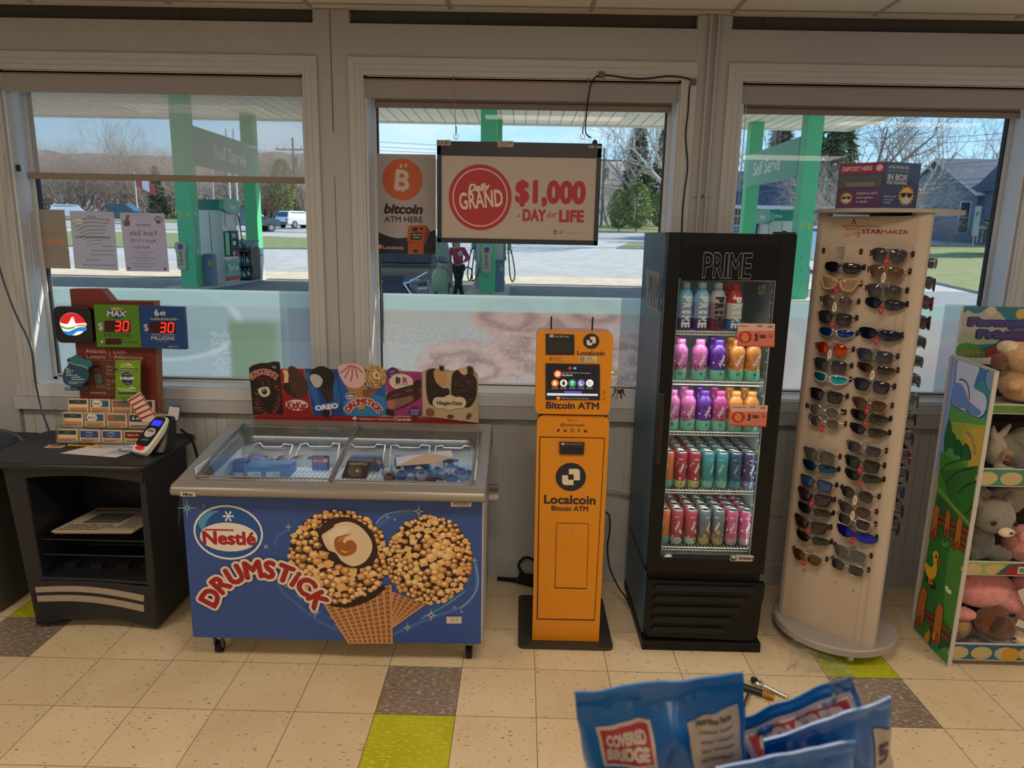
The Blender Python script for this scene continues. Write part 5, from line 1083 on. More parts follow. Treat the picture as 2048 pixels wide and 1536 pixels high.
# keys hanging from the kiosk lock
ks = thing('key_ring', 'bunch of keys with a white tag hanging from the right side of the kiosk head', 'keys', (.40, -.58, 1.18)); q = MB(); p = PR(q, FY(-.58), 1000, 620, 280/614)
u, v = p.g(497, 274); q.cyl(M_CH, (.372, -.58, v), (u, -.58, v), .004, n=8); o = p.g(521, 332); rr = .0135
q.tube(M_CH, [(o[0]+rr*cos(a*pi/8), -.58, o[1]+rr*sin(a*pi/8)) for a in range(16)], .0012, 5, True); q.tube(M_CH, [(u, -.58, v), p.g(520, 292) and (p.g(520, 292)[0], -.58, p.g(520, 292)[1]), (o[0], -.58, o[1]+rr)], .001, 5); mk('ring', q, ks)
q = MB(); q.prism('a8a49a', [p.g(*a) for a in ((490, 266), (520, 262), (530, 270), (528, 286), (505, 290), (490, 282))], p.fr, -.003, .003); q.tx('6a665c', p.fr, 'LOCK', *p.g(512, 277), .004, .0034); mk('tag', q, ks, bevel=.001)
for i, (c, a, L_) in enumerate((('5a4a30', -2.1, .040), ('8a8478', -1.75, .045), ('2c2a28', -1.3, .040), ('4a3c2c', -.95, .034))):
    q = MB(); fr = Frame((o[0]+rr*.7*cos(a), -.584-.0015*i, o[1]+rr*sin(a)), (-sin(a), 0, cos(a)), (cos(a), 0, sin(a)))
    m_ = mat('key_'+c, c, .35, .7); q.prism(m_, curve([(0, .002), (-.009, -.006+.012), (-.009, .016), (0, .020), (.009, .016), (.009, .006)], 3), fr, 0, .0015); q.prism(m_, [(-.003, .018), (.003, .018), (.003, L_), (0, L_+.004), (-.003, L_-.002), (-.003, L_-.008), (-.0045, L_-.010), (-.003, L_-.014)], fr, 0, .0015); mk('key', q, ks)
# cables between freezer, kiosk and fridge
q = MB(); z = .010
for pts in ([(-.09, -.03, z), (.0, -.05, z), (.10, -.10, z), (.16, -.15, z)], [(-.09, -.035, .02), (.02, -.06, .03), (.08, -.03, .02), (.14, -.05, .03)], [(.05, -.05, .05), (.02, -.03, .09), (.05, -.02, .13), (.10, -.03, .12), (.12, -.06, .06)]): q.tube(M_RB, ocurve(pts, 6), .007, 7)
q.box(M_RB, (.09, -.07, .035), (.14, .05, .035), rz=-.2); tag(mk('floor_cables', q, smooth=60), 'tangled black power cables and adapter on the floor between freezer and kiosk', 'cables')
q = MB(); p = PR(q, FY(-.03), 900, 1000, .19531); pts = [p.g(*a) for a in ((1590, 120), (1630, 160), (1625, 260), (1590, 400), (1600, 560), (1670, 700), (1730, 760), (1760, 800))]
q.tube(M_RB, [(x, -.03-.012*max(0, i-4), z) for i, (x, z) in enumerate(ocurve(pts, 4)[::1])][:29], .0045, 6); tag(mk('power_cord', q, smooth=60), 'black power cord hanging behind the kiosk towards the fridge', 'cord')
q = MB(); p = PR(q, FY(-.02), 1000, 620, 280/614); pts = [p.g(*a) for a in ((455, 780), (520, 790), (560, 800), (620, 802))]; q.tube('b8b4ac', ocurve([(x, -.025, z) for x, z in pts], 4), .008, 8); tag(mk('white_pipe', q, smooth=60), 'thin white pipe along the panelling between kiosk and fridge', 'pipe')
# ================================================================== window signs, cables, hardware
sg = thing('daily_grand_sign', 'black framed lottery sign hanging in the middle window, $1,000 a day for life', 'sign', (-.02, -.09, 1.74)); q = MB(); yy = -.11; p = PR(q, FY(yy), 680, 100, 700/2048)
FRM = mat('sign_frame_black', '1d2430', .45)
a0, a1 = p.g(557, 518), p.g(1512, 1143); x0, x1, z0, z1 = -.392, .352, 1.737, 2.187
q.bb(FRM, x0, x1, yy, yy+.05, z1-.062, z1); q.bb(FRM, x0, x1, yy, yy+.05, z0, z0+.022); q.bb(FRM, x0, x0+.020, yy, yy+.05, z0, z1); q.bb(FRM, x1-.020, x1, yy, yy+.05, z0, z1); q.bb(FRM, x0, x1, yy+.045, yy+.05, z0, z1)
p.h = .001; p.r('b0aca8', 565, 526, 648, 558); p.bars('3a3a3a', 572, 532, 640, 552, 9, 20); p.r('b0a69c', 922, 532, 1015, 568); p.bars('3a3a3a', 930, 540, 1008, 550, 3, 16); p.lines('4a4a4a', 930, 554, 1008, 564, 2); p.lines('3a4454', 720, 545, 905, 562, 3, 4); p.r('8a8e94', 1455, 558, 1490, 574); p.r('8a8e94', 1500, 560, 1535, 576)
mk('frame', q, sg, bevel=.002)
q = MB(); SF = mat('sign_face_white', 'b0a7a2', .5); y2 = yy+.006; p = PR(q, FY(y2), 680, 100, 700/2048); q.bb(SF, x0+.018, x1-.018, y2, y2+.01, z0+.020, z1-.060); p.h = .0004
rc = 'a82f3a'; p.d(rc, 820, 864, 184, 193, n=56); p.d('c8beb8', 820, 864, 162, 171, n=56); p.d(rc, 820, 864, 155, 164, n=56); wc = 'd0c6be'
p.t(wc, 'Daily', 812, 802, 44, w=125, bold=.05, shear=.35, rot=.10); p.t(wc, 'GRAND', 824, 872, 100, w=252, bold=.025, rot=.10)
p.t(rc, '$1,000', 1232, 828, 128, w=398, bold=.055); p.t(rc, 'a', 1045, 965, 26, shear=.4, bold=.01); p.t(rc, 'DAY', 1137, 965, 68, w=130, bold=.05); p.t(rc, 'for', 1240, 962, 34, w=66, shear=.5, bold=.012, rot=.15); p.t(rc, 'LIFE', 1355, 970, 68, w=138, bold=.05)
p.d('a04050', 1260, 1066, 13, 12); p.r(SF, 1246, 1066, 1276, 1070); p.r('b07a70', 1283, 1058, 1300, 1076); p.t('9a8a88', 'Must be 19 years of age or older to play', 1365, 1070, 8, w=108)
mk('face', q, sg)
for xp in ((912, 262, 902, 150), (1165, 262, 1182, 152)):
    q = MB(); P_ = PR(q, FY(-.085)); a, b = P_.g(xp[0], xp[1]+16), P_.g(xp[2]+(2 if xp[0] < 1000 else -2), xp[3])
    a = (a[0], max(a[1], z1-.002)); q.tube(M_CH, [(a[0]-.0, -.085, a[1]), (a[0], -.085, a[1]+.02), (b[0], -.018, b[1])], .0014, 5); q.cyl('5a5a5a', (b[0], -.02, b[1]), (b[0], -.004, b[1]+.004), .004, n=8)
    q.tube(M_CH, [(a[0]+.011*cos(t*pi/6), -.085, a[1]+.010+.011*sin(t*pi/6)) for t in range(12)], .0013, 5, True); q.cyl('5a5e64', (a[0], -.083, a[1]+.025), (a[0]-.0, -.078, a[1]+.055), .0028, n=6)
    mk('hanging_wire', q, sg)
q = MB(); q.ell(M_K, (.322, -.085, z1+.006), (.012, .012, .014)); mk('power_plug', q, sg, smooth=60)
q = MB(); p = PR(q, FY(-.045)); pts = [p.g(*a) for a in ((1180, 278), (1170, 262), (1176, 200), (1184, 165), (1203, 148), (1260, 154), (1290, 155), (1345, 150), (1388, 158))]
P2 = [p.g(*a) for a in ((1382, 172), (1379, 220), (1374, 270), (1378, 330), (1372, 380), (1368, 420), (1366, 470))]
q.tube(M_RB, ocurve([(x, -.085+.065*min(1, i/4), z) for i, (x, z) in enumerate(pts)]+[(x, -.018, z) for x, z in P2], 6), .0034, 6)
tag(mk('sign_cord', q, smooth=60), 'thin black cord running from the hanging sign along the casing and down its right side', 'cord')
for i, (px, py) in enumerate(((1203, 150), (1386, 164))):
    q = MB(); p = PR(q, FY(-.016)); u, v = p.g(px, py); q.box('5d5c5a', (u, -.022, v), (.026, .014, .026)); tag(mk('cord_clip', q, bevel=.002), ('grey cord clip on the top casing of the middle window', 'grey cord clip at the top right corner of the middle window casing')[i], 'clip', 'grey cord clips')
for i, (xa, xb, xc) in enumerate(((.826, .826, 1418), (.862, .862, 1435))):
    q = MB(); q.cyl(WALL, (xa, -.012, .90), (xb, -.012, 2.757), .008, n=10)
    q.box(WALL, (xa, -.006, 1.975), (.042, .010, .010)); tag(mk('conduit_pipe', q, smooth=40), ('painted conduit pipe on the right post, left of two', 'painted conduit pipe on the right post, right of two')[i], 'pipe', 'painted conduits on the post')
# bitcoin poster on the middle window glass
q = MB(); p = PR(q, FY(.122), 680, 100, 700/2048); cn = [(176, 606), (560, 612), (560, 1196), (190, 1190)]
q.prism(mat('poster_white', 'aaa6ac', .6), [p.g(*a) for a in cn], p.fr, -.0004, .0004); p.h = .0008
p.p('1c1c30', [(190, 1018)]+ocurve([(190, 1018), (230, 1068), (330, 1100), (420, 1092), (500, 1075), (560, 1048)], 4)+[(560, 1195), (192, 1190)])
p.d('c4603a', 366, 758, 118, 122, n=48); p.t('c8c0bc', 'B', 366, 758, 120, w=78, bold=.03, rot=-.12)
for dx, dy_ in ((-12, -72), (18, -76), (-30, 66), (0, 70)): p.s_('c8c0bc', [(366+dx, 758+dy_), (366+dx+4, 758+dy_-14)], 12)
p.t('22222c', 'bitcoin', 370, 928, 56, w=222, bold=.05, shear=.22); p.t('2c2c34', 'ATM HERE', 372, 990, 34, w=222, bold=.02)
p.p('a8562c', [(398, 1035), (412, 1026), (505, 1024), (500, 1060), (486, 1135), (392, 1122)]); p.p('7a3a20', [(505, 1024), (528, 1060), (500, 1140), (486, 1135), (500, 1060)]); p.p('1a1a26', [(415, 1070), (480, 1068), (474, 1110), (412, 1112)])
for j in range(2):
    for i in range(4-j): p.r('a8a4a0', 422+i*14+j*6, 1076+j*16, 431+i*14+j*6, 1086+j*16)
p.p('1a1a26', [(425, 1040), (455, 1038), (452, 1058), (423, 1060)]); p.d('1a1a26', 478, 1045, 9); p.p('a8562c', [(398, 1128), (490, 1134), (490, 1196), (398, 1192)]); p.r('1a2a3c', 428, 1168, 455, 1184)
p.d('c4603a', 235, 1150, 15); p.d('e8d8c8', 235, 1150, 6); p.t('b8b4bc', 'Localcoin', 312, 1155, 20, w=118, bold=.02)
tag(mk('bitcoin_poster', q), 'bitcoin ATM poster with an orange coin logo on the middle window', 'poster')
# wall outlet
for i, (x, z, lb) in enumerate(((1.335, .42, 'white double wall outlet between the fridge and the sunglasses stand'),)):
    q = MB(); q.prism(mat('outlet_white', 'c4b8b0', .4), rrect(x-.045, z-.04, x+.045, z+.04, .006), FY(.018), -.01, .004)
    for s_ in (-1, 1):
        q.prism('d0c4bc', rrect(x+s_*.019-.015, z-.018, x+s_*.019+.015, z+.018, .006), FY(.014), 0, .002)
        for a, b in ((-.005, .005), (.005, .005), (0, -.008)): q.box('1c1a1a', (x+s_*.019+a, .0118, z+b), (.002, .002, .007))
    tag(mk('wall_outlet', q), lb, 'outlet')
# ================================================================== drinks fridge
FB = mat('fridge_black', '0b0c0e', .36, spec=.28); FBM = mat('fridge_black_matt', '0e0e10', .5, spec=.3); FSIDE = noise_mat('fridge_side_blue_print', '2c4c66', '3a5a70', 3, .4, lo=.3, hi=.7)
fx0, fx1, fyf, fyb, fz1 = .572, 1.075, -.62, -.075, 1.80
fg = thing('drinks_fridge', 'tall black glass door fridge stocked with bottles and cans', 'fridge', (.825, -.35, 0))
q = MB(); q.bb(FBM, fx0-.005, fx1+.012, -.636, fyb, .0005, .045); q.bb(FBM, fx0+.008, fx1-.008, -.60, fyb, .045, .36); mk('plinth', q, fg, bevel=.004)
q = MB(); F = FY(-.6285); out = [(.590, .06), (1.050, .05), (1.072, .075), (1.076, .235), (1.082, .25), (1.082, .325), (.578, .33), (.578, .10)]
q.prism(FB, out, F, -.03, -.002)
for i, (z, xe) in enumerate(((.295, 1.035), (.245, 1.008), (.196, .978), (.147, .946), (.098, .912))):
    q.prism(FBM, rrect(.604, z-.016, xe+.006, z+.016, .014), F, -.0015, .006); q.prism('040405', rrect(.610, z-.009, xe, z+.009, .009), F, .002, .0065)
mk('grille', q, fg, bevel=.002)
q = MB(); q.bb(FSIDE, fx0, fx0+.012, -.575, fyb, .36, fz1); q.bb(FSIDE, fx0, fx0+.012, -.575, fyb, .05, .36); q.bb(FBM, fx1-.012, fx1, -.575, fyb, .36, fz1); q.bb(mat('fridge_top_grey', '4a4c50', .4), fx0, fx1, -.575, fyb, fz1-.012, fz1); q.bb(FBM, fx0, fx1, fyb-.012, fyb, .36, fz1)
q.bb(FBM, fx0, fx1, -.575, fyb, .35, .37)
# side print: PRIME in silver outline
F2 = Frame((fx0-.0005, -.575, 0), (0, -1, 0), (0, 0, 1)); 
F2 = Frame((fx0-.0005, fyb, 0), (0, -1, 0), (0, 0, 1)); p = PR(q, F2, 1250, 440, .3); p.h = .0006
p.p('8a8484', [(140, 320), (235, 350), (222, 620), (145, 570)]); 
for i, ch in enumerate('PRIME'): q.tx('4a5866', F2, ch, .215+.062*i, 1.555, .13, .0012, w=.048 if ch != 'I' else .014, bold=.03)
mk('cabinet', q, fg)
q = MB(); LNR = mat('fridge_liner', 'a8acae', .45)
q.bb(LNR, .600, .606, -.570, -.105, .40, 1.66); q.bb(LNR, 1.040, 1.046, -.570, -.105, .40, 1.66); q.bb(LNR, .60, 1.046, -.107, -.102, .40, 1.66); q.bb(LNR, .60, 1.046, -.57, -.105, .395, .401); q.bb(LNR, .60, 1.046, -.57, -.105, 1.655, 1.66)
mk('liner', q, fg)
dx0, dx1 = .574, 1.075; gx0, gx1, gz0, gz1 = .626, 1.012, .432, 1.622
q = MB(); q.bb(FB, dx0, gx0, fyf, -.578, .365, fz1); q.bb(FB, gx1, dx1, fyf, -.578, .365, fz1); q.bb(FB, gx0, gx1, fyf, -.578, gz1, fz1); q.bb(FB, gx0, gx1, fyf, -.578, .365, gz0)
q.bb('b8bcbe', gx0, gx1, -.612, -.606, gz1-.006, gz1); q.bb('9a9c9e', gx0, gx0+.004, -.612, -.60, gz0, gz1); q.bb('9a9c9e', gx1-.004, gx1, -.612, -.60, gz0, gz1)
mk('door_frame', q, fg, bevel=.004)
q = MB(); p = PR(q, FY(fyf-.001), 1250, 440, .3); p.h = .0003; mr = mat('header_gloss_black', '0b0c10', .08)
p.p(mr, [(376, 180), (1030, 176), (1008, 402), (374, 404)]);
u0, u1 = p.g(512, 300)[0], p.g(840, 300)[0]; zc = p.g(670, 298)[1]; hh_ = .100
for i, (ch, w_) in enumerate((('P', .20), ('R', .21), ('I', .10), ('M', .27), ('E', .19))):
    xx = u0+(u1-u0)*(sum((.20, .21, .10, .27, .19)[:i])+w_/2)/.97+.006*(i-2)*0
    ww = (u1-u0)*w_*.86/.97; q.tx('8a8c90', p.fr, ch, xx+.004, zc, hh_, .0010, w=ww if ch != 'I' else ww*.6, bold=.030); q.tx(mr, p.fr, ch, xx+.004, zc, hh_-.001, .0016, w=ww if ch != 'I' else ww*.6, bold=.012)
mk('header_panel', q, fg)
q = MB(); q.add(glass_mat('fridge_glass', 'eef4f4', .04), [(gx0, -.614, gz0), (gx1, -.614, gz0), (gx1, -.614, gz1), (gx0, -.614, gz1)], [(0, 1, 2, 3)]); mk('door_glass', q, fg)
q = MB(); q.bb(M_K, .574, .594, -.648, -.62, .86, 1.16); q.bb('050506', .579, .589, -.6485, -.64, .88, 1.14); mk('door_handle', q, fg, bevel=.004)
q = MB(); q.box(M_K, (1.03, -.60, fz1+.004), (.08, .03, .010)); q.cyl(M_K, (1.03, -.60, fz1), (1.03, -.60, fz1+.014), .008, n=10); mk('hinge', q, fg)
q = MB(); led = mat('fridge_led', 'eafff6', .3, emit='d8fff0', es=5); q.bb(led, gx1+.006, gx1+.014, -.575, -.570, .46, 1.60); 
for i in range(24): q.box('d8e0dc', (gx1+.004, -.5705, .47+.048*i), (.006, .004, .006))
mk('light_strip', q, fg)
ld = bpy.data.lights.new('fridge_lamp', 'AREA'); ld.shape = 'RECTANGLE'; ld.size = .36; ld.size_y = .02; ld.energy = .40; ld.color = (.90, 1, .97)
for z in (1.645, 1.385, 1.18, .955, .70):
    lo = bpy.data.objects.new('fridge_lamp', ld); COL.objects.link(lo); lo.location = (.82, -.585, z); lo.rotation_euler = (radians(28), 0, 0)
SHZ = (1.408, 1.200, .983, .724, .462)
for z in SHZ:
    q = MB(); q.cyl(WW, (.608, -.572, z-.002), (1.038, -.572, z-.002), .003, n=6); q.cyl(WW, (.608, -.572, z-.014), (1.038, -.572, z-.014), .003, n=6); q.cyl(WW, (.608, -.11, z-.006), (1.038, -.11, z-.006), .003, n=6)
    for i in range(30): x = .615+.0143*i; q.tube(WW, [(x, -.573, z-.014), (x, -.572, z-.0015), (x, -.11, z-.0015)], .0013, 4)
    for x in (.608, 1.038): q.cyl(WW, (x, -.572, z-.006), (x, -.11, z-.006), .003, n=6)
    mk('wire_shelf', q, fg)
# stickers
q = MB(); p = PR(q, FY(-.6145), 1250, 840, .3125); p.h = .0004; p.p('2a6a9c', [(246, 852), (304, 848), (302, 898), (245, 896)]); p.p('c8d0d4', [(250, 884), (300, 882), (300, 890), (248, 892)]); p.p('dfe6e8', ocurve([(252, 875), (275, 858), (300, 868)], 4)+[(290, 876)]); p.t('e0e8ec', 'energy', 274, 872, 12)
mk('energy_sticker', q, fg)
q = MB(); p = PR(q, FY(-.6205), 1250, 840, .3125); p.h = .0004; p.p(mat('badge_cream', 'b8b0a0', .4), [(672, 872), (684, 862), (815, 865), (824, 874), (822, 896), (812, 905), (684, 903), (672, 896)]); p.d('2a3a30', 695, 882, 21, 19); p.d('7aa884', 700, 878, 13, 11); p.d('e0e0d8', 690, 875, 7, 6); p.t('1a1d2a', 'Imbera', 775, 884, 19, w=94, bold=.045, shear=.3)
mk('maker_badge', q, fg)
# promotional price tags on the glass
def ptag(cn, old, lab, ord_):
    q = MB(); p = PR(q, FY(-.630), 1250, 440, .3); P = [p.g(*a) for a in cn]; q.prism(mat('promo_salmon', 'c06a5c', .5), P, p.fr, -.0008, 0); p.h = .0004
    (ax, ay), (bx, by), (cx, cy), (dx, dy) = cn; mh = (by-ay); H = dy-ay; W_ = bx-ax
    p.p('c8a090', [(ax, ay), (bx, by), (bx-2, by+H*.30), (ax, ay+H*.34)]); p.p('a8242c', [(dx, dy-6), (cx, cy-6), (cx, cy), (dx, dy)])
    p.d('a8242c', ax+W_*.20, ay+H*.60, W_*.185, H*.27); 
    for i, t_ in enumerate(('PRIX', 'LOCK', 'PRICE', 'FIXE')): p.t('d8b04a', t_, ax+W_*.20, ay+H*(.46+.09*i), H*.07, w=W_*(.12 if i in (0, 3) else .18), bold=.04)
    p.t('1c1820', 'BUY 2', ax+W_*.53, ay+H*.46, H*.06, w=W_*.12, bold=.03); p.t('1c1820', '3', ax+W_*.49, ay+H*.62, H*.26, bold=.05); p.t('1c1820', '00', ax+W_*.67, ay+H*.57, H*.15, w=W_*.16, bold=.05); p.t('1c1820', 'Buy 1', ax+W_*.88, ay+H*.48, H*.06, w=W_*.10); p.t('1c1820', old, ax+W_*.88, ay+H*.58, H*.07, w=W_*.08, bold=.03)
    p.bars('2a2020', ax+W_*.5, ay+H*.08, ax+W_*.68, ay+H*.16, ord_, 16); p.lines('4a3430', ax+W_*.05, ay+H*.10, ax+W_*.42, ay+H*.15, 1, ord_); p.t('1c1820', old, ax+W_*.86, ay+H*.15, H*.09, bold=.03)
    tag(mk('price_tag', q), lab, 'price tag', 'promotional price tags on the fridge door')
ptag([(752, 688), (1000, 692), (996, 848), (745, 843)], '3.49', 'salmon promotional price tag on the fridge door, upper of two', 1)
ptag([(706, 1232), (952, 1236), (940, 1380), (694, 1370)], '4.99', 'salmon promotional price tag on the fridge door, lower of two', 2)
q = MB(); p = PR(q, FY(-.6135), 1250, 440, .3); p.h = .0003; p.t('7a7a28', '4.99', 912, 450, 38, w=46, rot=.1); p.t('7a7a28', 'NEW', 910, 482, 26, w=46, rot=.1); tag(mk('glass_sticker', q), 'faint yellow-green sticker lettering inside the top right of the fridge glass', 'sticker')
# ---- bottles and cans: prototypes by lathe with wrapped print
class Wrap(Frame):
    """print surface on a round body of radius R around the z axis; x runs around the front"""
    def __init__(s, R, c=(0, 0, 0)): s.R = R; s.c = Vector(c); s.o = s.c
    def __call__(s, x, y, h=0.):
        r = (s.R(y) if callable(s.R) else s.R)+h; a = -pi/2+x/max(r, .004); return s.c+Vector((r*cos(a), r*sin(a), y))
def prime(nm, lab_cols, cap, txt, dark):
    t = thing(nm, 'x', 'bottle')
    c1, c2, c3 = lab_cols; prof = [(.006, .001), (.030, .001), (.033, .008), (.0335, .05), (.0315, .085), (.0335, .115), (.033, .135), (.024, .158), (.014, .170), (.0135, .176)]
    q = MB(); q.lathe(None, prof, n=20, ms=[mat('b'+c, c, .25) for c in (c1, c1, c1, c2, c2, c3, c3, c3, c3)]); w = Wrap(.0342)
    for i, ch in enumerate('PRIME'): q.tx(dark if i % 2 or dark == '141418' else txt, w, ch, .002, .128-.026*i, .034, .0008, rot=-pi/2, w=.019 if ch != 'I' else .006, bold=.055)
    mk('body', q, t, smooth=40, local=True); q = MB(); q.lathe(cap, [(.016, .172), (.0165, .174), (.0165, .192), (.014, .194), (.001, .195)], n=16); mk('cap', q, t, smooth=35, local=True)
    return t
def alani(nm, c, fruit, seed):
    t = thing(nm, 'x', 'bottle'); teal = '6ab8a0'
    prof = [(.006, .001), (.029, .001), (.032, .008), (.0325, .030), (.0315, .045), (.031, .080), (.033, .110), (.031, .130), (.021, .145), (.019, .150)]
    q = MB(); mc = mat('alani_'+c, c, .25); mt = mat('alani_'+teal, teal, .3); q.lathe(None, prof, n=20, ms=[mt, mt, mt, mt, mc, mc, mc, mc, mc]); w = Wrap(.0332); R = random.Random(seed)
    for i in range(14):
        x, y = R.uniform(-.045, .045), R.uniform(.045, .115)
        if abs(x) > .010: q.dd(fruit[i % len(fruit)], w, x, y, R.uniform(.003, .006), h=.0003+.00005*i, n=8)
    q.tx('dcc8d8', w, 'Alani', .002, .085, .016, .0012, rot=radians(68), w=.052, bold=.03, shear=.3); q.tx('3a4a5a', w, '30', .004, .030, .010, .0008, bold=.04)
    mk('body', q, t, smooth=40, local=True); q = MB(); q.lathe(mc, [(.019, .148), (.020, .150), (.020, .168), (.018, .171), (.001, .172)], n=16); mk('cap', q, t, smooth=35, local=True)
    return t
def can(nm, c, c2, spots, seed, txt='d8d8d4'):
    t = thing(nm, 'x', 'can'); q = MB(); R = random.Random(seed); mc = mat('can_'+c, c, .28, .35); m2 = mat('can_'+c2, c2, .28, .35)
    q.lathe(None, [(.021, .001), (.024, .003), (.0285, .012), (.0287, .035), (.0287, .142), (.027, .150), (.0255, .154)], n=20, ms=[M_AL, m2, m2, mc, mc, mc]); w = Wrap(.0289)
    for i in range(12): q.dd(spots[i % len(spots)], w, R.uniform(-.04, .04), R.uniform(.02, .12), R.uniform(.003, .008), h=.0003+.00005*i, n=9)
    q.tx(txt, w, 'Alani', 0, .088, .013, .0012, rot=radians(70), w=.045, bold=.03, shear=.3); q.lines(txt, w, -.014, .125, .014, .132, 2, seed, .0008)
    mk('body', q, t, smooth=40, local=True)
    q = MB(); q.lathe(M_AL, [(.0255, .153), (.0265, .156), (.0255, .1575), (.0235, .1545), (.001, .154)], n=20, caps=False); q.prism(M_CH, curve([(-.006, -.008), (.006, -.008), (.007, .006), (0, .013), (-.007, .006)], 3), Frame((0, 0, .1545), (1, 0, 0), (0, 1, 0)), 0, .0015); mk('lid', q, t, smooth=40, local=True)
    return t
protos = {
 'pb': prime('energy_drink_bottle', ('4a3a78', '8aa0c8', '7fb0d0'), 'a8c0b8', 'dfe2e8', 'dfe2e8'), 'pd': prime('energy_drink_bottle', ('7a2a4a', '8a7a88', 'a8a4ac'), 'a8c0b8', '141418', '141418'),
 'pr': prime('energy_drink_bottle', ('2a70a8', 'c8c4c4', 'b02c28'), 'b02c28', 'dfe2e8', 'dfe2e8'), 'ap': alani('protein_shake_bottle', 'b8609a', ('8a2a4a', 'e0c8d0', '2a3040'), 1), 'av': alani('protein_shake_bottle', '5a2a8a', ('d8c8e0', '2a1a3a'), 2),
 'ao': alani('protein_shake_bottle', 'c07838', ('8a4a2a', '7a5aa0', 'e8c890'), 3), 'am': alani('protein_shake_bottle', 'a03a78', ('c87a4a', 'd89ab0'), 4),
 'c1': can('drink_can', 'a83048', 'b8c08a', ('7a9a4a', 'd8d0c0', '8a1c34'), 5), 'c2': can('drink_can', '3a8a90', '7ab8ac', ('2f7884', '5aa8a8'), 6, '9fc4c0'), 'c3': can('drink_can', '2a4a68', '4a90a8', ('3a6a90', '24384f'), 7, '8aa8b8'),
 'c4': can('drink_can', '4a3f68', '8a84b8', ('8a80c0', '2a2440', 'c0b8d8'), 8), 'c5': can('drink_can', 'b04858', 'b8c8c0', ('c03a3a', 'd8c8c8', '8a2a3a'), 9), 'c6': can('drink_can', '6a7078', 'b8a468', ('d08a3a', '4a5460', 'd8b860'), 10), 'c7': can('drink_can', 'c05a80', 'c89aa8', ('d88aa0', 'a83a68', 'e0c0c8'), 11), 'c0': can('drink_can', 'c86a3a', '5ab0a0', ('e0903a', '3a9a90'), 12)}
used_p = set()
def put(k, x, y, z, lab, grp, rz=0):
    pr_ = protos[k]; m_ = TR((x, y, z), rz)
    if k[0] == 'c': m_ = m_ @ Matrix.Diagonal((.92, .92, 1.02, 1))
    if k in used_p: return dup(pr_, m_, lab, grp)
    used_p.add(k); pr_.matrix_world = m_; pr_['label'] = lab; pr_['group'] = grp
ORD = ('first', 'second', 'third', 'fourth', 'fifth', 'sixth', 'seventh')
DP = PR(MB(), FY(-.535))
nmz = {'pb': 'blue and violet', 'pd': 'white, grey and magenta', 'pr': 'red, white and blue', 'ap': 'pink', 'av': 'purple', 'ao': 'orange', 'am': 'magenta', 'c0': 'orange and teal', 'c1': 'red and green', 'c2': 'teal', 'c3': 'navy and teal', 'c4': 'violet', 'c5': 'red and pink', 'c6': 'grey and gold', 'c7': 'pink'}
for i, (px, k) in enumerate(((1368, 'pb'), (1401, 'pb'), (1433, 'pd'), (1467, 'pr'))): put(k, DP.g(px, 640)[0], -.530, SHZ[0], '%s drink bottle at the front of the top fridge shelf, %s' % (nmz[k], ORD[i]), 'bottles on the top fridge shelf')
put('pr', DP.g(1455, 640)[0], -.455, SHZ[0], 'red capped sports drink bottle behind the front row of the top shelf', 'bottles on the top fridge shelf')
for (px, k) in ((1375, 'pb'), (1408, 'pb')): put(k, DP.g(px-3, 640)[0], -.452, SHZ[0], 'blue sports drink bottle behind the front row, %s of two' % ('left' if px < 1390 else 'right'), 'bottles on the top fridge shelf')
for row, (zi, xs_, nmr) in enumerate(((1, ((1359, 'ap'), (1398, 'ap'), (1435, 'av'), (1473, 'ao'), (1505, 'ao')), 'second'), (2, ((1343, 'ap'), (1375, 'ap'), (1407, 'av'), (1438, 'am'), (1469, 'ao'), (1501, 'ao')), 'third'))):
    for i, (px, k) in enumerate(xs_):
        x = DP.g(px, 730+row*100)[0]; put(k, x, -.532, SHZ[zi], '%s shake bottle, front row of the %s fridge shelf, %s from left' % (nmz[k], nmr, ORD[i]), 'shake bottles on the %s fridge shelf' % nmr, .15*((i*7) % 3-1))
        if row == 1 or i in (0, 2, 3): put(k if i != 0 else 'am', x-.004, -.448, SHZ[zi], '%s shake bottle behind the front row of the %s fridge shelf, %s' % (nmz[k if i else 'am'], nmr, ORD[i]), 'shake bottles on the %s fridge shelf' % nmr)
for zi, xs_, nmr in ((3, ((1335, 'c0'), (1361, 'c1'), (1388, 'c1'), (1415, 'c2'), (1443, 'c2'), (1470, 'c3'), (1498, 'c4')), 'fourth'), (4, ((1327, 'c0'), (1353, 'c5'), (1381, 'c5'), (1408, 'c6'), (1436, 'c6'), (1463, 'c7'), (1490, 'c7')), 'bottom')):
    for i, (px, k) in enumerate(xs_):
        x = DP.g(px, 945 if zi == 3 else 1060)[0]
        if x < .636: x = .636
        for j in range(6): put(k, x+(-.001*j), -.530-.0602*-j if False else -.530+.0605*j, SHZ[zi], ('%s can, front row of the %s fridge shelf, %s from left' % (nmz[k], nmr, ORD[i])) if j == 0 else ('%s can on the %s fridge shelf, column %s from left, row %s' % (nmz[k], nmr, ORD[i], ORD[j])), 'cans on the %s fridge shelf' % nmr, .3*((i*5+j) % 4-1.5))

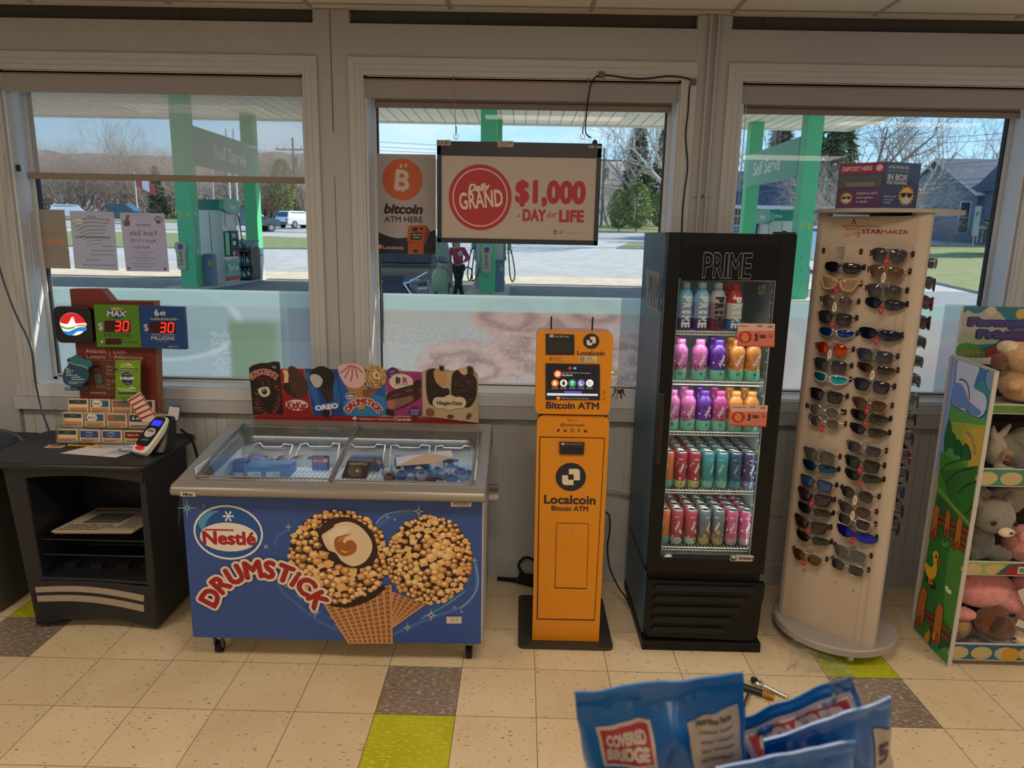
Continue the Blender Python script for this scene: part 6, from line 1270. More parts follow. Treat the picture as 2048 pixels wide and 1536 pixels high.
# ================================================================== rotating sunglasses stand
RW = mat('stand_warm_white', 'b5a698', .45); RWP = mat('stand_panel', 'bcab9b', .4); RG = mat('stand_grey', '9c9590', .4)
cen = Vector((1.462, -.488, 0)); rk = thing('sunglasses_stand', 'white three-sided revolving sunglasses stand on a round base', 'display stand', (1.462, -.488, 0))
fo = Vector((1.237, -.463, 0)); ud = Vector((.706, -.708, 0)).normalized(); FW = .347
nf = ud.cross(Vector((0, 0, 1))).normalized()
def face(k):
    R3 = Matrix.Rotation(radians(120*k), 3, 'Z'); return Frame(cen+R3 @ (fo-cen), R3 @ ud)
q = MB(); q.lathe(RG, [(.02, .048), (.235, .048), (.243, .052), (.262, .060), (.262, .086), (.255, .092), (.02, .092)], cen, 56); mk('base_disc', q, rk, smooth=35)
for a in range(5):
    q = MB(); c_ = cen+Vector((.19*cos(a*1.257+.9), .19*sin(a*1.257+.9), 0)); q.cyl(WHT, c_+Vector((-.010, 0, .023)), c_+Vector((.010, 0, .023)), .022, n=14); q.box('8a8680', c_+Vector((0, 0, .044)), (.02, .02, .012)); mk('caster', q, rk, smooth=40)
zb_, zt_2 = .092, 1.888
fr3 = [face(k) for k in range(3)]
PAN = []
for k in range(3):
    q = MB(); f = fr3[k]; q.prism(RWP, [(.004, zb_), (FW-.004, zb_), (FW-.004, 1.765), (.004, 1.765)], f, -.012, -.001)
    q.prism(RW, [(.0, 1.765), (FW, 1.765), (FW, zt_2-.012), (.0, zt_2-.012)], f, -.010, .0)
    for u in (.030, FW-.030): q.dr('a09488', f, u-.0006, zb_, u+.0006, 1.765, .0004)
    if k == 0:
        p = PR(q, f, 1600, 380, .16602); p.h = .0006; g1, g2, g3 = 'a8705a', '8a4a48', 'b88a68'
        p.p(g2, [(655, 332), (684, 415), (664, 418), (652, 372), (636, 417), (616, 415)]); p.p(g1, [(493, 424), (995, 436), (962, 450), (540, 441), (585, 466), (740, 464), (728, 480), (570, 482)])
        p.p(g3, [(572, 488), (590, 488), (560, 556), (655, 498), (700, 494), (612, 548), (530, 584)]); p.p(g3, [(700, 500), (722, 498), (690, 590), (655, 522), (668, 512), (724, 586)]); p.p(g3, [(684, 508), (726, 588), (700, 575), (660, 516)])
        p.t('8c2038', 'STAR', 862, 498, 52, w=230, bold=.05); p.t('8c3048', 'MAKER', 1142, 504, 52, w=325, bold=.015)
    PAN.append(q)
for k in range(3):
    q = MB(); f0 = fr3[k]; f1 = fr3[(k+1) % 3]; A = f0(FW, 0); B = f1(0, 0); mid = (A+B)/2; out = (mid-cen).normalized()
    arc_ = [];
    for i in range(9):
        t = i/8; P_ = A.lerp(B, t)+out*.022*sin(pi*t); arc_.append((P_.x, P_.y))
    inn = [(B.x-out.x*.03, B.y-out.y*.03), (A.x-out.x*.03, A.y-out.y*.03)]
    q.prism(RW, arc_+inn, Frame((0, 0, 0), (1, 0, 0), (0, 1, 0)), zb_, zt_2); mk('corner_post', q, rk, smooth=50)
q = MB(); q.cyl('c8b890', cen+Vector((0, 0, zt_2-.02)), cen+Vector((0, 0, zt_2)), .05, n=12); mk('spindle', q, rk)
q = MB(); q.prism(RG, [(cen.x+x, cen.y+y) for x, y in curve([(-.265*cos(0), -.02), (-.20, -.19), (0, -.255), (.20, -.19), (.300, .0), (.20, .19), (0, .25), (-.2, .17)], 6)], Frame((0, 0, zt_2), (1, 0, 0), (0, 1, 0)), 0, .014); mk('top_shelf', q, rk, smooth=35)
# sunglasses ------------------------------------------------------
def sungl(style, fc, lc, met=0., tagc=None, bt=None):
    """fc frame colour, lc lens colour; local: x across, z up, front towards -y"""
    t = thing('sunglasses', 'x', 'sunglasses'); fm = mat('frame_'+fc, fc, .3, .8 if fc in ('b08a4a', '8a8a8c', '5a5a5e', 'c0b8a8') else 0.); lm = mat('lens_%s_%d' % (lc, met*10), lc, .07, met, coat=.3)
    S_ = {'aviator': [(.006, .010), (.020, .022), (.045, .022), (.062, .014), (.062, -.004), (.050, -.024), (.030, -.028), (.014, -.018), (.007, -.004)],
          'square': [(.009, .014), (.020, .021), (.052, .021), (.064, .015), (.063, -.010), (.054, -.023), (.024, -.024), (.012, -.012)],
          'round': [(.010, .006), (.018, .020), (.036, .024), (.054, .018), (.061, .002), (.054, -.017), (.036, -.023), (.018, -.017)],
          'sport': [(.007, .008), (.020, .018), (.045, .019), (.068, .013), (.071, .002), (.060, -.012), (.036, -.019), (.016, -.014)],
          'cat': [(.009, .012), (.024, .021), (.052, .025), (.072, .024), (.066, .0), (.054, -.021), (.028, -.022), (.013, -.010)],
          'shield': [(.0, .010), (.02, .020), (.055, .020), (.078, .012), (.082, .000), (.066, -.017), (.036, -.022), (.010, -.010), (.0, .0)]}[style]
    o = curve(S_, 4); th = {'aviator': .0012, 'square': .0022, 'round': .0016, 'sport': .0022, 'cat': .0042, 'shield': .002}[style]
    cv = lambda x: .010*(x/.07)**2*(2.2 if style in ('sport', 'shield') else 1)
    q = MB()
    for s_ in (-1, 1):
        q.tube(fm, [(s_*x, cv(x), z) for x, z in o], th, 5, True)
        q.tube(fm, [(s_*max(x for x, z in o)*.98, cv(.068), .012), (s_*.074, cv(.074)+.004, .010)], th*1.1, 5)
    q.tube(fm, [(-.010, 0, .006), (0, -.003, .010), (.010, 0, .006)], th, 5)
    if style == 'aviator': q.tube(fm, [(-.018, 0, .021), (0, -.002, .020), (.018, 0, .021)], th, 5)
    mk('frame', q, t, local=True, smooth=60)
    for s_ in (-1, 1):
        q = MB(); k = len(o); P_ = [(s_*x, cv(x)-.0004, z) for x, z in o]; cx = sum(a[0] for a in P_)/k; cz = sum(a[2] for a in P_)/k
        vs = P_+[(cx+(a[0]-cx)*.5, cv((cx+(a[0]-cx)*.5))-.003, cz+(a[2]-cz)*.5) for a in P_]+[(cx, cv(cx)-.0045, cz)]
        fs = [(i, (i+1) % k, k+(i+1) % k, k+i) for i in range(k)]+[(k+i, k+(i+1) % k, 2*k) for i in range(k)]
        q.add(lm, vs, [f if s_ < 0 else f[::-1] for f in fs]); mk('lens', q, t, local=True, smooth=70)
    for s_ in (-1, 1):
        q = MB(); q.tube(fm, [(s_*.074, cv(.074)+.004, .010), (s_*.0745, .035, .010), (s_*.074, .060, .008)], [th*1.6, th*1.5, th*1.3], 6); mk('temple', q, t, local=True, smooth=60)
    if tagc:
        q = MB(); fr_ = Frame((.0, -.006, -.018), (1, .1, 0), (0, 0, 1)); q.prism(tagc, curve([(-.008, .0), (0, .016), (.008, 0), (.006, -.018), (0, -.024), (-.006, -.018)], 4), fr_, -.0005, .0005)
        if tagc in ('d8ccc0',): q.bars('2a2a2a', fr_, -.005, -.014, .005, .006, .0008, 3, 8)
        else: 
            for i in range(5): a = 2*pi*i/5; q.dp('d8ccc0', fr_, [(0, -.006), (.006*cos(a), -.006+.006*sin(a)), (.002*cos(a+.6), -.006+.002*sin(a+.6))], .0008)
        q.tube('8a8078', [(0, 0, .008), (0, -.006, -.002)], .0004, 4); mk('hang_tag', q, t, local=True)
    return t
GL = []
ORD2 = ('topmost', 'second', 'third', 'fourth', 'fifth', 'sixth', 'seventh', 'eighth', 'ninth', 'tenth', 'eleventh', 'twelfth', 'thirteenth', 'fourteenth', 'lowest or fifteenth')
kA = (1548, 300, .26042); kB = (1548, 680, .26042); kC = (1528, 980, .23433)
RT, WT = 'a01c2c', 'd8ccc0'
for (ox, oy, k), L_ in ((kA, [(540, 905, 'sport', '101014', '10131c', 0, None, 'black wraparound', 0), (512, 1030, 'cat', 'c09a5a', '8a7460', 0, RT, 'cream cat-eye', 0), (495, 1165, 'round', '8a8a8c', '4a3c36', 0, WT, 'silver rimmed brown', 0), (480, 1290, 'square', '101014', '24242a', 0, RT, 'black square gradient', 0), (495, 1408, 'sport', 'c0b8a8', '1c3a8a', .7, None, 'white framed blue mirror', 0),
                         (895, 805, 'aviator', '5a5a5e', '34363a', 0, RT, 'grey aviator', 1), (870, 935, 'aviator', 'b08a4a', '5a443c', .2, WT, 'gold rimmed brown aviator', 1), (850, 1080, 'aviator', '5a5a5e', '3a3a38', 0, None, 'dark grey teardrop', 1), (858, 1185, 'sport', '101014', '141a30', 0, RT, 'black and navy sport', 1), (815, 1420, 'shield', '14142a', '10183a', .4, RT, 'wide navy shield', 1)]),
                   (kB, [(458, 70, 'round', '8a3a1c', 'c0401a', .75, WT, 'orange red mirror', 0), (447, 195, 'square', '5a5a5e', '26262e', 0, None, 'thin metal grey square', 0), (440, 300, 'sport', 'c8c4c0', '1aa0b8', .8, None, 'white framed turquoise mirror', 0), (412, 428, 'square', '0f0f12', '18181a', 0, None, 'black browline', 0), (392, 550, 'round', 'c0b8a8', '4a4844', 0, None, 'silver framed smoke', 0), (405, 640, 'round', 'c0b8a8', '5a5450', .5, RT, 'small silver oval', 0), (358, 888, 'aviator', '5a5a5e', '45433c', 0, None, 'thin framed olive gradient', 0), (352, 985, 'sport', '101018', '16447a', .75, None, 'black framed blue mirror sport', 0), (335, 1105, 'square', '14141c', '2a4a7a', .3, None, 'black framed light blue', 0), (318, 1215, 'cat', '2a1218', '2c1c2c', 0, RT, 'burgundy oversized', 0), (310, 1318, 'sport', '0f0f12', '141416', 0, None, 'matt black narrow', 0), (288, 1425, 'cat', '2a1814', '2a1a1a', 0, RT, 'large dark brown butterfly', 0),
                         (778, 122, 'square', '5a5a5e', '2c3040', 0, None, 'slate square aviator', 1), (788, 228, 'sport', '6a4a2a', '1a1a1c', 0, WT, 'tortoiseshell narrow sport', 1), (758, 352, 'square', '101014', '1c2030', 0, None, 'black flat top', 1), (742, 498, 'aviator', 'b08a4a', '3f2c1c', 0, RT, 'gold rimmed amber aviator', 1), (732, 598, 'sport', '1a1410', '141416', 0, RT, 'black and gold sport', 1), (728, 705, 'sport', '101012', '1a1a1c', 0, None, 'black wrap with white sticker', 1), (700, 842, 'square', '8a8a8c', '302c3a', 0, None, 'silver rimmed violet gradient', 1), (688, 955, 'square', '0f0f10', '12201a', 0, RT, 'matt black green lens', 1), (690, 1062, 'sport', '101012', '16181a', 0, RT, 'glossy black wrap', 1), (642, 1190, 'round', '2a2622', '201e1c', 0, WT, 'black rounded', 1), (620, 1305, 'aviator', 'b08a4a', '2e2a34', 0, WT, 'gold bar plum gradient', 1), (618, 1400, 'square', 'c0b8a8', '1e1e20', 0, None, 'silver bar black lens', 1)]),
                   (kC, [(425, 430, 'sport', '101010', '141a12', 0, None, 'black green tinted narrow', 0), (372, 575, 'aviator', 'b08a4a', '3c2a16', 0, RT, 'gold rimmed bronze aviator, lowest', 0), (795, 392, 'shield', '0f1020', '1a22b0', .7, RT, 'iridescent blue shield', 1), (735, 545, 'aviator', '5a5a5e', '4a4c50', 0, None, 'light grey gradient aviator', 1), (708, 662, 'square', '8a8a8c', '26282a', 0, None, 'dark grey square, lowest', 1)])):
    for X_, Y_, st, fc, lc, met, tg, nm, col in L_: GL.append((ox+X_*k, oy+Y_*k, st, fc, lc, met, tg, nm, col))
f = fr3[0]; Pf = PR(MB(), Frame(f(0, 0, .040), f.ux, f.uy)); cache = {}
rot0 = atan2(ud.y, ud.x)
R_ = random.Random(9); ng = [0]
def place_gl(key, loc, rz, lab, grp, tilt=0.):
    m_ = TR(loc, rz, 0, tilt)
    if key in cache: return dup(cache[key], m_, lab, grp)
    g = sungl(*key); cache[key] = g; g.matrix_world = m_; g['label'] = lab; g['group'] = grp; return g
pads = []
for px, py, st, fc, lc, met, tg, nm, col in GL:
    u, z = Pf.g(px, py); u = .085+(u-.085)*.6 if col == 0 else .262+(u-.262)*.6; loc = f(u, z, .042); pads.append((u, z))
    place_gl((st, fc, lc, met, tg), loc, rot0, '%s sunglasses in the %s column%s' % (nm, 'left' if col == 0 else 'right', ' with a %s tag' % ('red' if tg == RT else 'white') if tg else ''), 'sunglasses on the front of the stand', .045+R_.uniform(-.02, .03))
q = MB(); 
for u, z in pads+[(.085, 1.735), (.085, 1.08)]:
    q = MB()
    for s_ in (-.074, .074): PAN[0].prism(M_KM, rrect(u+s_-.006, z-.008, u+s_+.006, z+.016, .006), f, .0005, .0035)
    q.prism(CLR, [(u-.010, z-.02), (u+.010, z-.02), (u+.010, z+.022), (u-.010, z+.022)], f, .001, .028)
    mk('display_peg', q, rk)
q = MB()
for u, z in ((.075, .34), (.135, .345), (.215, .335), (.290, .325)): PAN[0].cyl(M_AL, f(u, z, 0), f(u, z, .004), .005, n=10)
keys_ = [k for k in cache if k[4] != WT]
for k, u_, lab, n_ in ((1, .080, 'right', 15), (2, FW-.080, 'left', 11)):
    ff = fr3[k]; rz = rot0+radians(120*k)
    for i in range(n_):
        z = 1.70-.078*i if k == 1 else 1.60-.085*i; ky = keys_[(i*5+k*3) % len(keys_)]; ky = (ky[0], ky[1], ky[2], ky[3], None)
        if k == 1 and i in (2, 10): ky = ('cat', '5a2a3a', '3a1c28', 0, None)
        place_gl(ky, ff(u_, z, .045), rz, 'sunglasses seen edge-on, %s from the top at the %s side of the stand' % (ORD2[i], lab), 'sunglasses on the %s side of the stand' % lab, R_.uniform(-.05, .09))
    for i in range(n_):
        q = MB()
        z = 1.70-.078*i if k == 1 else 1.60-.085*i
        for s_ in (-.074, .074): PAN[k].prism(M_KM, rrect(u_+s_-.006, z-.008, u_+s_+.006, z+.016, .006), ff, .0005, .0035)
        q.prism(CLR, [(u_-.010, z-.02), (u_+.010, z-.02), (u_+.010, z+.022), (u_-.010, z+.022)], ff, .001, .045)
        mk('display_peg', q, rk)
for q in PAN: mk('panel', q, rk)
# deposit box on top
bx = thing('deposit_box', 'purple and blue cardboard deposit box on top of the sunglasses stand', 'box', (1.40, -.56, zt_2+.014)); q = MB(); zb = zt_2+.0145; ht = .172
c0 = Vector((1.365, -.655, 0)); e1 = Vector((-.76, .65, 0)).normalized(); e2 = Vector((.96, .28, 0)).normalized(); L1, L2 = .165, .165
Fl = Frame(c0+e1*L1+Vector((0, 0, zb)), -e1); Fr = Frame(c0+Vector((0, 0, zb)), e2)
PU, BL = mat('box_purple', '4a2a5c', .5), mat('box_blue_print', '2a3c68', .5)
q.prism(mat('box_card', '3a3448', .6), [(c0.x, c0.y), (c0.x+e2.x*L2, c0.y+e2.y*L2), (c0.x+e2.x*L2+e1.x*L1, c0.y+e2.y*L2+e1.y*L1), (c0.x+e1.x*L1, c0.y+e1.y*L1)], Frame((0, 0, zb), (1, 0, 0), (0, 1, 0)), 0, ht)
def rnd(a, fr_, x, y, h, w): pass
q.dr(PU, Fl, 0, 0, L1, .078, .0008); q.dr('7a2a50', Fl, 0, ht-.042, L1, ht, .0008); q.dr(mat('box_window', '4f5a60', .15), Fl, .004, .080, L1-.004, ht-.044, .001); q.dr('65706c', Fl, .03, .084, L1-.03, .10, .0013)
q.tx('c0a8b0', Fl, 'DEPOSIT HERE', .066, ht-.021, .016, .0012, w=.108, bold=.04); q.dd('c0a8b0', Fl, .146, ht-.021, .012, h=.0012)
def sunface(fr_, x, y, r, h):
    for i in range(18):
        a = 2*pi*i/18; q.dp(('c89a48', 'b87a38')[i % 2], fr_, [(x+r*.8*cos(a-.17), y+r*.8*sin(a-.17)), (x+r*1.35*cos(a), y+r*1.35*sin(a)), (x+r*.8*cos(a+.17), y+r*.8*sin(a+.17))], h)
    q.dd('d0a458', fr_, x, y, r, h=h+.0003); q.dd('b8bcc0', fr_, x, y-r*.42, r*.62, r*.46, h=h+.0006)
    for s_ in (-1, 1): q.dp('141824', fr_, [(x+s_*r*.06, y+r*.30), (x+s_*r*.86, y+r*.34), (x+s_*r*.76, y-r*.12), (x+s_*r*.35, y-r*.20), (x+s_*r*.12, y)], h+.0009)
    q.dr('141824', fr_, x-r*.85, y+r*.26, x+r*.85, y+r*.36, h+.0009)
sunface(Fl, .038, .040, .019, .0011)
for i, t_ in enumerate(('PLEASE do NOT', 'return glasses', 'to display.')): q.tx('b8a8b8', Fl, t_, .074, .058-.015*i, .008, .0012, al='l', bold=.03)
q.dr(BL, Fr, 0, 0, L2, ht, .0008); q.dp('35507c', Fr, [(0, ht), (L2, ht), (L2, .09), (.1, .12), (0, .11)], .001)
for i, (t_, y_, s_, w_) in enumerate((('AFTER TRYING ON,', ht-.018, .010, .095), ('DEPOSIT SUNGLASSES', ht-.032, .008, .095), ('IN BOX', ht-.054, .022, .090), ('FOR CLEANING.', ht-.074, .011, .095))): q.tx('a8b0c0' if i != 1 else '6a7aa0', Fr, t_, .062, y_, s_, .0014, w=w_, bold=.05)
sunface(Fr, .112, .050, .031, .0011)
for i, t_ in enumerate(('PLEASE do NOT', 'return glasses', 'to display.')): q.tx('a8a8c0', Fr, t_, .010, .046-.011*i, .006, .0009, al='l', bold=.03)
mk('printed_box', q, bx)
# ================================================================== plush toy display at the right edge
TW = mat('toy_board_white', 'bdb8b4', .5)
ty = thing('toy_display', 'cardboard farmyard toy display with painted side panel and shelves at the right edge', 'display stand', (2.15, -.55, 0))
xs0, xs1 = 1.872, 2.52; ypf, ypb = -.705, -.405
Fs = Frame((xs0, ypb, 0), (0, -1, 0), (0, 0, 1)); q = MB(); W2 = ypb-ypf
q.prism(TW, [(0, .001), (W2, .001), (W2, 1.292), (0, 1.308)], Fs, -.010, -.0006)
p = PR(q, Fs, 1808, 580, .234375); p.h = 0.
def clip(pts, zlo=.006, zhi=1.29):
    out = []
    for a in pts:
        u, v = p.g(*a); out.append((min(max(u, .006), W2-.008), min(max(v, zlo), min(zhi, 1.30-.05*u))))
    return out
def window_lit(m): return ''.join('%02x' % min(255, int(int(m[i:i+2], 16)*1.22)) for i in (0, 2, 4))  # light from outside is put into the side panel's print colours
def cp(m, pts, h=None): q.dp(window_lit(m), Fs, clip(pts), p.hh(h))
E2 = lambda pts: [((1808+x*.28-1808)/.234375, (920+y*.28-580)/.234375) for x, y in pts]     # lower crop -> upper crop units
cp('7892c8', [(400, 560), (860, 560), (860, 1536), (250, 1536)]); cp('2f6a9c', [(600, 560), (900, 600), (850, 1100), (600, 900)])
cp('2c7c8c', [(560, 850), (860, 700), (860, 1250), (500, 1250)])
cp('4f8a48', [(395, 975), (560, 1060), (760, 1130), (760, 1536), (310, 1536)]); cp('8a9a3c', [(400, 1120), (760, 1180), (740, 1400), (500, 1400), (400, 1300)]); cp('b0943a', [(500, 1190), (740, 1190), (700, 1536), (560, 1536)])
wc_, oc_ = 'a9b4dc', '141a30'
for c, k in ((oc_, 1.0), (wc_, .955)):
    o = curve([(470, 560), (640, 640), (620, 740), (600, 830), (640, 855), (700, 900), (715, 980), (690, 1060), (640, 1095), (580, 1070), (530, 1020), (510, 1038), (450, 1010), (400, 960), (430, 800), (440, 700)], 4)
    cx = sum(a for a, b in o)/len(o); cy = sum(b for a, b in o)/len(o); cp(c, [(cx+(a-cx)*k, cy+(b-cy)*k) for a, b in o])
cp('5a7cb8', curve([(415, 830), (470, 790), (520, 850), (560, 950), (660, 1040), (620, 1080), (560, 1040), (525, 1010), (470, 1010), (410, 960)], 4))
u_ = ocurve([(475, 762), (520, 775), (550, 830), (560, 930)], 6); q.ds(oc_, Fs, [p.g(*a) for a in u_], .006, p.hh(None))
for c, k in ((oc_, 1.), ('6a86a8', .93)):
    o = curve([(720, 680), (800, 700), (810, 900), (740, 880), (700, 820), (695, 740)], 4); cx, cy = 765, 790; cp(c, [(cx+(a-cx)*k, cy+(b-cy)*k) for a, b in o])
q.ds('a8a078', Fs, [p.g(*a) for a in ocurve([(530, 1210), (570, 1240), (600, 1320), (605, 1400)], 6)], .016, p.hh(None))
for a, b, r in ((415, 1270, 34), (465, 1330, 34), (528, 1370, 40)): cp('0f3018', curve([(a-r, b+70), (a-r, b), (a, b-r*1.6), (a+r, b), (a+r, b+80)], 4)); cp('1c5a30', curve([(a-r*.8, b+70), (a-r*.8, b), (a, b-r*1.3), (a+r*.8, b), (a+r*.8, b+80)], 4))
cp('1c5a2a', curve([(385, 1100), (410, 1180), (405, 1290), (350, 1385), (345, 1250)], 4))
# lower part measured on the second picture
cp('3a7a2c', E2([(262, -60), (545, 100), (470, 470), (240, 190)])); cp('2c6428', E2([(262, 80), (530, 40), (470, 460), (330, 300)]))
for pts in (([(262, 90), (310, 30), (420, 0)]), ([(300, 165), (380, 90), (500, 55)]), ([(385, 235), (450, 180), (530, 150)]), ([(440, 390), (480, 340), (500, 320)])): q.ds('10301c', Fs, [p.g(*a) for a in E2(ocurve(pts, 5))], .005, p.hh(None))
cp('5a8a30', E2([(240, 190), (470, 465), (440, 660), (180, 560)])); q.ds('a8a878', Fs, [p.g(*a) for a in E2([(240, 190), (475, 462)])], .006, p.hh(None))
cp('2a5a30', E2([(240, 230), (470, 480), (440, 660), (185, 560)])); cp('2c6a34', E2([(185, 560), (445, 660), (380, 1020), (330, 1480), (70, 1200)])); cp('407a34', E2([(330, 620), (440, 660), (400, 900), (360, 1250), (280, 1100), (300, 800)])); cp('1c4a2c', E2([(190, 1140), (340, 1270), (320, 1450), (180, 1330)]))
def slat(x0, y0, x1, y1, w):
    for c, k in (('1c0f0c', 1.), ('a0602c', .84)):
        a = w*k/2; cp(c, E2([(x0-a, y0+w*.35/k), (x0, y0-w*.35*k), (x0+a, y0+w*.35/k), (x1+a, y1), (x1-a, y1)]))
    cp('7c3c24', E2([(x1-w*.38, y1), (x1+w*.38, y1), (x1+w*.36, y1-(y1-y0)*.35), (x1-w*.30, y1-(y1-y0)*.2)]))
for ln in ([(250, 395), (470, 520)], [(245, 440), (465, 560)], [(310, 540), (440, 650)], [(360, 560), (440, 600)], [(160, 1090), (330, 1230)], [(160, 1130), (320, 1290)]): q.ds('1c0f0c', Fs, [p.g(*a) for a in E2(ln)], .026, p.hh(None)); q.ds('8a4a2c', Fs, [p.g(*a) for a in E2(ln)], .020, p.hh(None))
slat(238, 330, 208, 560, 46); slat(320, 365, 302, 540, 42); slat(403, 415, 375, 645, 46); slat(145, 920, 105, 1190, 62); slat(258, 1035, 225, 1320, 66)
for i in range(5): a = -1.9+.35*i; cp('4a8a4a', E2([(285, 620), (285+95*cos(a)+18*(i-2), 620+110*sin(a)), (300, 625)]))
cp('0f3018', E2(curve([(155, 830), (220, 870), (228, 920), (190, 910)], 4)))
for c, k in (('5a2a10', 1.07), ('c8a428', 1.)):
    o = curve([(225, 648), (245, 655), (250, 690), (238, 720), (240, 790), (220, 845), (185, 848), (160, 800), (150, 735), (165, 735), (195, 765), (215, 745), (212, 700), (210, 665)], 4); cp(c, E2([(200+(a-200)*k, 750+(b-750)*k) for a, b in o]))
cp('20140c', E2(curve([(230, 678), (240, 680), (238, 702), (229, 700)], 4))); cp('b03a3a', E2([(246, 700), (264, 735), (256, 765), (242, 735)])); cp('b0602c', E2([(175, 845), (190, 848), (198, 890), (178, 888)])); cp('b0602c', E2([(195, 850), (206, 850), (214, 895), (198, 890)]))
cp('c8c8c0', E2(curve([(300, 900), (318, 905), (325, 925), (340, 930), (342, 955), (325, 955), (302, 930)], 4)))
cp('b07a24', E2(curve([(155, 1245), (185, 1215), (190, 1260), (178, 1300), (150, 1290)], 4))); cp('b07a24', E2(curve([(205, 1245), (225, 1235), (228, 1270), (210, 1285)], 4))); cp('2c6a48', E2(curve([(185, 1330), (230, 1310), (260, 1370), (220, 1390)], 4))); cp('3a7a40', E2(curve([(240, 1370), (320, 1340), (330, 1460), (270, 1430)], 4)))
for a, b in (((0, 0), (0, 1.30)), ((W2, 0), (W2, 1.29))): q.box(TW, (xs0-.0045, ypb-a[0] if a[0] else ypb-.002, (a[1]+b[1])/2), (.009, .006, b[1]-a[1]-.004))
mk('side_panel', q, ty)
q = MB(); q.bb(TW, xs1-.01, xs1, ypf, ypb, .001, 1.29); mk('side_panel', q, ty)
q = MB(); q.bb(mat('toy_back_dark', '3a2a24', .8), xs0, xs1, ypb+.001, ypb+.010, .02, 1.30); mk('back_panel', q, ty)
# header board
q = MB(); Fh = FY(ypb-.004); x0h, z0h, z1h = 1.884, 1.268, 1.518; q.bb(TW, x0h, 2.56, ypb-.003, ypb+.001, z0h, z1h); p = PR(q, Fh, 1808, 580, .234375); p.h = 0.
X9 = 1200
p.p('2a6a7c', [(514, 136), (X9, 150), (X9, 575), (460, 555)]); p.p('a09c98', curve([(500, 215), (545, 175), (600, 200), (660, 190), (720, 150), (790, 175), (850, 230), (900, 330), (820, 450), (500, 430), (490, 300)], 4)); p.d('b8ae94', 745, 180, 45, 38); p.d('c09a48', 1000, 205, 46, 44)
p.p('8a9a80', curve([(500, 360), (600, 370), (760, 400), (820, 450), (480, 460)], 4)); p.p('3a7a3c', curve([(465, 470), (560, 455), (680, 500), (700, 575), (460, 560)], 4)); p.p('2c6a40', [(640, 500), (800, 455), (830, 440), (720, 580), (640, 575)])
p.p('7a1c24', [(690, 500), (780, 465), (870, 350), (X9, 350), (X9, 575), (690, 570)]); p.p('2a3c40', [(660, 500), (790, 455), (870, 340), (880, 355), (800, 470), (690, 512)]); p.r('b8a090', 865, 455, 1010, 575); p.r('7a1c24', 878, 468, 998, 575)
p.s_('b8a090', [(878, 470), (998, 575)], 12); p.s_('b8a090', [(998, 470), (878, 575)], 12); p.r('b8a898', 805, 485, 852, 518); p.r('4a5a5c', 812, 491, 846, 512); p.r('b8a898', 1015, 500, 1050, 540)
for i in range(4): p.p('a85a30', [(490+45*i, 515), (498+45*i, 500), (506+45*i, 515), (506+45*i, 555), (490+45*i, 555)])
p.s_('a85a30', [(462, 530), (680, 535)], 5)
for t_, x, y, w_ in (('Farmyard', 885, 275, 650), ('Friends', 880, 378, 495)):
    p.t('24204a', t_, x, y, 66, w=w_, bold=.14); p.h += .0006; p.t('3f3a78', t_, x, y, 66, w=w_*.985, bold=.07); p.h += .0003
mk('header_board', q, ty)
# shelves with printed lips
for i, (za, zb2) in enumerate(((1.158, 1.118), (.892, .815), (.488, .424), (.112, .030))):
    z1_, z0_ = za, zb2; q = MB(); q.bb(TW, xs0+.001, xs1-.011, ypf+.012, ypb, z0_+.004, z0_+.010) if i else q.bb(TW, xs0+.001, xs1-.011, ypf+.10, ypb, z0_+.004, z0_+.010)
    yl = ypf+.004 if i else ypf+.004
    Fq = FY(yl); q.prism(TW, [(xs0+.004, z0_), (xs1-.012, z0_), (xs1-.012, z1_), (xs0+.004, z1_)], Fq, -.006, 0); h = .0008; H_ = z1_-z0_
    if i == 3: q.dr('245a70', Fq, xs0+.01, z0_+.006, xs1-.02, z1_-.006, h)
    else: q.dr(('5a7a38', '3a7a60', '8a9a48')[i], Fq, xs0+.01, z0_+.004, xs1-.02, z1_-.004, h)
    R = random.Random(i)
    for j in range(6):
        x = xs0+.03+.10*j; q.dd('b0a070' if i != 0 else '4a7a34', Fq, x, z0_+H_*.45, .045, H_*.36, h=h+.0002+.0001*j)
    if i in (0, 2): q.dp('24504c', Fq, [(xs0+.13, z0_+.006), (xs0+.18, z1_-.01), (xs0+.30, z1_-.004), (xs0+.36, z0_+.006)], h+.001); q.dp('8a1c24', Fq, [(xs0+.16, z0_+.006), (xs0+.19, z1_-.018), (xs0+.30, z1_-.012), (xs0+.36, z0_+.006)], h+.0013); q.dr('c8b898', Fq, xs0+.22, z0_+.012, xs0+.27, z1_-.02, h+.0016); q.dr('4a7a80', Fq, xs0+.227, z0_+.018, xs0+.263, z1_-.026, h+.0019)
    if i == 3: q.dd('c08a28', Fq, xs0+.255, z0_+H_*.4, .035, H_*.38, h=h+.002)
    mk('shelf', q, ty, bevel=.0015)
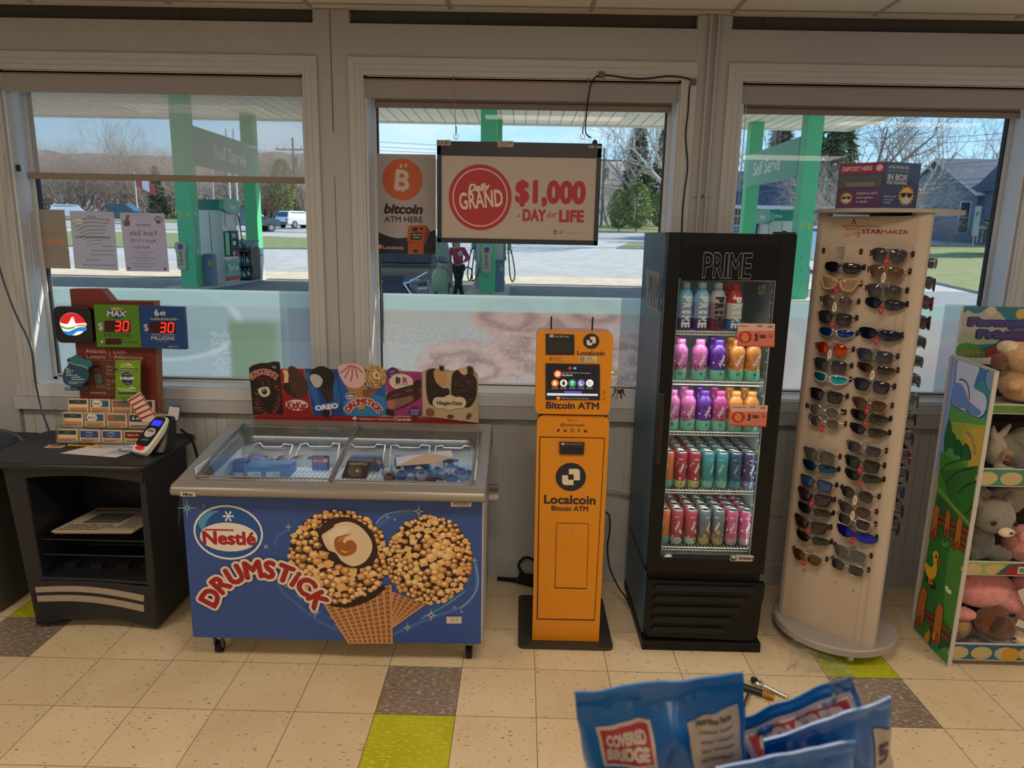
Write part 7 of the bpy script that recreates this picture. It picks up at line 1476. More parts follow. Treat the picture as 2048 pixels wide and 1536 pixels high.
# ---- plush toys
def plush(lb, loc, parts, eyes=(), grp='plush farm animals on the display shelves', lines=()):
    t = thing('plush_toy', lb, 'plush toy', loc, 0, grp); L_ = Vector(loc)
    for nm, c, blobs in parts:
        q = MB(); m_ = noise_mat('plush_'+c, c, '%02x%02x%02x' % tuple(min(255, int(int(c[i:i+2], 16)*1.12)+4) for i in (0, 2, 4)), 60, .95, lo=.3, hi=.7, bump=.4, sheen=.4)
        for b in blobs:
            c_, r = b[0], b[1]; R = Matrix.Rotation(b[2], 3, 'Y') if len(b) > 2 else None
            q.ell(m_, L_+Vector(c_), r, R, 18, 12)
        mk(nm, q, t, mods=[('REMESH', dict(mode='VOXEL', voxel_size=.0065, use_smooth_shade=True)), ('SMOOTH', dict(factor=.6, iterations=5))])
    for c, e, r in eyes:
        q = MB(); q.ell(c if c != '!' else mat('toy_eye', '0c0a0a', .15), L_+Vector(e), r, None, 12, 8); mk('eye' if c == '!' else 'nose', q, t, smooth=60)
    return t
Z1, Z2, Z3, Z4 = 1.128, .825, .434, .040
plush('cream plush cow with a brown ear lying head first over the top shelf edge', (2.04, -.56, 1.215), [('body', 'b8946c', [((.05, .03, -.005), (.085, .075, .075), .5), ((-.03, -.05, .0), (.028, .03, .022)), ((.10, 0, -.03), (.07, .06, .055)), ((.03, -.02, .11), (.10, .075, .062), .35), ((.11, -.03, .075), (.06, .055, .05))]), ('ear', '5a3424', [((-.078, -.02, .095), (.040, .022, .034), .4)]), ('muzzle_patch', 'cdb8a0', [((-.025, .0, .143), (.052, .06, .034), .3)])],
      [('!', (.03, -.092, .130), (.008, .004, .006)), ('!', (.088, -.085, .125), (.010, .004, .008))])
plush('grey plush rabbit with a card tag on the second shelf', (2.03, -.55, .905), [('body', '6a645a', [((.04, .0, .02), (.11, .07, .07), .5), ((.09, -.03, .07), (.07, .05, .06))]), ('head', '8a8070', [((-.04, -.05, .03), (.045, .04, .06)), ((-.02, -.05, .11), (.016, .010, .052), .6), ((-.06, -.05, .10), (.014, .010, .045), -.1), ((-.03, -.09, -.04), (.03, .03, .025)), ((.01, -.09, -.045), (.026, .03, .02))])])
q = MB(); q.box('8a7a60', (2.005, -.655, .935), (.035, .002, .045), ry=.35); q.box('7a3a30', (2.007, -.6565, .925), (.028, .001, .02), ry=.35); q.tube('b8b0a0', [(2.0, -.65, .96), (1.995, -.62, .97)], .0008, 4); tag(mk('toy_tag', q), 'printed card tag hanging from the grey plush rabbit', 'tag')
plush('dark grey plush animal at the back right of the second shelf', (2.20, -.52, .885), [('body', '5c5a58', [((0, 0, .03), (.09, .07, .07)), ((-.05, -.05, .10), (.05, .05, .05)), ((.02, -.04, -.02), (.06, .06, .04))])])
plush('white plush goat with a red collar above the wolf on the third shelf', (2.02, -.48, .70), [('body', '9a8e80', [((-.03, 0, .02), (.10, .06, .05), .4), ((.14, 0, .0), (.08, .06, .09)), ((-.09, -.04, -.03), (.03, .03, .05))]), ('collar', '8a3424', [((.045, -.02, -.02), (.045, .04, .03))])])
plush('grey plush wolf with a cream muzzle sitting at the left of the third shelf', (2.02, -.60, .558), [('body', '5c5850', [((-.03, .02, -.03), (.065, .06, .085)), ((-.075, -.01, -.075), (.035, .035, .035)), ((.05, .0, -.08), (.06, .05, .03))]), ('head', '77736a', [((0, -.01, .095), (.085, .07, .074), .15), ((.062, 0, .172), (.024, .018, .038), .35), ((-.068, 0, .150), (.020, .016, .045), -.2)]), ('muzzle', 'c8b89c', [((.014, -.082, .052), (.036, .018, .022))])],
      [('!', (-.040, -.076, .088), (.012, .006, .011)), ('!', (.058, -.068, .082), (.009, .006, .011)), ('2a2020', (.022, -.101, .056), (.008, .004, .005))])
plush('pink plush pig at the right of the third shelf', (2.20, -.58, .52), [('body', 'c07c78', [((0, 0, .0), (.10, .075, .082)), ((-.055, -.055, .055), (.024, .018, .030), .5)])], [('!', (.03, -.074, .03), (.008, .004, .008))])
plush('large pink plush pig lying across the bottom shelf', (2.07, -.55, .27), [('body', 'c4807e', [((-.02, 0, .03), (.155, .10, .092), .15), ((.10, -.04, -.01), (.07, .06, .06)), ((-.115, -.05, -.075), (.075, .04, .028), .1)]), ('ear', 'bd7674', [((.115, -.10, .045), (.034, .012, .040), .6)])], [('!', (.065, -.112, -.045), (.016, .005, .008))])
plush('brown plush horse with a white muzzle on the bottom shelf', (2.09, -.63, .135), [('head', '5a341c', [((0, 0, .03), (.088, .065, .072), .45), ((-.070, -.035, .028), (.020, .012, .020)), ((.0, .0, .105), (.026, .016, .018))]), ('muzzle', 'c0ac94', [((.090, -.03, -.022), (.040, .036, .032), .5)]), ('mane', '3a2212', [((-.02, -.045, .05), (.030, .022, .05), .5)])], [('!', (.045, -.066, .0), (.009, .004, .006)), ('!', (.085, -.055, .045), (.006, .006, .006))])
plush('cream plush body tucked behind the brown horse at the bottom left', (1.96, -.55, .125), [('body', 'a07c54', [((.0, 0, .0), (.075, .08, .075)), ((.08, .02, -.02), (.06, .05, .05))])])
plush('small pink plush pig at the back right of the bottom shelf', (2.24, -.52, .22), [('body', 'b87472', [((0, 0, 0), (.08, .07, .10)), ((-.03, -.05, .11), (.035, .03, .03))])])
for i, (x, z, r_) in enumerate(((2.185, .305, -.5), (2.165, .205, .35))):
    q = MB(); q.box('c4b8b0', (x, -.715 if i else -.66, z), (.10 if i else .05, .003, .030 if i else .10), ry=r_); q.box('4a4040', (x+.025 if i else x, -.717 if i else -.662, z-.01 if i else z-.02), (.018, .001, .014), ry=r_)
    tag(mk('toy_tag', q), ('white card tag hanging beside the pink pig ear', 'long white barcode tag lying above the brown horse')[i], 'tag')

# ================================================================== tools on the floor
Fz = Frame((0, 0, .014), (1, 0, 0), (0, 1, 0)); PZ = PR(MB(), Fz); g3 = lambda a, b, z=.012: Vector((*PZ.g(a, b), z))
t = thing('ratchet_wrench', 'chrome ratchet wrench with a black head lying on the floor tiles', 'wrench', g3(1510, 1364, 0)); q = MB(); a, b, c = g3(1506, 1361), g3(1528, 1371), g3(1572, 1392)
q.cyl(M_CH, b+Vector((0, 0, .0)), c, .0062, .0075, 12); q.ell(M_CH, (a+b)/2, (.020, .016, .010), Matrix.Rotation(-.5, 3, 'Z')); q.ell(M_CH, c, .0085); mk('handle', q, t, smooth=50)
q = MB(); q.cyl(M_K, a+Vector((.004, -.002, -.002)), a+Vector((.004, -.002, .012)), .014, n=18); q.cyl('3a3a3a', a+Vector((.004, -.002, .012)), a+Vector((.004, -.002, .016)), .008, n=12); mk('head', q, t, smooth=40)
t = thing('pistol_driver', 'black and yellow handled tool lying beside the ratchet', 'tool', g3(1500, 1385, 0)); q = MB(); a, b, c = g3(1478, 1372, .016), g3(1526, 1388, .016), g3(1548, 1396, .016)
q.cyl(M_K, a, b, .015, .014, 14); mk('body', q, t, smooth=50, bevel=.003); q = MB(); q.cyl(mat('tool_yellow', 'b88018', .4), b, c, .014, .013, 14); 
for i in range(4): r_ = b.lerp(c, .15+.22*i); q.cyl(M_K, r_, r_+(c-b)*.05, .0146, n=14)
mk('grip', q, t, smooth=40); q = MB(); a, b, c = g3(1498, 1388, .013), g3(1489, 1408, .012), g3(1471, 1443, .010); q.cyl(M_CH, a, b, .0085, .006, 12); q.cyl(M_K, b, b.lerp(c, .75), .0055, n=10); q.cyl(M_K, b.lerp(c, .72), c, .0085, .009, 12); mk('shaft', q, t, smooth=40)
q = MB(); a, b = g3(1462, 1459, .006), g3(1476, 1452, .006); q.cyl(M_K, a, b, .005, n=10); tag(mk('driver_bit', q, smooth=40), 'small black bit on the floor beside the snack bags', 'bit')
# ================================================================== snack bags in the foreground
BGM = noise_mat('bag_blue_foil', '0f4f92', '1a62a6', 9, .30, lo=.3, hi=.7)
class BagS(Frame):
    """front surface of a filled bag: x across -.5..5*w, y up 0..h"""
    def __init__(s, fr, w, h, th, seed): s.f = fr; s.w = w; s.hh_ = h; s.th = th; s.seed = seed; s.o = fr.o; s.n = fr.n; s.ux = fr.ux; s.uy = fr.uy
    def d(s, x, y, side=1):
        a = max(0, 1-(2*x/s.w)**2); b = y/s.hh_
        if b > .90: prof = .0015+.0012*(1 if int((b-.90)*80) % 2 else 0)*side
        else: prof = .0015+s.th*(a**.55)*min(1, ((.90-b)/.55))**.75*(min(1, b/.08+.3))
        nz_ = noise.noise(Vector((x*22+s.seed, y*16, side*3)))*.5+noise.noise(Vector((x*60, y*30+s.seed, side)))*.22
        return (prof+nz_*.020*min(1, a*1.6)*(0 if b > .97 else (.35 if b > .9 else 1)))*side
    def __call__(s, x, y, h=0.): return s.f(x+.006*noise.noise(Vector((y*20+s.seed, 1, x*3))), y+.005*(y/s.hh_)**4*noise.noise(Vector((x*30, s.seed, 2))), s.d(x, y)+h)
def bag(lb, fr, w, h, th, seed, deco):
    t = thing('snack_bag', lb, 'snack bag', fr.o, 0, None); sf = BagS(fr, w, h, th, seed); q = MB(); nx, ny = 44, 56; vs = []
    for sd_ in (1, -1):
        for j in range(ny+1):
            for i in range(nx+1):
                x = -w/2+w*i/nx; y = h*j/ny; vs.append(sf(x, y) if sd_ > 0 else sf.f(x+.006*noise.noise(Vector((y*20+seed, 1, x*3))), y+.005*(y/h)**4*noise.noise(Vector((x*30, seed, 2))), sf.d(x, y, -1)))
    N = (nx+1)*(ny+1); fs = []
    for j in range(ny):
        for i in range(nx):
            k = j*(nx+1)+i; fs.append((k, k+1, k+nx+2, k+nx+1)); fs.append((N+k, N+k+nx+1, N+k+nx+2, N+k+1))
    rim = [i for i in range(nx+1)]+[(j+1)*(nx+1)-1 for j in range(1, ny+1)]+[ny*(nx+1)+i for i in range(nx-1, -1, -1)]+[j*(nx+1) for j in range(ny-1, 0, -1)]
    for a, b in zip(rim, rim[1:]+rim[:1]): fs.append((a, N+a, N+b, b))
    q.add(BGM, vs, fs); mk('bag_body', q, t, smooth=60)
    q = MB(); deco(q, sf); mk('bag_print', q, t)
    return t
def patch(q, m, sf, pts, h, n=14):
    """printed quad following the bag"""
    (a, b, c, d) = [Vector((*p_, 0)) for p_ in pts]; vs = []
    for j in range(n+1):
        for i in range(n+1): P = a.lerp(b, i/n).lerp(d.lerp(c, i/n), j/n); vs.append(sf(P.x, P.y, h))
    q.add(m, vs, [(j*(n+1)+i, j*(n+1)+i+1, (j+1)*(n+1)+i+1, (j+1)*(n+1)+i) for j in range(n) for i in range(n)])
yb_ = -2.74; PB = PR(MB(), FY(yb_)); gb = lambda a, b: PB.g(a, b)
cw = 'b8a8a0'
def d1(q, sf):
    patch(q, 'a02a34', sf, [(-.068, .148), (-.016, .150), (-.018, .190), (-.072, .188)], .0015); patch(q, cw, sf, [(-.072, .144), (-.012, .146), (-.014, .194), (-.076, .192)], .0010)
    q.tx(cw, sf, 'COVERED', -.044, .177, .012, .0022, w=.044, bold=.07); q.tx(cw, sf, 'BRIDGE', -.043, .161, .013, .0022, w=.046, bold=.07); q.tx('2a3c8a', sf, 'CRISPS', -.028, .139, .008, .0016, w=.030, bold=.05)
    for i in range(8):
        a = i*.8; q.dd(('c8b8a0', '7a3a38', '8a8a90', 'b89a68')[i % 4], sf, -.03+.030*cos(a), .100+.020*sin(a), .013, h=.0016+.0003*i, n=12)
    patch(q, 'a8988a', sf, [(.034, .02), (.088, .02), (.086, .198), (.026, .188)], .0014)
    q.tx('4a4440', sf, 'Nutrition Facts', .056, .186, .0065, .0022, w=.040, bold=.05)
    R = random.Random(2)
    for i in range(14):
        y = .165-.0105*i; q.tx('5a524c', sf, 'Valeur nutritive per 50 g 260 Calories fat lipides'[i:i+12+i % 4], .057+.001*(i % 3), y+.010, .0042, .0022, w=.038, bold=.02)
def bframe(px, py, y, ux, uy, h):
    """frame whose top middle sits at the measured point"""
    x, z = PR(MB(), FY(y)).g(px, py); f_ = Frame((0, 0, 0), ux, uy); f_.uy = (f_.uy-f_.ux*f_.uy.dot(f_.ux)).normalized(); f_.n = f_.ux.cross(f_.uy); f_.o = Vector((x, y, z))-f_.uy*h; return f_
fr = bframe(1316, 1366, yb_, (1, 0, .165), (-.10, -.10, 1), .235)
bag('upright blue crisp bag with a red logo and nutrition table in the foreground', fr, .190, .235, .042, 1.3, d1)
def d2(q, sf):
    patch(q, 'a8988a', sf, [(.045, .09), (.076, .10), (.076, .165), (.052, .18)], .0014); q.tx('4a4440', sf, '5', .062, .140, .026, .002, bold=.05)
    q.tube('b03a44', [sf(.015+.010*sin(i*.8), .06+.008*i, .002) for i in range(6)], .003, 5)
fr2 = bframe(1652, 1436, yb_-.01, (1, .10, .34), (-.26, -.35, 1), .22)
bag('blue crisp bag leaning to the right with a raised dark seal in the foreground', fr2, .155, .22, .034, 7.1, d2)
def d3(q, sf):
    patch(q, 'b8a8a8', sf, [(-.070, .115), (.070, .115), (.070, .185), (-.07, .185)], .0012); patch(q, '9a2a34', sf, [(-.062, .122), (.062, .122), (.062, .178), (-.062, .178)], .0018)
    q.tx(cw, sf, 'COVERED', .0, .164, .022, .0028, w=.105, bold=.07); q.tx(cw, sf, 'BRIDGE', .0, .138, .022, .0028, w=.100, bold=.07); q.tx('5a6aa8', sf, 'CHIPS', 0, .112, .012, .002, w=.05, bold=.05)
fr3_ = bframe(1578, 1398, yb_+.05, (1, .05, .46), (-.42, .22, 1), .20)
bag('blue crisp bag behind the leaning one, showing its red and white name', fr3_, .155, .20, .022, 4.4, d3)
def d4(q, sf): q.tx(cw, sf, 'BRIDGE', 0, .09, .02, .002, w=.09, bold=.06)
fr4 = bframe(1570, 1506, yb_-.065, (1, .05, .22), (-.2, -.25, 1), .20)
bag('blue crisp bag lowest in the front right corner of the snack shelf', fr4, .15, .20, .028, 9.9, d4)
x, z = gb(1165, 1512); q = MB(); q.ell('1c4a3c', (x+.02, yb_-.05, z-.045), (.07, .02, .055)); fr5 = Frame((x, yb_-.075, z), (1, 0, 0), (0, 0, 1)); q.dd('9a4a52', fr5, -.018, -.012, .013, .008, h=.002); q.dd('7a8a80', fr5, .025, .008, .010, .006, h=.002)
tag(mk('green_packet', q, smooth=60), 'dark green snack packet corner at the bottom left of the crisp bags', 'snack bag')
# crumpled clear wrap around the right bags
q = MB(); WR = glass_mat('clear_wrap', 'f2f2f2', .16, .12, .05, 'c8c8c8'); o3 = [(1615, 1345), (1640, 1338), (1690, 1358), (1742, 1392), (1735, 1420), (1752, 1450), (1720, 1470), (1700, 1480)]; inn3 = [(1600, 1390), (1620, 1385), (1650, 1395), (1680, 1400), (1690, 1420), (1695, 1440), (1690, 1470), (1680, 1490)]
vs = []; n1_ = 24; R = random.Random(12)
oo, ii = ocurve(o3, 3), ocurve(inn3, 3)
for k_, (a, b) in enumerate(zip(oo, ii)):
    for j in range(6):
        t_ = j/5; x, z = gb(a[0]+(b[0]-a[0])*t_, a[1]+(b[1]-a[1])*t_); vs.append((x, yb_+.045+R.uniform(-.006, .006), z))
q.add(WR, vs, [(k_*6+j, k_*6+j+1, k_*6+j+7, k_*6+j+6) for k_ in range(len(oo)-1) for j in range(5)])
tag(mk('clear_wrap', q, smooth=20), 'crumpled clear plastic wrap around the crisp bags at right', 'plastic wrap')
# the display shelf that carries the bags, just below the frame
zz = min(fr.o.z, fr2.o.z, fr3_.o.z, fr4.o.z); sh = thing('snack_shelf', 'counter shelf below the picture edge that carries the crisp bags', 'shelf', (.30, -2.80, 0)); q = MB(); q.bb(TW, -.05, .75, -3.02, -2.60, zz-.05, zz-.022); mk('shelf_board', q, sh)
for x in (-.03, .73):
    q = MB(); q.bb(M_AL, x-.02, x+.02, -3.0, -2.62, .0005, zz-.05); mk('leg', q, sh)
# ================================================================== outside: ground rises gently away from the shop
def zt(y): return 0. if y < 19 else .042*(y-19)
CAMP = Vector((0, -3.463, 1.7777))
def at(px, py):
    d = _f+_r2*((px-1024)/1420)-_u2*((py-768)/1420); t = 1.
    while t < 400:
        P = CAMP+d*t
        if P.z < zt(P.y): return P
        t += .05
    return P
def xz(px, py, y):
    d = _f+_r2*((px-1024)/1420)-_u2*((py-768)/1420); t = (y-CAMP.y)/d.y; P = CAMP+d*t; return P.x, P.z
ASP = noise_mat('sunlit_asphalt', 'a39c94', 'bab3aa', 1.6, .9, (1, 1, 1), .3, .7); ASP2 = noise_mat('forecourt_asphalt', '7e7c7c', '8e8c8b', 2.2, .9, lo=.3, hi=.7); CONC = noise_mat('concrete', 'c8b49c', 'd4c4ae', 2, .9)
GRS = noise_mat('spring_grass', '66723a', '8a8450', 2.6, .95, (1, 1, 1), .35, .65, .3, 8); CURB = mat('curb_stone', '9a9690', .8); DIRT = noise_mat('bare_dirt', 'b09a84', 'c4ae94', 3, .9); ROAD = noise_mat('road_asphalt', '9a938c', 'a8a098', 1.2, .9)
def strip(name, m, pts, lift=.0, kind='structure', th=0.):
    """ground polygon draped on the slope; pts = (x, y) outline, cut into bands along y"""
    ys = sorted(set([y for _, y in pts])); lo, hi = ys[0], ys[-1]; cuts = sorted(set(ys+[19.]+[lo+(hi-lo)*i/12 for i in range(13)])); cuts = [c for c in cuts if lo <= c <= hi]
    def span(y):
        xs_ = []
        for (x0, y0), (x1, y1) in zip(pts, pts[1:]+pts[:1]):
            if y0 != y1 and min(y0, y1)-1e-9 <= y <= max(y0, y1)+1e-9: xs_.append(x0+(x1-x0)*(y-y0)/(y1-y0))
            elif y0 == y1 and abs(y-y0) < 1e-9: xs_ += [x0, x1]
        return (min(xs_), max(xs_)) if xs_ else (0, 0)
    q = MB(); vs = []
    for y in cuts: a, b = span(y); vs += [(a, y, zt(y)+lift), (b, y, zt(y)+lift)]
    q.add(m, vs, [(2*i, 2*i+1, 2*i+3, 2*i+2) for i in range(len(cuts)-1)])
    if th:
        q.add(CURB, [(v[0], v[1], v[2]) for v in vs[:2]]+[(v[0], v[1], v[2]-th) for v in vs[:2]], [(0, 2, 3, 1)])
        for s_ in (0, 1):
            sd_ = vs[s_::2]; k = len(sd_); q.add(CURB, sd_+[(v[0], v[1], v[2]-th) for v in sd_], [(i, i+1, k+i+1, k+i) if s_ else (i+1, i, k+i, k+i+1) for i in range(k-1)])
    return mk(name, q, kind=kind)
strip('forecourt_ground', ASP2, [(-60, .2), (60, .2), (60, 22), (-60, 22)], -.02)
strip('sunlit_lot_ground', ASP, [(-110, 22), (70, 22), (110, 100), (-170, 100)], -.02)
strip('concrete_apron', CONC, [(-60, 21.6), (13, 21.6), (13, 24.2), (-60, 24.2)], .004)
strip('far_road', ROAD, [(-150, 62), (110, 54), (110, 60), (-150, 82)], .012)
gl_ = lambda nm, pts, th=.12: tag(strip(nm, GRS, pts, .06, None, th), 'x', 'grass')
for nm, pts, lb in (('grass_verge', [(-60, 34.5), (-20, 36), (-9, 38), (-8, 46), (-25, 52), (-75, 50)], 'strip of short grass with a stone edge beyond the left pump island'),
                    ('grass_verge', [(6.2, 43.8), (15, 43.8), (15.5, 50.5), (8, 50.5)], 'rounded grass island beyond the middle window'),
                    ('grass_verge', [(15.7, 19.2), (60, 22), (70, 57), (30, 57), (16.6, 30)], 'large sunny lawn in front of the grey house at right'),
                    ('grass_verge', [(-160, 84), (110, 66), (150, 130), (-220, 130)], 'broad grass bank beyond the road under the trees')):
    o = strip(nm, GRS, pts, .06, None, .1); o['label'] = lb; o['category'] = 'grass'; o['group'] = 'grass areas'
# distant wooded hill
HB = noise_mat('wooded_hill', '77685a', '95857a', .35, 1., (1, 1, .5), .35, .65, .6, 8); q = MB(); R = random.Random(4); vs = []; nx = 120
for j, (yy, k) in enumerate(((112, 0.), (150, .35), (190, .75), (230, 1.))):
    for i in range(nx+1):
        x = -260+520*i/nx; top = 24.5 if x < 20 else 24.5-8*sstep(20, 110, x)
        top += 2.*noise.noise(Vector((x*.02, 3, 0)))+(1.1*R.random() if k == 1 else 0); vs.append((x, yy+3*R.random(), zt(112)+(top-zt(112))*k))
q.add(HB, vs, [(j*(nx+1)+i, j*(nx+1)+i+1, (j+1)*(nx+1)+i+1, (j+1)*(nx+1)+i) for j in range(3) for i in range(nx)])
mk('distant_hill', q, kind='structure')
# ---- canopy
SOF = mat('canopy_soffit', 'ece8da', .6)
cn = thing('fuel_canopy', 'large cream fuel station canopy with ribbed underside over the pumps', 'canopy', (-9, 17, 5.7)); q = MB(); zc, yc0, yc1, xc0, xc1 = 5.70, 11.0, 23.5, -34., 11.6
q.bb(SOF, xc0, xc1, yc0, yc1, zc, zc+.05); x = xc0
while x < xc1: q.bb('97917f', x, x+.035, yc0, yc1, zc-.004, zc); x += .41
q.bb(SOF, xc0, xc1, yc1-.10, yc1, zc-.05, zc+.02); mk('soffit', q, cn)
q = MB(); q.bb('d8d8d0', xc0-.05, xc1+.05, yc1, yc1+.06, zc-.06, zc+.75); q.bb('d8d8d0', xc0-.05, xc1+.05, yc0-.06, yc0, zc-.06, zc+.75); q.bb('d8d8d0', xc1, xc1+.06, yc0, yc1, zc-.06, zc+.75); q.bb('d8d8d0', xc0, xc1, yc0, yc1, zc+.7, zc+.75); mk('fascia', q, cn)
GC = mat('column_green', '56bd84', .45); GC2 = mat('sign_green', '5fa58a', .45); TEAL = mat('pump_teal', '16796a', .4); SIL = mat('pump_silver', 'b8b8b2', .4, .5); YL = 'c8c020'
ISL = [(-9.55, '3 4'), (-.97, '5 6'), (7.95, '7 8')]
for k, (cx, num) in enumerate(ISL):
    nm = ('left', 'middle', 'right')[k]
    q = MB(); q.prism(CONC, rrect(cx-.62, 16.6, cx+.62, 22.9, .3), Frame((0, 0, -.01), (1, 0, 0), (0, 1, 0)), 0, .14); q.prism('5f7f96', rrect(cx-.66, 16.55, cx+.66, 22.95, .3), Frame((0, 0, -.02), (1, 0, 0), (0, 1, 0)), 0, .11)
    tag(mk('pump_island', q), 'raised concrete pump island carrying the %s pump' % nm, 'pump island', 'pump islands')
    for j, yy in enumerate((17.25, 22.3)):
        c = thing('canopy_column', 'square green canopy column at the %s end of the %s pump island' % (('near', 'far')[j], nm), 'column', (cx, yy, .13), 0, 'green canopy columns'); q = MB(); w_ = .22
        q.bb(GC, cx-w_, cx+w_, yy-w_, yy+w_, .13, zc); 
        if j == 0:
            fr_ = FY(yy-w_-.001); q.tx(YL, fr_, num[0], cx-.10, 2.18, .16, .002, bold=.04); q.tx(YL, fr_, num[2], cx+.11, 2.18, .16, .002, bold=.04)
            q.dr('c8ccc8', Frame((cx+w_+.001, yy, 0), (0, 1, 0)) if k < 2 else Frame((cx-w_-.001, yy, 0), (0, -1, 0)), -.06, 1.05, .04, 2.25, .002); 
            ff = Frame((cx+w_+.003, yy, 0), (0, 1, 0)) if k < 2 else Frame((cx-w_-.003, yy, 0), (0, -1, 0)); q.tx('2a3a34', ff, 'UNLEADED', -.01, 1.7, .06, .002, rot=-pi/2, w=.9, bold=.03)
            for i in range(3): q.dd('2c5a44', fr_, cx-.05+.03*i, 1.3-.35*i, .018, h=.002, n=8)
        mk('post', q, c, bevel=.01)
        if j == 0 and k < 2:
            q = MB(); fr_ = FY(yy-w_-.004); xo = cx-.02 if k else cx-.16; bag_ = mat('tan_cover', 'c4b08c', .7); o_ = curve([(-.17, .22), (-.13, .34), (.0, .37), (.13, .34), (.18, .22), (.13, .02), (.13, -.36), (.0, -.42), (-.12, -.36), (-.13, .02)], 4)
            zo = 1.04 if k == 0 else 1.12; q.prism(bag_, [(xo+a, zo+b) for a, b in o_], fr_, 0, .05); q.dp('4a5a8a', fr_, [(xo-.07, zo+.30), (xo+.08, zo+.31), (xo+.07, zo+.16), (xo-.06, zo+.15)], .052); q.tx('3a3428', fr_, 'OUT OF', xo, zo-.05, .07, .052, rot=-pi/2, w=.3, bold=.04); q.tx('3a3428', fr_, 'GLOVES', xo, zo-.26, .03, .052, w=.15, bold=.03)
            tag(mk('hanging_cover', q, bevel=.01), 'tan cover hanging on the near column of the %s island' % nm, 'cover', 'tan covers on the columns')
    sd_ = 1 if k == 0 else -1
    if k != 1:
        q = MB(); xs_ = cx+sd_*.16; fr_ = Frame((xs_, 17.47 if sd_ > 0 else 22.08, 0), (0, sd_, 0)); LW = 4.6; z0s, z1s = 3.55, 4.62
        q.prism(GC2, [(0.0, z0s), (LW, z0s), (LW, z1s), (0, z1s)], fr_, 0, .07); q.tx('dfe6e0', fr_, 'Self Serve', LW*.55 if sd_ > 0 else LW*.42, (z0s+z1s)/2, .44, .075, w=2.5, bold=.018, shear=0)
        tag(mk('self_serve_sign', q), 'green Self Serve panel between the two columns of the %s pump island' % nm, 'sign', 'self serve signs')
    # dispenser
    pm = thing('fuel_pump', ('silver and green fuel pump seen at the left window', 'fuel pump behind the green column in the middle window', 'fuel pump half hidden by the fridge in the right window')[k], 'fuel pump', (cx+.1, 19, .13), 0, 'fuel pumps')
    px0, px1, py0, py1 = cx-.28, cx+.42, 18.6, 19.7
    if k: px0, px1 = cx-.42, cx+.42
    q = MB(); q.bb(SIL, px0, px1, py0, py1, .13, 2.35); q.bb('8a8a86', px0+.30, px0+.33, py0-.004, py0, .2, 2.3); mk('cabinet', q, pm, bevel=.02)
    q = MB(); q.bb(TEAL, px0-.06, px1-.05, py0-.05, py1+.05, 2.35, 2.66)
    for s_ in ((1,) if k == 0 else (-1, 1)):
        xa = px1-.05 if s_ > 0 else px0+.05; o_ = curve([(py0-.05, 2.34), (py0-.07, 2.50), (py0+.1, 2.68), (py1-.1, 2.70), (py1+.06, 2.52), (py1, 2.30), (19.1, 2.27)], 4); fq = Frame((xa, 0, 0), (0, s_, 0)); q.prism(GC2, [(a*s_, b) for a, b in o_], fq, 0, .16); q.tx('e4e8e4', fq, 'Sobeys', 19.15*s_, 2.49, .17, .163, w=.55, bold=.02, shear=.25)
    q.tx('e4e8e4', FY(py0-.052), 'Sobeys', px0+.12, 2.5, .12, .002, w=.3, shear=.25) if k == 2 else None
    mk('header', q, pm, bevel=.01)
    for s_ in ((1,) if k == 0 else (-1, 1)):
        q = MB(); xa = px1 if s_ > 0 else px0; fq = Frame((xa, 0, 0), (0, s_, 0)); D = lambda m, a, z0, b, z1, h: q.prism(m, [(a*s_, z0), (b*s_, z0), (b*s_, z1), (a*s_, z1)], fq, h, h+.02)
        D('1a1c1c', py0+.04, .95, py1-.04, 1.72, .0); D(GC, py0+.06, 1.0, py0+.35, 1.68, .02); D('20262a', py0+.42, .98, py1-.06, 1.74, .03); D('9aa4a8', py0+.50, 1.52, py0+.80, 1.66, .05); D('d8d8d8', py0+.55, 1.3, py0+.78, 1.42, .05); D('b03040', py0+.55, 1.0, py0+.92, 1.12, .05); D('d8d4cc', py0+.50, .99, py0+.60, 1.10, .06)
        D(GC2, py0+.04, .22, py1-.04, .86, 0); D('c04050', py0+.04, .22, py1-.04, .33, .02); q.tx('e4e8e4', fq, 'FastFuel', (py0+py1)/2*s_, .62, .20, .045, w=.80, bold=.03)
        D('c8ccc8', py0+.2, 1.85, py1-.3, 2.25, 0); mk('dispenser_face', q, pm)
        q = MB(); xx = xa+s_*.05; q.tube(M_RB, ocurve([(xx, py1+.02, 2.3), (xx+s_*.04, py1+.06, 1.8), (xx+s_*.10, py1, 1.0), (xx+s_*.16, py1-.1, .45), (xx+s_*.24, py1+.1, .30), (xx+s_*.30, py1+.15, .55), (xx+s_*.20, py1, 1.15), (xx+s_*.10, py1-.08, 1.38)], 6), .022, 6); mk('hose', q, pm, smooth=60)
        q = MB(); q.box(GC, (xx+s_*.10, py1-.02, 1.40), (.09, .10, .22), ry=.2*s_); q.tube(M_CH, [(xx+s_*.10, py1-.02, 1.3), (xx+s_*.03, py1-.05, 1.18)], .015, 6); q.tube('2a2c2c', [(xx+s_*.16, py1, 1.45), (xx+s_*.2, py1, 1.25), (xx+s_*.12, py1, 1.2)], .012, 5); mk('nozzle', q, pm, bevel=.01)
    q = MB(); x_, y_ = (cx+.32, 17.72); q.bb('6f8296', x_-.16, x_+.16, y_-.14, y_+.14, .13, .98); q.prism('5f7286', [(x_-.17, .98), (x_+.17, .98), (x_+.12, 1.06), (x_-.12, 1.06)], FY(y_-.14), -.28, 0); q.dr('c8b83a', FY(y_-.141), x_+.03, .74, x_+.12, .86, .002)
    tag(mk('service_bin', q, bevel=.01), 'blue grey windshield service bin beside the near column of the %s island' % nm, 'bin', 'service bins')
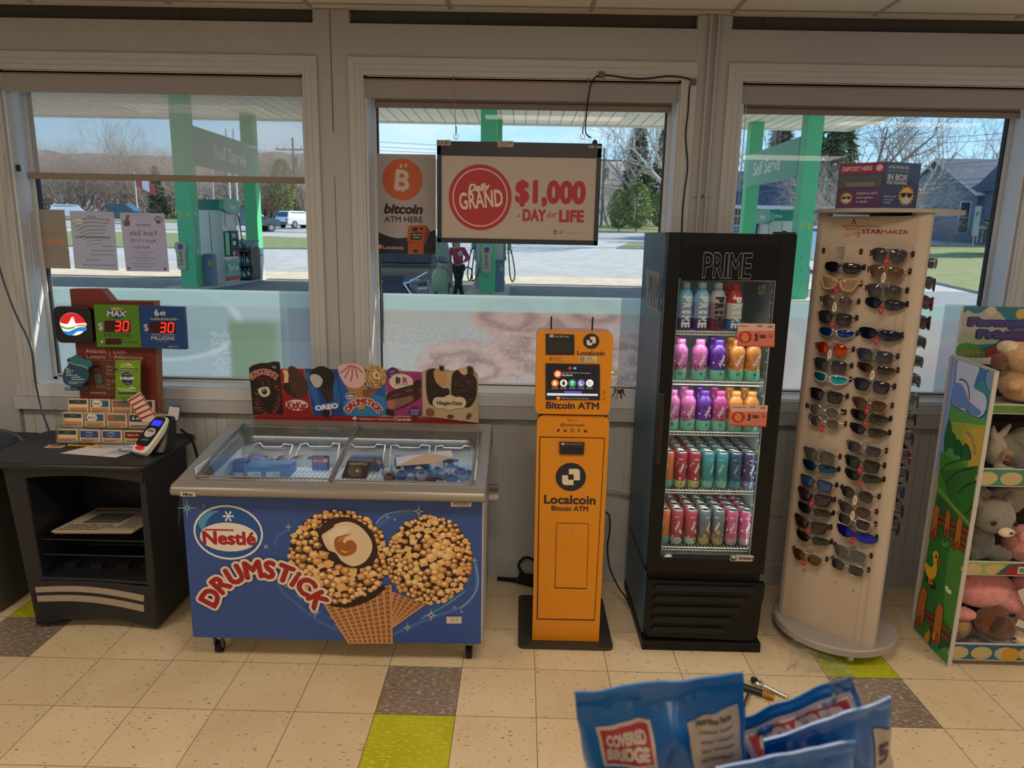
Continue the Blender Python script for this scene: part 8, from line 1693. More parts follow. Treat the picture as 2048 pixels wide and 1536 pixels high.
# fluid merchandiser and white bin on the left island
cx = ISL[0][0]; mch = thing('fluid_rack', 'black outdoor rack of blue washer fluid jugs beside the left fuel pump', 'rack', (cx+.2, 20.6, .13)); x0, x1, y0, y1 = cx-.05, cx+.62, 20.2, 20.95
q = MB(); q.bb(M_KM, x0, x1, y1-.03, y1, .13, 1.25); q.bb(M_KM, x0, x0+.04, y0, y1, .13, 1.25); q.bb(M_KM, x1-.04, x1, y0, y1, .13, 1.25); q.bb(M_KM, x0, x1, y0, y1, .13, .20)
for z in (.62, 1.08): q.bb('8a8e90', x0, x1, y0, y1, z, z+.03)
mk('frame', q, mch); q = MB(); q.prism('6a7a84', [(y0-.05, 1.25), (y1+.02, 1.50), (y1+.02, 1.44), (y0-.05, 1.18)], Frame((x0-.03, 0, 0), (0, 1, 0), (0, 0, 1)), -.74+.0, 0) if False else q.box('6a7a84', ((x0+x1)/2, (y0+y1)/2, 1.30), (x1-x0+.06, y1-y0+.08, .05), rx=.30); mk('lid', q, mch)
n_ = 0
for z, nmz_ in ((.20, 'lower'), (.65, 'upper')):
    for i in range(4):
        q = MB(); x = x0+.11+.15*i; q.box('2a9ab4', (x, y0+.12, z+.14), (.12, .16, .26)); q.box('d8dcdc', (x, y0+.12, z+.31), (.05, .06, .07)); q.dr('c8e0e4', FY(y0+.039), x-.05, z+.08, x+.05, z+.20, .002)
        tag(mk('washer_fluid_jug', q, bevel=.02), 'blue washer fluid jug on the %s rack shelf, %s from left' % (nmz_, ORD[i]), 'jug', 'washer fluid jugs on the rack')
q = MB(); q.bb('c4c8c8', cx+.30, cx+.62, 21.1, 21.45, .13, 1.18); q.box('dfe2e2', (cx+.64, 21.2, .95), (.12, .2, .06), ry=.5); tag(mk('trash_bin', q, bevel=.03), 'white bin at the far right of the fluid rack', 'bin')

for i in range(8):  # fixtures added to brighten under the canopy; the lenses give no light
    x_, y_ = -26+6.2*(i % 4)*1.6, (14.0, 20.2)[i // 4]; th_ = thing('added_canopy_light', 'flush square light in the canopy underside, %s row, %s from left' % (('near', 'far')[i // 4], ORD[i % 4]), 'light', (x_, y_, zc-.05), 0, 'lights under the fuel canopy')
    q = MB(); q.bb('e0e0d8', x_-.35, x_+.35, y_-.35, y_+.35, zc-.06, zc-.005); mk('housing', q, th_); q = MB(); q.bb(mat('canopy_lens', 'f0f0e8', .3), x_-.28, x_+.28, y_-.28, y_+.28, zc-.07, zc-.061); mk('lens', q, th_)
# ---- vehicles
GLS = mat('car_glass', '2a3238', .08, 0., coat=.6); TY = mat('tyre', '1c1c1c', .8); RIM = mat('alloy_rim', 'b4b4b0', .3, .7)
def vehicle(nm, lb, kind, col, loc, rz, L=4.5, W=1.82, H=1.65, rzx=0, grp='vehicles beyond the forecourt', b=None):
    t = thing(nm, lb, 'car' if kind == 'suv' else 'pickup truck', (0, 0, 0), 0, grp); bm_ = mat('car_paint_'+col, col, .25, .3, coat=.6); g = .20*H; b = b or .56*H
    F_ = Frame((0, -W/2, 0), (1, 0, 0), (0, 0, 1))
    if kind == 'suv':
        low = [(-L/2, g+.12), (-L/2+.03, b*.9), (-L/2+.10, b), (L/2-1.15, b+.02), (L/2-.25, b-.12), (L/2-.03, b-.28), (L/2, g+.10), (L/2-.1, g), (-L/2+.1, g)]
        top = [(-L/2+.06, b-.01), (-L/2+.28, H-.10), (-L/2+.50, H-.02), (0, H), (.55, H-.05), (L/2-1.05, b)]
        win = [(-L/2+.35, b+.04), (-L/2+.48, H-.14), (0, H-.10), (.48, H-.14), (L/2-1.25, b+.04)]
    else:
        low = [(-L/2, g+.15), (-L/2, b+.05), (L/2-1.2, b+.08), (L/2-.1, b), (L/2, b-.15), (L/2, g+.10), (-L/2+.1, g+.05)]
        top = [(-.95, b), (-.90, H-.05), (-.7, H), (.75, H-.02), (L/2-1.25, b+.06)]; win = [(-.82, b+.08), (-.80, H-.12), (.68, H-.12), (L/2-1.5, b+.08)]
    q = MB(); q.prism(bm_, low, F_, -W, 0)
    tn = .14; q.add(bm_, [(x, -W/2+(tn if z > b+.1 else 0), z) for x, z in top]+[(x, W/2-(tn if z > b+.1 else 0), z) for x, z in top], [tuple(range(len(top)))[::-1], tuple(range(len(top), 2*len(top)))]+[(i, (i+1) % len(top), len(top)+(i+1) % len(top), len(top)+i) for i in range(len(top))])
    mk('car_body', q, t, bevel=.05, bseg=2, smooth=35, local=True)
    q = MB()
    for s_ in (-1, 1):
        yw = s_*(W/2-.055); q.add(GLS, [(x, yw-s_*(.0 if z < b+.2 else .06), z) for x, z in win], [tuple(range(len(win)))[::s_]])
    a, c = top[-2], top[-1]; q.add(GLS, [(a[0]+.05, -W/2+.22, a[1]-.03), (c[0]+.02, -W/2+.12, c[1]+.06), (c[0]+.02, W/2-.12, c[1]+.06), (a[0]+.05, W/2-.22, a[1]-.03)], [(0, 1, 2, 3)])
    a, c = top[1], top[0]; q.add(GLS, [(a[0]-.035, -W/2+.22, a[1]-.02), (a[0]-.035, W/2-.22, a[1]-.02), (c[0]-.03+(a[0]-c[0])*.25, W/2-.16, c[1]+(a[1]-c[1])*.25), (c[0]-.03+(a[0]-c[0])*.25, -W/2+.16, c[1]+(a[1]-c[1])*.25)], [(0, 1, 2, 3)])
    mk('windows', q, t, local=True)
    for s_ in (-1, 1):
        q = MB(); q.box('8a1418', (-L/2+.02, s_*(W/2-.16), b-.16), (.08, .26, .16)); mk('tail_light', q, t, bevel=.02, local=True)
        q = MB(); q.box('d4d8dc', (L/2-.06, s_*(W/2-.22), b-.28), (.12, .34, .14)); mk('headlight', q, t, bevel=.02, local=True)
        q = MB(); q.box(bm_, (L/2-1.35, s_*(W/2+.10), b+.12), (.14, .20, .14)); mk('wing_mirror', q, t, bevel=.03, local=True)
        for x in (-L/2+.85, L/2-.85):
            q = MB(); q.cyl(TY, (x, s_*(W/2-.20), .34), (x, s_*(W/2+.01), .34), .34, n=24); q.cyl(RIM, (x, s_*(W/2-.0), .34), (x, s_*(W/2+.025), .34), .22, n=10)
            for i in range(5): q.box(M_K, (x+.13*cos(i*1.257), s_*(W/2+.026), .34+.13*sin(i*1.257)), (.06, .004, .10), ry=-i*1.257)
            mk('wheel', q, t, smooth=35, local=True)
    q = MB(); q.box('b8bcc0', (-L/2-.012, 0, b-.34), (.02, .32, .12)); q.box(M_K, (-L/2+.02, 0, g+.16), (.10, W-.2, .16)); q.box(M_K, (L/2-.01, 0, b-.40), (.06, W*.55, .2)); q.box(M_K, (L/2-.02, 0, g+.13), (.08, W-.3, .14)); mk('bumper_trim', q, t, bevel=.02, local=True)
    t.matrix_world = TR(loc, rz, 0, rzx); W_[t.name] = t.matrix_world.copy(); return t
def v_at(nm, lb, kind, col, px, py, rz, **k):
    P = at(px, py); return vehicle(nm, lb, kind, col, (P.x, P.y, zt(P.y)+.02), rz, **k)
v_at('parked_car', 'white hatchback seen from behind at the right edge of the left window', 'suv', 'dcdcdc', 598, 457, radians(58), L=4.2, H=1.6)
v_at('pickup_truck', 'dark blue pickup truck parked beyond the left fuel pump', 'pickup', '3f4a58', 490, 463, radians(38), L=5.6, H=1.9, W=1.9)
v_at('pickup_truck', 'dark teal pickup truck behind the notices in the left window', 'pickup', '24404a', 246, 447, radians(2), L=5.8, H=1.95, W=1.95)
v_at('parked_car', 'white car with a red light at the far left of the left window', 'suv', 'd4d4d4', 150, 440, radians(20), L=4.6)
v_at('pickup_truck', 'white pickup truck between the fridge and the sunglasses stand', 'pickup', 'c4ccd8', 1600, 541, radians(180), L=5.8, H=1.95, W=2.0)
# grey SUV with its front at the near pump
sv = vehicle('parked_car', 'grey SUV with large angular headlights fuelling behind the bitcoin poster', 'suv', '5a554e', (0, 0, 0), 0, L=4.45, W=1.84, H=1.78, b=1.16)
svx = xz(763, 562, 9.9)[0]; sv.matrix_world = TR((svx, 9.9+2.225, -.02), radians(-90)); W_[sv.name] = sv.matrix_world.copy()
q = MB(); FVy = 9.9-.02; fq = FY(FVy-.02); p = PR(q, fq, 740, 480, .15625); CHR = M_CH
p.h = .002; p.p('22262c', [(100, 455), (440, 455), (420, 560), (500, 690), (130, 690), (105, 560)]); p.h += .002
for i in range(4): p.s_('3f4750', [(120, 590+i*24), (430+i*15, 590+i*24)], 7)
p.h += .002
for pts, w_ in (([(430, 560), (500, 545), (740, 410)], 26), ([(440, 560), (520, 680), (640, 735), (745, 735)], 24)): q.tube(CHR, [fq(*p.g(*a), .03) for a in pts], .022, 8)
p.p('6a6258', [(520, 550), (740, 470), (740, 700), (640, 700), (560, 640)]); p.p('aab4bc', [(600, 610), (740, 600), (740, 625), (620, 632)]); p.p('2a2a2c', [(600, 555), (735, 535), (735, 590), (620, 590)])
for a in (90, 210, 330): 
    c_, s__ = cos(radians(a)), sin(radians(a)); X, Y, r = 145, 520, 20; p.p('c8ccd4', [(X, Y), (X+r*.55*cos(radians(a-28)), Y-r*.8*sin(radians(a-28))), (X+r*1.2*c_, Y-r*1.5*s__), (X+r*.55*cos(radians(a+28)), Y-r*.8*sin(radians(a+28)))])
gr_ = mk('front_grille', q, None, loc=(0, 0, 0)); gr_.parent = sv; gr_.matrix_parent_inverse = sv.matrix_world.inverted(); W_[gr_.name] = W_[sv.name]
# ---- the person fuelling
def person():
    x, y = -1.72, 16.1; t = thing('person', 'person in a red patterned sweater and dark trousers standing by the middle pump', 'person', (x, y, .0))
    sk = noise_mat('skin', 'b88a70', 'c0947a', 20, .6)
    J = {'pel': (x+.02, y, .92), 'wai': (x, y, 1.06), 'che': (x-.01, y, 1.28), 'nec': (x-.03, y, 1.43), 'hd0': (x-.035, y-.01, 1.50), 'hd1': (x-.035, y-.02, 1.60),
         'hiL': (x-.07, y, .88), 'knL': (x-.01, y-.05, .49), 'anL': (x-.10, y, .10), 'toL': (x-.12, y-.12, .04), 'hiR': (x+.10, y, .88), 'knR': (x+.04, y-.02, .49), 'anR': (x+.12, y+.06, .10), 'toR': (x+.16, y-.05, .04),
         'shL': (x-.18, y, 1.36), 'elL': (x-.25, y-.05, 1.10), 'haL': (x-.36, y-.12, 1.02), 'shR': (x+.15, y, 1.36), 'elR': (x+.27, y+.03, 1.14), 'haR': (x+.15, y-.10, 1.02)}
    E = [('pel', 'wai'), ('wai', 'che'), ('che', 'nec'), ('nec', 'hd0'), ('hd0', 'hd1'), ('pel', 'hiL'), ('hiL', 'knL'), ('knL', 'anL'), ('anL', 'toL'), ('pel', 'hiR'), ('hiR', 'knR'), ('knR', 'anR'), ('anR', 'toR'), ('che', 'shL'), ('shL', 'elL'), ('elL', 'haL'), ('che', 'shR'), ('shR', 'elR'), ('elR', 'haR')]
    RA = dict(pel=.12, wai=.115, che=.13, nec=.055, hd0=.075, hd1=.09, hiL=.095, hiR=.095, knL=.065, knR=.065, anL=.042, anR=.042, toL=.035, toR=.035, shL=.065, shR=.065, elL=.048, elR=.048, haL=.034, haR=.034)
    def skin(name, keys, edges, rad, m, parent, off=Vector((x, y, 0))):
        me = bpy.data.meshes.new(name); ks = list(keys); me.from_pydata([tuple(Vector(J[k])-off) for k in ks], [(ks.index(a), ks.index(b)) for a, b in edges], []); o = bpy.data.objects.new(name, me); _link(o, parent, None); o.modifiers.new('skin', 'SKIN').use_smooth_shade = True
        for i, k in enumerate(ks): r = rad(k); me.skin_vertices[0].data[i].radius = (r, r); me.skin_vertices[0].data[i].use_root = (i == 0)
        me.materials.append(m); s_ = o.modifiers.new('sub', 'SUBSURF'); s_.levels = s_.render_levels = 2; return o
    skin('body', ['pel']+[k for k in J if k != 'pel'], E, lambda k: RA[k], sk, t)
    sw = noise_mat('red_sweater', '9c2c38', 'b04858', 40, .9, lo=.45, hi=.6); tk = ['che', 'wai', 'nec', 'shL', 'elL', 'shR', 'elR', 'pel', 'haL', 'haR']
    Js = dict(J); J['haL'] = tuple(Vector(J['elL']).lerp(Vector(J['haL']), .75)); J['haR'] = tuple(Vector(J['elR']).lerp(Vector(J['haR']), .75)); J['nec'] = tuple(Vector(J['che']).lerp(Vector(J['nec']), .6))
    skin('sweater', tk, [('che', 'wai'), ('wai', 'pel'), ('che', 'nec'), ('che', 'shL'), ('shL', 'elL'), ('elL', 'haL'), ('che', 'shR'), ('shR', 'elR'), ('elR', 'haR')], lambda k: dict(pel=.135, wai=.145, che=.155, nec=.085, shL=.085, shR=.085, elL=.066, elR=.066, haL=.05, haR=.05)[k], sw, t)
    J.update(Js); skin('trousers', ['pel', 'hiL', 'knL', 'anL', 'hiR', 'knR', 'anR'], [('pel', 'hiL'), ('hiL', 'knL'), ('knL', 'anL'), ('pel', 'hiR'), ('hiR', 'knR'), ('knR', 'anR')], lambda k: {'p': .125, 'h': .105, 'k': .078, 'a': .055}[k[0]], mat('dark_denim', '1c2028', .9), t)
    for s_ in 'LR':
        q = MB(); a = Vector(J['an'+s_]); b = Vector(J['to'+s_]); q.ell('3a2420', (a+b)/2+Vector((0, -.02, -.01)), (.05, .12, .05)); mk('shoe', q, t, smooth=60)
    q = MB(); hc = Vector(J['hd1']); q.ell('6a4a30', hc+Vector((0, .02, .03)), (.105, .105, .12)); q.ell('6a4a30', hc+Vector((-.02, .04, -.10)), (.11, .07, .13)); mk('hair', q, t, smooth=60)
    q = MB(); 
    for s_ in (-1, 1): q.ell('1a1a1a', hc+Vector((s_*.032, -.088, .0)), .009)
    q.ell(sk, hc+Vector((0, -.095, -.03)), (.014, .016, .022)); q.ell('8a4a44', hc+Vector((0, -.085, -.065)), (.025, .008, .008)); mk('face', q, t, smooth=60)
    q = MB(); fc = Vector((x+.07, y-.150, 1.26)); 
    for i in range(8): q.box('d8d4d8', fc+Vector((.035*cos(i*.785), 0, .035*sin(i*.785))), (.07, .008, .022), ry=-i*.785)
    mk('sweater_motif', q, t)
    for s_, hk in ((-1, 'haL'), (1, 'haR')):
        q = MB(); h_ = Vector(J[hk]); dn = (h_-Vector(J['elL' if s_ < 0 else 'elR'])).normalized()
        for i in range(4): q.tube(sk, [h_+Vector((0, .012*(i-1.5), .012)), h_+dn*.035+Vector((0, .014*(i-1.5), 0)), h_+dn*(.06-.006*abs(i-1.5))+Vector((0, .013*(i-1.5), -.018))], [.010, .009, .007], 6)
        q.tube(sk, [h_, h_+Vector((0, -.035, .02)), h_+dn*.03+Vector((0, -.045, .012))], [.012, .010, .008], 6); mk('fingers', q, t, smooth=60)
person()
# fuel hose from the pump to the SUV
q = MB(); q.tube(M_RB, ocurve([(-1.25, 18.7, 1.1), (-1.30, 18.3, .60), (-1.42, 17.6, .42), (-1.38, 16.8, .60), (-1.34, 15.9, .85), (-1.36, 14.2, .98), (-1.28, 12.9, .98)], 6), .02, 6); tag(mk('fuel_hose', q, smooth=60), 'black fuel hose running from the middle pump to the grey SUV', 'hose')

# ---- houses
def gable(t, m, x0, x1, y0, y1, z0, ze, zr, axis='x', roof=None, over=.35):
    """house block: walls with gable ends and a pitched roof; ridge runs along axis"""
    q = MB()
    if axis == 'x':
        ym = (y0+y1)/2; q.add(m, [(x0, y0, z0), (x1, y0, z0), (x1, y1, z0), (x0, y1, z0), (x0, y0, ze), (x1, y0, ze), (x1, y1, ze), (x0, y1, ze), (x0, ym, zr), (x1, ym, zr)], [(0, 1, 5, 4), (1, 2, 6, 9, 5), (2, 3, 7, 6), (3, 0, 4, 8, 7)])
    else:
        xm = (x0+x1)/2; q.add(m, [(x0, y0, z0), (x1, y0, z0), (x1, y1, z0), (x0, y1, z0), (x0, y0, ze), (x1, y0, ze), (x1, y1, ze), (x0, y1, ze), (xm, y0, zr), (xm, y1, zr)], [(0, 1, 5, 8, 4), (1, 2, 6, 5), (2, 3, 7, 9, 6), (3, 0, 4, 7)])
    mk('wall', q, t)
    q = MB(); th_ = .18
    if axis == 'x':
        s_ = (zr-ze)/((y1-y0)/2); ym = (y0+y1)/2
        for sg in (-1, 1):
            ya = ym+sg*((y1-y0)/2+over); za = ze-over*s_; P_ = [(x0-over, ym, zr+.05), (x1+over, ym, zr+.05), (x1+over, ya, za+.05), (x0-over, ya, za+.05)]; q.add(roof, P_+[(a, b, c-th_) for a, b, c in P_], [(0, 1, 2, 3)[::sg], (4, 5, 6, 7)[::-sg]]); mi = 'c8ccd0'; q.add(mi, [P_[2], P_[3], (P_[3][0], P_[3][1], P_[3][2]-th_-.1), (P_[2][0], P_[2][1], P_[2][2]-th_-.1)], [(0, 1, 2, 3)])
            for xe in (0, 1): a, b = (P_[0], P_[3]) if xe == 0 else (P_[1], P_[2]); q.add(mi, [a, b, (b[0], b[1], b[2]-.3), (a[0], a[1], a[2]-.3)], [(0, 1, 2, 3)])
    else:
        s_ = (zr-ze)/((x1-x0)/2); xm = (x0+x1)/2
        for sg in (-1, 1):
            xa = xm+sg*((x1-x0)/2+over); za = ze-over*s_; P_ = [(xm, y0-over, zr+.05), (xm, y1+over, zr+.05), (xa, y1+over, za+.05), (xa, y0-over, za+.05)]; q.add(roof, P_, [(0, 1, 2, 3)[::-sg]]); q.add('c8ccd0', [P_[0], P_[3], (P_[3][0], P_[3][1], P_[3][2]-.3), (P_[0][0], P_[0][1], P_[0][2]-.35)], [(0, 1, 2, 3)])
    mk('roof', q, t)
def hwin(t, fr_, x, z, w_, h_):
    q = MB(); q.prism('c4ccd8', [(x-w_/2-.1, z-h_/2-.1), (x+w_/2+.1, z-h_/2-.1), (x+w_/2+.1, z+h_/2+.1), (x-w_/2-.1, z+h_/2+.1)], fr_, 0, .05); f_ = mk('window', q, t)
    q = MB(); q.prism(GLS, [(x-w_/2, z-h_/2), (x+w_/2, z-h_/2), (x+w_/2, z+h_/2), (x-w_/2, z+h_/2)], fr_, .05, .055); q.prism('c4ccd8', [(x-w_/2, z-.03), (x+w_/2, z-.03), (x+w_/2, z+.03), (x-w_/2, z+.03)], fr_, .055, .07); mk('pane', q, f_)
SID = mat('grey_siding', '6d7a8c', .7); t_ = SID.node_tree; tcn = t_.nodes.new('ShaderNodeTexCoord'); wv = t_.nodes.new('ShaderNodeTexWave'); wv.bands_direction = 'Z'; wv.inputs['Scale'].default_value = 1.6; bp_ = t_.nodes.new('ShaderNodeBump'); bp_.inputs['Strength'].default_value = .5; bp_.inputs['Distance'].default_value = .1
t_.links.new(tcn.outputs['Object'], wv.inputs[0]); t_.links.new(wv.outputs[0], bp_.inputs['Height']); t_.links.new(bp_.outputs[0], t_.nodes['Principled BSDF'].inputs['Normal'])
RF = noise_mat('dark_shingle', '3c4250', '4a5060', 2.2, .9)
g0 = 1.75; xa, _ = xz(1917, 470, 64); xb, _ = xz(1994, 470, 60); _, ze = xz(1925, 385, 64); _, zr = xz(2030, 318, 68)
hs = thing('grey_house', 'grey sided house with a dark pitched roof beyond the lawn at right', 'house', (xa+6, 66, g0)); gable(hs, SID, xa, xb+8, 62, 76, g0, ze, zr, 'x', RF)
F6 = FY(61.98)
for px, py, w_, h_ in ((1927, 435, .8, 2.6), (1980, 425, .9, 1.7)): x, z = xz(px, py, 62); hwin(hs, F6, x, z, w_, h_)
q = MB(); x, z = xz(2046, 312, 69); q.bb('8a7a70', x-.4, x+.4, 68, 68.8, zr-1.5, z+.8); mk('chimney', q, hs)
x0w, _ = xz(1998, 470, 59); wg = MB(); gable(hs, SID, x0w, x0w+9, 57.5, 63, g0, ze+.3, ze+5.5, 'y', RF)
x, z = xz(2006, 430, 57.4); hwin(hs, FY(57.48), x+.2, z, .9, 2.8); x, z = xz(2042, 430, 57.4); hwin(hs, FY(57.48), x, z, 1., 2.4); x, z = xz(2040, 378, 57.4); hwin(hs, FY(57.48), x, z, .9, 2.4)
x, z = xz(1997, 470, 56); fe = thing('wooden_steps', 'grey wooden steps and railing at the front of the grey house', 'steps', (x, 56, g0))
for i in range(14):
    q = MB(); q.box('a0a4ac', (x-2+.36*i, 55.5, g0+.75+.02*i), (.09, .09, 1.2)); mk('railing_post', q, fe)
q = MB(); q.box('a0a4ac', (x+.35, 55.5, g0+1.35), (4.9, .1, .12)); mk('handrail', q, fe)
q = MB(); q.bb('8a8880', x+2.5, x+5.5, 55.2, 56.5, g0, g0+.75); mk('step_block', q, fe)
xa, _ = xz(1893, 430, 66); ls = thing('lean_to', 'small pale annex with a window at the left side of the grey house', 'house', (xa, 70, g0)); q = MB(); q.bb('8e97a4', xa-.6, xa+2.6, 69, 73, g0+.3, g0+3.4); q.bb('c8ccd0', xa-.8, xa+2.8, 68.8, 73.2, g0+3.4, g0+3.65); mk('wall', q, ls); hwin(ls, FY(68.98), xa+.8, g0+2.1, 1.6, 1.5)
# brick house far left window
gy = zt(100); xa, _ = xz(522, 430, 100); xb, _ = xz(640, 430, 100); _, ze = xz(530, 396, 100); _, zr = xz(555, 370, 100)
bh = thing('brick_house', 'low brown brick house with a gable behind the white hatchback', 'house', (xa+4, 102, gy)); gable(bh, noise_mat('brown_brick', '7a5a4e', '8a6a5c', 9, .9, (1, 1, 3)), xa, xb, 100, 110, gy, ze, zr+.8, 'y', noise_mat('slate_roof', '6a7680', '7a858e', 2, .9), .7)
hwin(bh, FY(99.98), *xz(557, 424, 100), 1.5, 2.0)
# grey building behind the right pump
xa, _ = xz(1440, 430, 56); xb, _ = xz(1725, 430, 56); _, ze = xz(1500, 407, 56); _, zr = xz(1500, 340, 60); gy = zt(56)
gb_ = thing('grey_bungalow', 'long grey building with a dark roof behind the right pump', 'house', (xa+4, 58, gy)); gable(gb_, SID, xa, xb, 56, 66, gy, ze, ze+2.9, 'x', RF)
for px, w_ in ((1475, 1.6), (1546, 1.2), (1650, 2.2), (1690, 1.6)): hwin(gb_, FY(55.98), *xz(px, 432, 56), w_, 1.4)

# ---- trees
def branches(q, m, rnd_, p, d, L, r, depth, maxd, spread, up, nseg=3, sides=5):
    pts = [p]; rs = [r]; dd = d.copy()
    for i in range(nseg):
        dd = (dd+Vector((rnd_.uniform(-1, 1), rnd_.uniform(-1, 1), rnd_.uniform(-.6, 1)))*.14+Vector((0, 0, up*.05))).normalized(); pts.append(pts[-1]+dd*L/nseg); rs.append(r*(1-.62*(i+1)/nseg))
    q.tube(m, pts, rs, max(3, sides-depth))
    if depth >= maxd: return
    n = (4, 4, 4, 4, 3)[min(depth, 4)]
    for i in range(n):
        k = min(nseg, 1+int((i+1)/n*nseg)); b = pts[k].lerp(pts[k-1], rnd_.random()*.6); a = rnd_.uniform(0, 2*pi); o_ = dd.orthogonal().normalized(); o2 = dd.cross(o_)
        nd = (dd+(o_*cos(a)+o2*sin(a))*spread*rnd_.uniform(.7, 1.3)).normalized(); branches(q, m, rnd_, b, nd, L*rnd_.uniform(.55, .78), rs[k]*.75+.002, depth+1, maxd, spread, up, 2 if depth > 1 else 3, sides)
BK = {c: noise_mat('bark_'+c, c, c2, 6, .95) for c, c2 in (('8f8076', 'a89a8e'), ('8a6e64', 'b0948a'), ('a09080', 'c8baac'))}
def bare(seed, col, H, maxd=5, spread=.75, stems=1, up=1., grow=.34):
    R = random.Random(seed); t = thing('bare_tree', 'x', 'tree'); m_ = BK[col]; q = MB()
    if stems == 1:
        q.tube(m_, [Vector((0, 0, -.3)), Vector((.02*H, 0, H*.18)), Vector((.01*H, .01*H, H*.34))], [H*.026, H*.020, H*.016], 8); mk('trunk', q, t, local=True, smooth=60); q = MB()
        for i in range(5): a = i*1.257+R.random(); branches(q, m_, R, Vector((.01*H, .01*H, H*(.26+.02*i))), Vector((cos(a)*.75, sin(a)*.75, .8)).normalized(), H*grow, H*.010, 0, maxd-1, spread, up)
    else:
        for i in range(stems): a = R.uniform(0, 6.3); branches(q, m_, R, Vector((cos(a)*.05*H, sin(a)*.05*H, 0)), Vector((cos(a)*.6, sin(a)*.6, 1)).normalized(), H*.42, H*.008, 1, maxd, spread, up)
    mk('crown', q, t, local=True); return t
def conifer(seed, cols, H, Rr, n=2600, round_=False):
    R = random.Random(seed); t = thing('evergreen_tree', 'x', 'tree'); q = MB(); q.tube(BK['8a6e64'], [(0, 0, -.2), (0, 0, H*.5), (0, 0, H*.97)], [H*.022, H*.014, H*.003], 7); mk('trunk', q, t, local=True, smooth=60); q = MB()
    for i in range(n):
        k = R.random()**1.25 if not round_ else R.random(); z = H*(.10+.88*k); rr = Rr*((1-k)**.8 if not round_ else sqrt(max(.02, 1-(2*k-1)**2))); a = R.uniform(0, 2*pi); cl_ = .75+.35*noise.noise(Vector((a*1.5, z*1.2/H*6, seed))); r0 = rr*cl_*sqrt(R.uniform(.25, 1.))
        p_ = Vector((r0*cos(a), r0*sin(a), z-.12*r0)); d = Vector((cos(a), sin(a), R.uniform(-.5, .35))).normalized(); s_ = H*.035*R.uniform(.6, 1.3); w_ = d.cross(Vector((R.uniform(-1, 1), R.uniform(-1, 1), 1))).normalized()*s_*.40
        q.add(cols[i % len(cols)], [p_-w_, p_+d*s_*1.4, p_+w_, p_-d*s_*.6], [(0, 1, 2, 3)])
    mk('foliage', q, t, local=True); return t
EG1 = [mat('needles_'+c, c, .9) for c in ('4c5f44', '5f6f4c', '74825a')]; EG2 = [mat('needles_'+c, c, .9) for c in ('74864c', '93a05e', 'aab074')]
PT = {'b1': bare(1, 'a09080', 10), 'b2': bare(2, '8f8076', 10, 5, .85), 'b3': bare(3, '8a6e64', 10, 5, .7, 9), 'b4': bare(5, 'a09080', 10, 5, .9, 12), 'e1': conifer(1, EG1, 10, 2.6), 'e2': conifer(2, EG2, 10, 4.2, 3600, True)}
ut = set()
def tree(k, px, py, y, H, lb, grp, rz=0, wid=1.):
    if py is None: x, _ = xz(px, 440, y); z = zt(y)
    else: P = at(px, py); x, y, z = P.x, P.y, P.z
    m_ = TR((x, y, z), rz) @ Matrix.Diagonal((H/10*wid, H/10*wid, H/10, 1))
    if k in ut: return dup(PT[k], m_, lb, grp)
    ut.add(k); PT[k].matrix_world = m_; PT[k]['label'] = lb; PT[k]['group'] = grp
W1, W2_, W3 = 'trees seen through the left window', 'trees seen through the middle window', 'trees seen through the right window'
for i, (px, y, H, k) in enumerate(((60, 92, 11, 'b3'), (110, 100, 11, 'b4'), (165, 96, 10, 'b3'), (215, 104, 11, 'b4'), (255, 95, 13.5, 'b1'), (300, 106, 11, 'b3'), (345, 98, 10.5, 'b4'), (430, 104, 11, 'b3'), (480, 100, 11, 'b4'), (30, 110, 12, 'b4'), (560, 118, 12, 'b3'), (610, 112, 11.5, 'b4'), (520, 116, 11, 'b4'))):
    tree(k, px, None, y, H, '%s, %s from left in the left window' % ('tall single bare tree above the thicket' if k == 'b1' else 'reddish bare thicket tree' if k == 'b3' else 'pale bare thicket tree', ORD2[i] if i else 'first'), W1, i*1.3)
for i in range(16):
    tree('b3' if i % 3 else 'b4', 30+i*39, None, 90+(i*7) % 9, 9.5+(i*5) % 4*.6, 'thicket tree in the nearer row behind the parked vehicles, %s from left' % (ORD2+('sixteenth',))[i], W1, i*.9, 1.25)
tree('e1', 318, None, 88, 6.5, 'dark pine behind the yard sale notice', W1); tree('e2', 567, None, 92, 8.0, 'yellow green evergreen beside the brick house', W1, .5, .62)
tree('b1', 1352, None, 46, 13.5, 'large bare tree with long arching branches at the right edge of the middle window', W2_, 2.2, 1.15); tree('b2', 1262, None, 84, 16, 'tall bare tree behind the evergreens in the middle window', W2_, .8)
tree('b4', 1225, None, 92, 10, 'bare bush behind the evergreens at the sign edge', W2_, 1.); tree('e1', 1270, None, 88, 13.5, 'tall grey green spruce behind the low evergreens', W2_, .3, .9); tree('e1', 1318, None, 96, 13, 'tall spruce further right in the middle window', W2_, 1.2, .8)
tree('e2', 1237, 464, 0, 4.6, 'low round evergreen nearest the hanging sign', W2_, .2, .8); tree('e2', 1272, 465, 0, 5.2, 'low round evergreen in the middle of the group', W2_, 1.4, .85); tree('e2', 1318, 460, 0, 4.6, 'low round evergreen nearest the window frame', W2_, 2.6, .8); tree('b3', 1300, None, 100, 9, 'reddish bare thicket low between the evergreens', W2_, 3)
for i, (px, y, H) in enumerate(((760, 120, 9), (820, 122, 8.5), (1010, 124, 8))): tree('b2', px, None, y, H, 'distant bare tree top above the bitcoin poster, %s from left' % ORD[i], W2_, i*2)
tree('b2', 1490, None, 62, 12, 'bare tree behind the near green column in the right window', W3, .5); tree('e1', 1550, None, 66, 10.5, 'dark pine partly hidden by the Self Serve sign', W3, .7, 1.5)
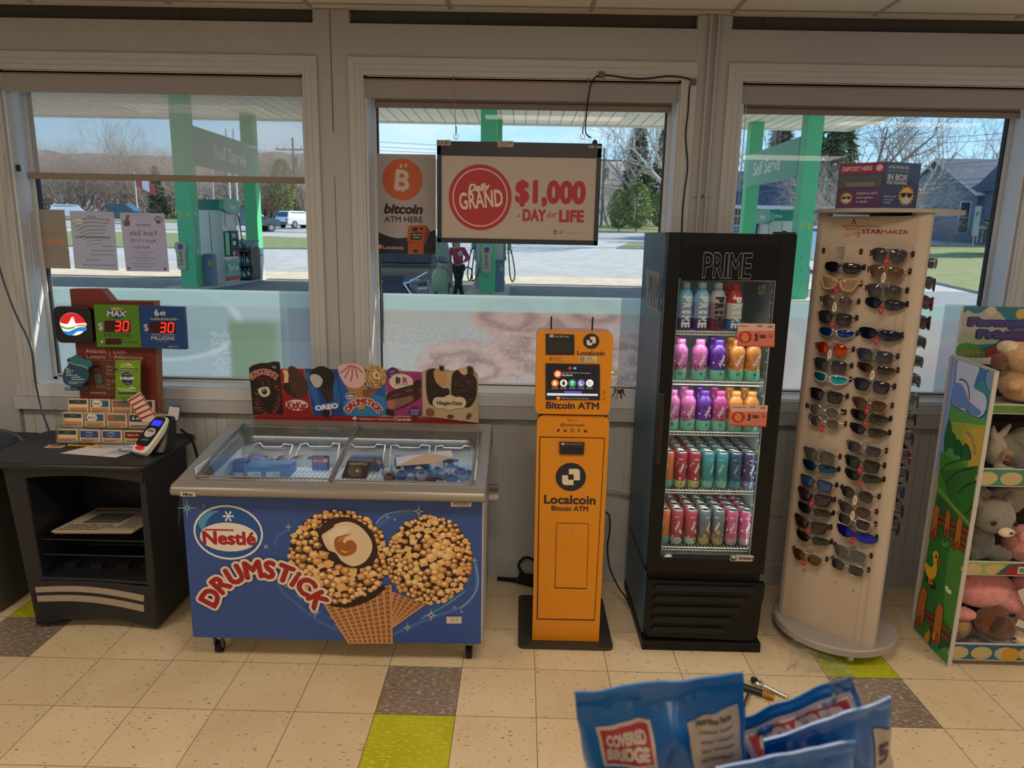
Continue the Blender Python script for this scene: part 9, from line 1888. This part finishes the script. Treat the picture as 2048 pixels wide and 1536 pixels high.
tree('b4', 1665, None, 47, 7.6, 'pale dense bare bush just left of the deposit box', W3, .4, 1.25); tree('e1', 1640, None, 58, 13.5, 'spruce standing behind the pale bush', W3, 2, .9); tree('e1', 1668, None, 60, 12.5, 'second spruce standing behind the pale bush', W3, 4, .8)
tree('b2', 1745, None, 60, 15.5, 'wide bare tree behind the deposit box', W3, 1.1, 1.15); tree('b1', 1830, None, 62, 13, 'bare tree with spreading crown right of the deposit box', W3, 3.9, 1.2); tree('b4', 1790, None, 56, 7, 'low bare bush under the wide tree', W3, 2, 1.3)
tree('b4', 1900, None, 61, 3.2, 'low bush at the left corner of the grey house', W3, 1, 1.2); tree('b3', 1968, None, 59, 2.6, 'low bare shrub under the small house window', W3, 2, 1.5); tree('b2', 2010, None, 90, 17, 'bare tree top rising behind the roof of the grey house', W3, .2)
tree('e1', 2062, None, 44, 10.5, 'dark spruce at the right end of the grey house', W3, .9, 1.15); tree('e2', 1480, None, 58, 3.5, 'round shrub beside the grey bungalow', W3)
for k in PT:
    if k not in ut: wipe(PT[k])
# ---- utility poles, wires, lamp posts, flag
WD = noise_mat('weathered_pole', '7a6e62', '8c8074', 3, .9, (4, 4, .3))
def upole(px, pytop, y, lb, arm=True):
    x, _ = xz(px, 440, y); _, zt_p = xz(px, pytop, y); t = thing('utility_pole', lb, 'utility pole', (x, y, zt(y)), 0, 'utility poles along the road'); q = MB(); q.cyl(WD, (x, y, zt(y)-.2), (x, y, zt_p), .20, .14, 10); mk('pole_shaft', q, t, smooth=40)
    if arm:
        q = MB(); q.box(WD, (x, y-.15, zt_p-1.5), (4.6, .14, .2)); 
        for i in (-2.1, -1.2, 1.2, 2.1): q.cyl('8a8e92', (x+i, y-.15, zt_p-1.4), (x+i, y-.15, zt_p-1.05), .08, n=8)
        mk('crossarm', q, t)
        q = MB(); q.cyl('8a8e90', (x+.45, y, zt_p-3.6), (x+.45, y, zt_p-2.4), .30, n=12); mk('transformer', q, t, smooth=40)
    return Vector((x, y, zt_p-1.1))
p1 = upole(592, 276, 95, 'utility pole with crossarm at the right of the left window'); p2 = upole(1203, 296, 90, 'utility pole at the right edge of the hanging sign'); p0 = upole(58, 270, 104, 'utility pole at the far left of the left window')
x, _ = xz(430, 440, 70); q = MB(); _, z1 = xz(430, 312, 70); q.cyl('9a9c9c', (x, 70, zt(70)), (x, 70, z1), .10, .07, 8); q.tube('9a9c9c', [(x, 70, z1-.4), (x-1.6, 70, z1+.8), (x-2.4, 70, z1+.9)], .05, 6); tag(mk('street_lamp', q, smooth=40), 'grey street lamp pole with a curved arm behind the left pump', 'street lamp')
for i, px in enumerate((463, 477)):
    x, _ = xz(px, 440, 30); q = MB(); q.cyl('b8bcbc', (x, 30, zt(30)-.05), (x, 30, 6.2), .045, n=8); tag(mk('flag_pole', q), ('thin pale pole right of the left pump, left of two', 'thin pale pole right of the left pump, right of two')[i], 'pole', 'thin pale poles')
x, z = xz(290, 372, 80); q = MB(); q.cyl('c8c8c8', (x-1.1, 80, zt(80)), (x-1.1, 80, z+1.6), .06, n=8); q.prism('b84048', [(x-1.0, z+1.2), (x-.3, z+.9), (x-.3, z-.3), (x-1.0, z+.0)], FY(80), 0, .03); q.prism('d8d0d0', [(x-.3, z+.9), (x+.5, z+.5), (x+.5, z-.7), (x-.3, z-.3)], FY(80), 0, .03); q.prism('b84048', [(x+.5, z+.5), (x+1.1, z+.1), (x+1.1, z-1.1), (x+.5, z-.7)], FY(80), 0, .03); tag(mk('canada_flag', q), 'red and white flag on a pole above the vehicles in the left window', 'flag')
x, z = xz(1945, 490, 52); q = MB(); _, z1 = xz(1945, 412, 52); q.cyl('9a9ea2', (x, 52, zt(52)), (x, 52, z1), .06, n=8); q.box('a8a8a4', (x, 51.93, z1-1.1), (.45, .04, 2.2)); q.tx('4a4c50', FY(51.9), 'P', x, z1-.6, .4, .02); tag(mk('road_sign', q), 'narrow pale road sign on a post in front of the grey house', 'sign')
wires = [((740, 283), (1210, 297), 88, 'wire beneath the clouds, highest in the middle window'), ((740, 293), (1210, 303), 88, 'second wire in the middle window'), ((740, 300), (1210, 310), 88, 'third wire in the middle window'), ((1205, 357), (1345, 364), 84, 'upper road wire in the middle window'), ((1205, 368), (1345, 377), 84, 'middle road wire in the middle window'), ((1205, 375), (1345, 383), 84, 'lowest road wire in the middle window'),
         ((1600, 282), (1850, 228), 24, 'black service wire sloping up from the canopy in the right window'), ((1480, 366), (2060, 352), 56, 'road wire crossing in front of the grey roof, upper'), ((1480, 376), (2060, 362), 56, 'road wire crossing in front of the grey roof, lower'), ((1480, 386), (2060, 372), 56, 'lowest road wire in the right window'), ((1740, 275), (2060, 262), 70, 'high thin wire in the blue sky at right, upper'), ((1740, 286), (2060, 274), 70, 'high thin wire in the blue sky at right, lower'), ((1740, 335), (2060, 312), 66, 'wire meeting the roof ridge of the grey house'),
         ((30, 348), (360, 358), 90, 'dark wire under the blind bar in the left window')]
for i, (a, b, y, lb) in enumerate(wires):
    A = xz(*a, y); B = xz(*b, y+2); q = MB(); q.tube('2c3036', [(A[0]+(B[0]-A[0])*j/10, y+2*j/10, A[1]+(B[1]-A[1])*j/10-.25*sin(pi*j/10)) for j in range(11)], .030 if y > 30 else .014, 4); tag(mk('overhead_wire', q), lb, 'wire', 'overhead wires')
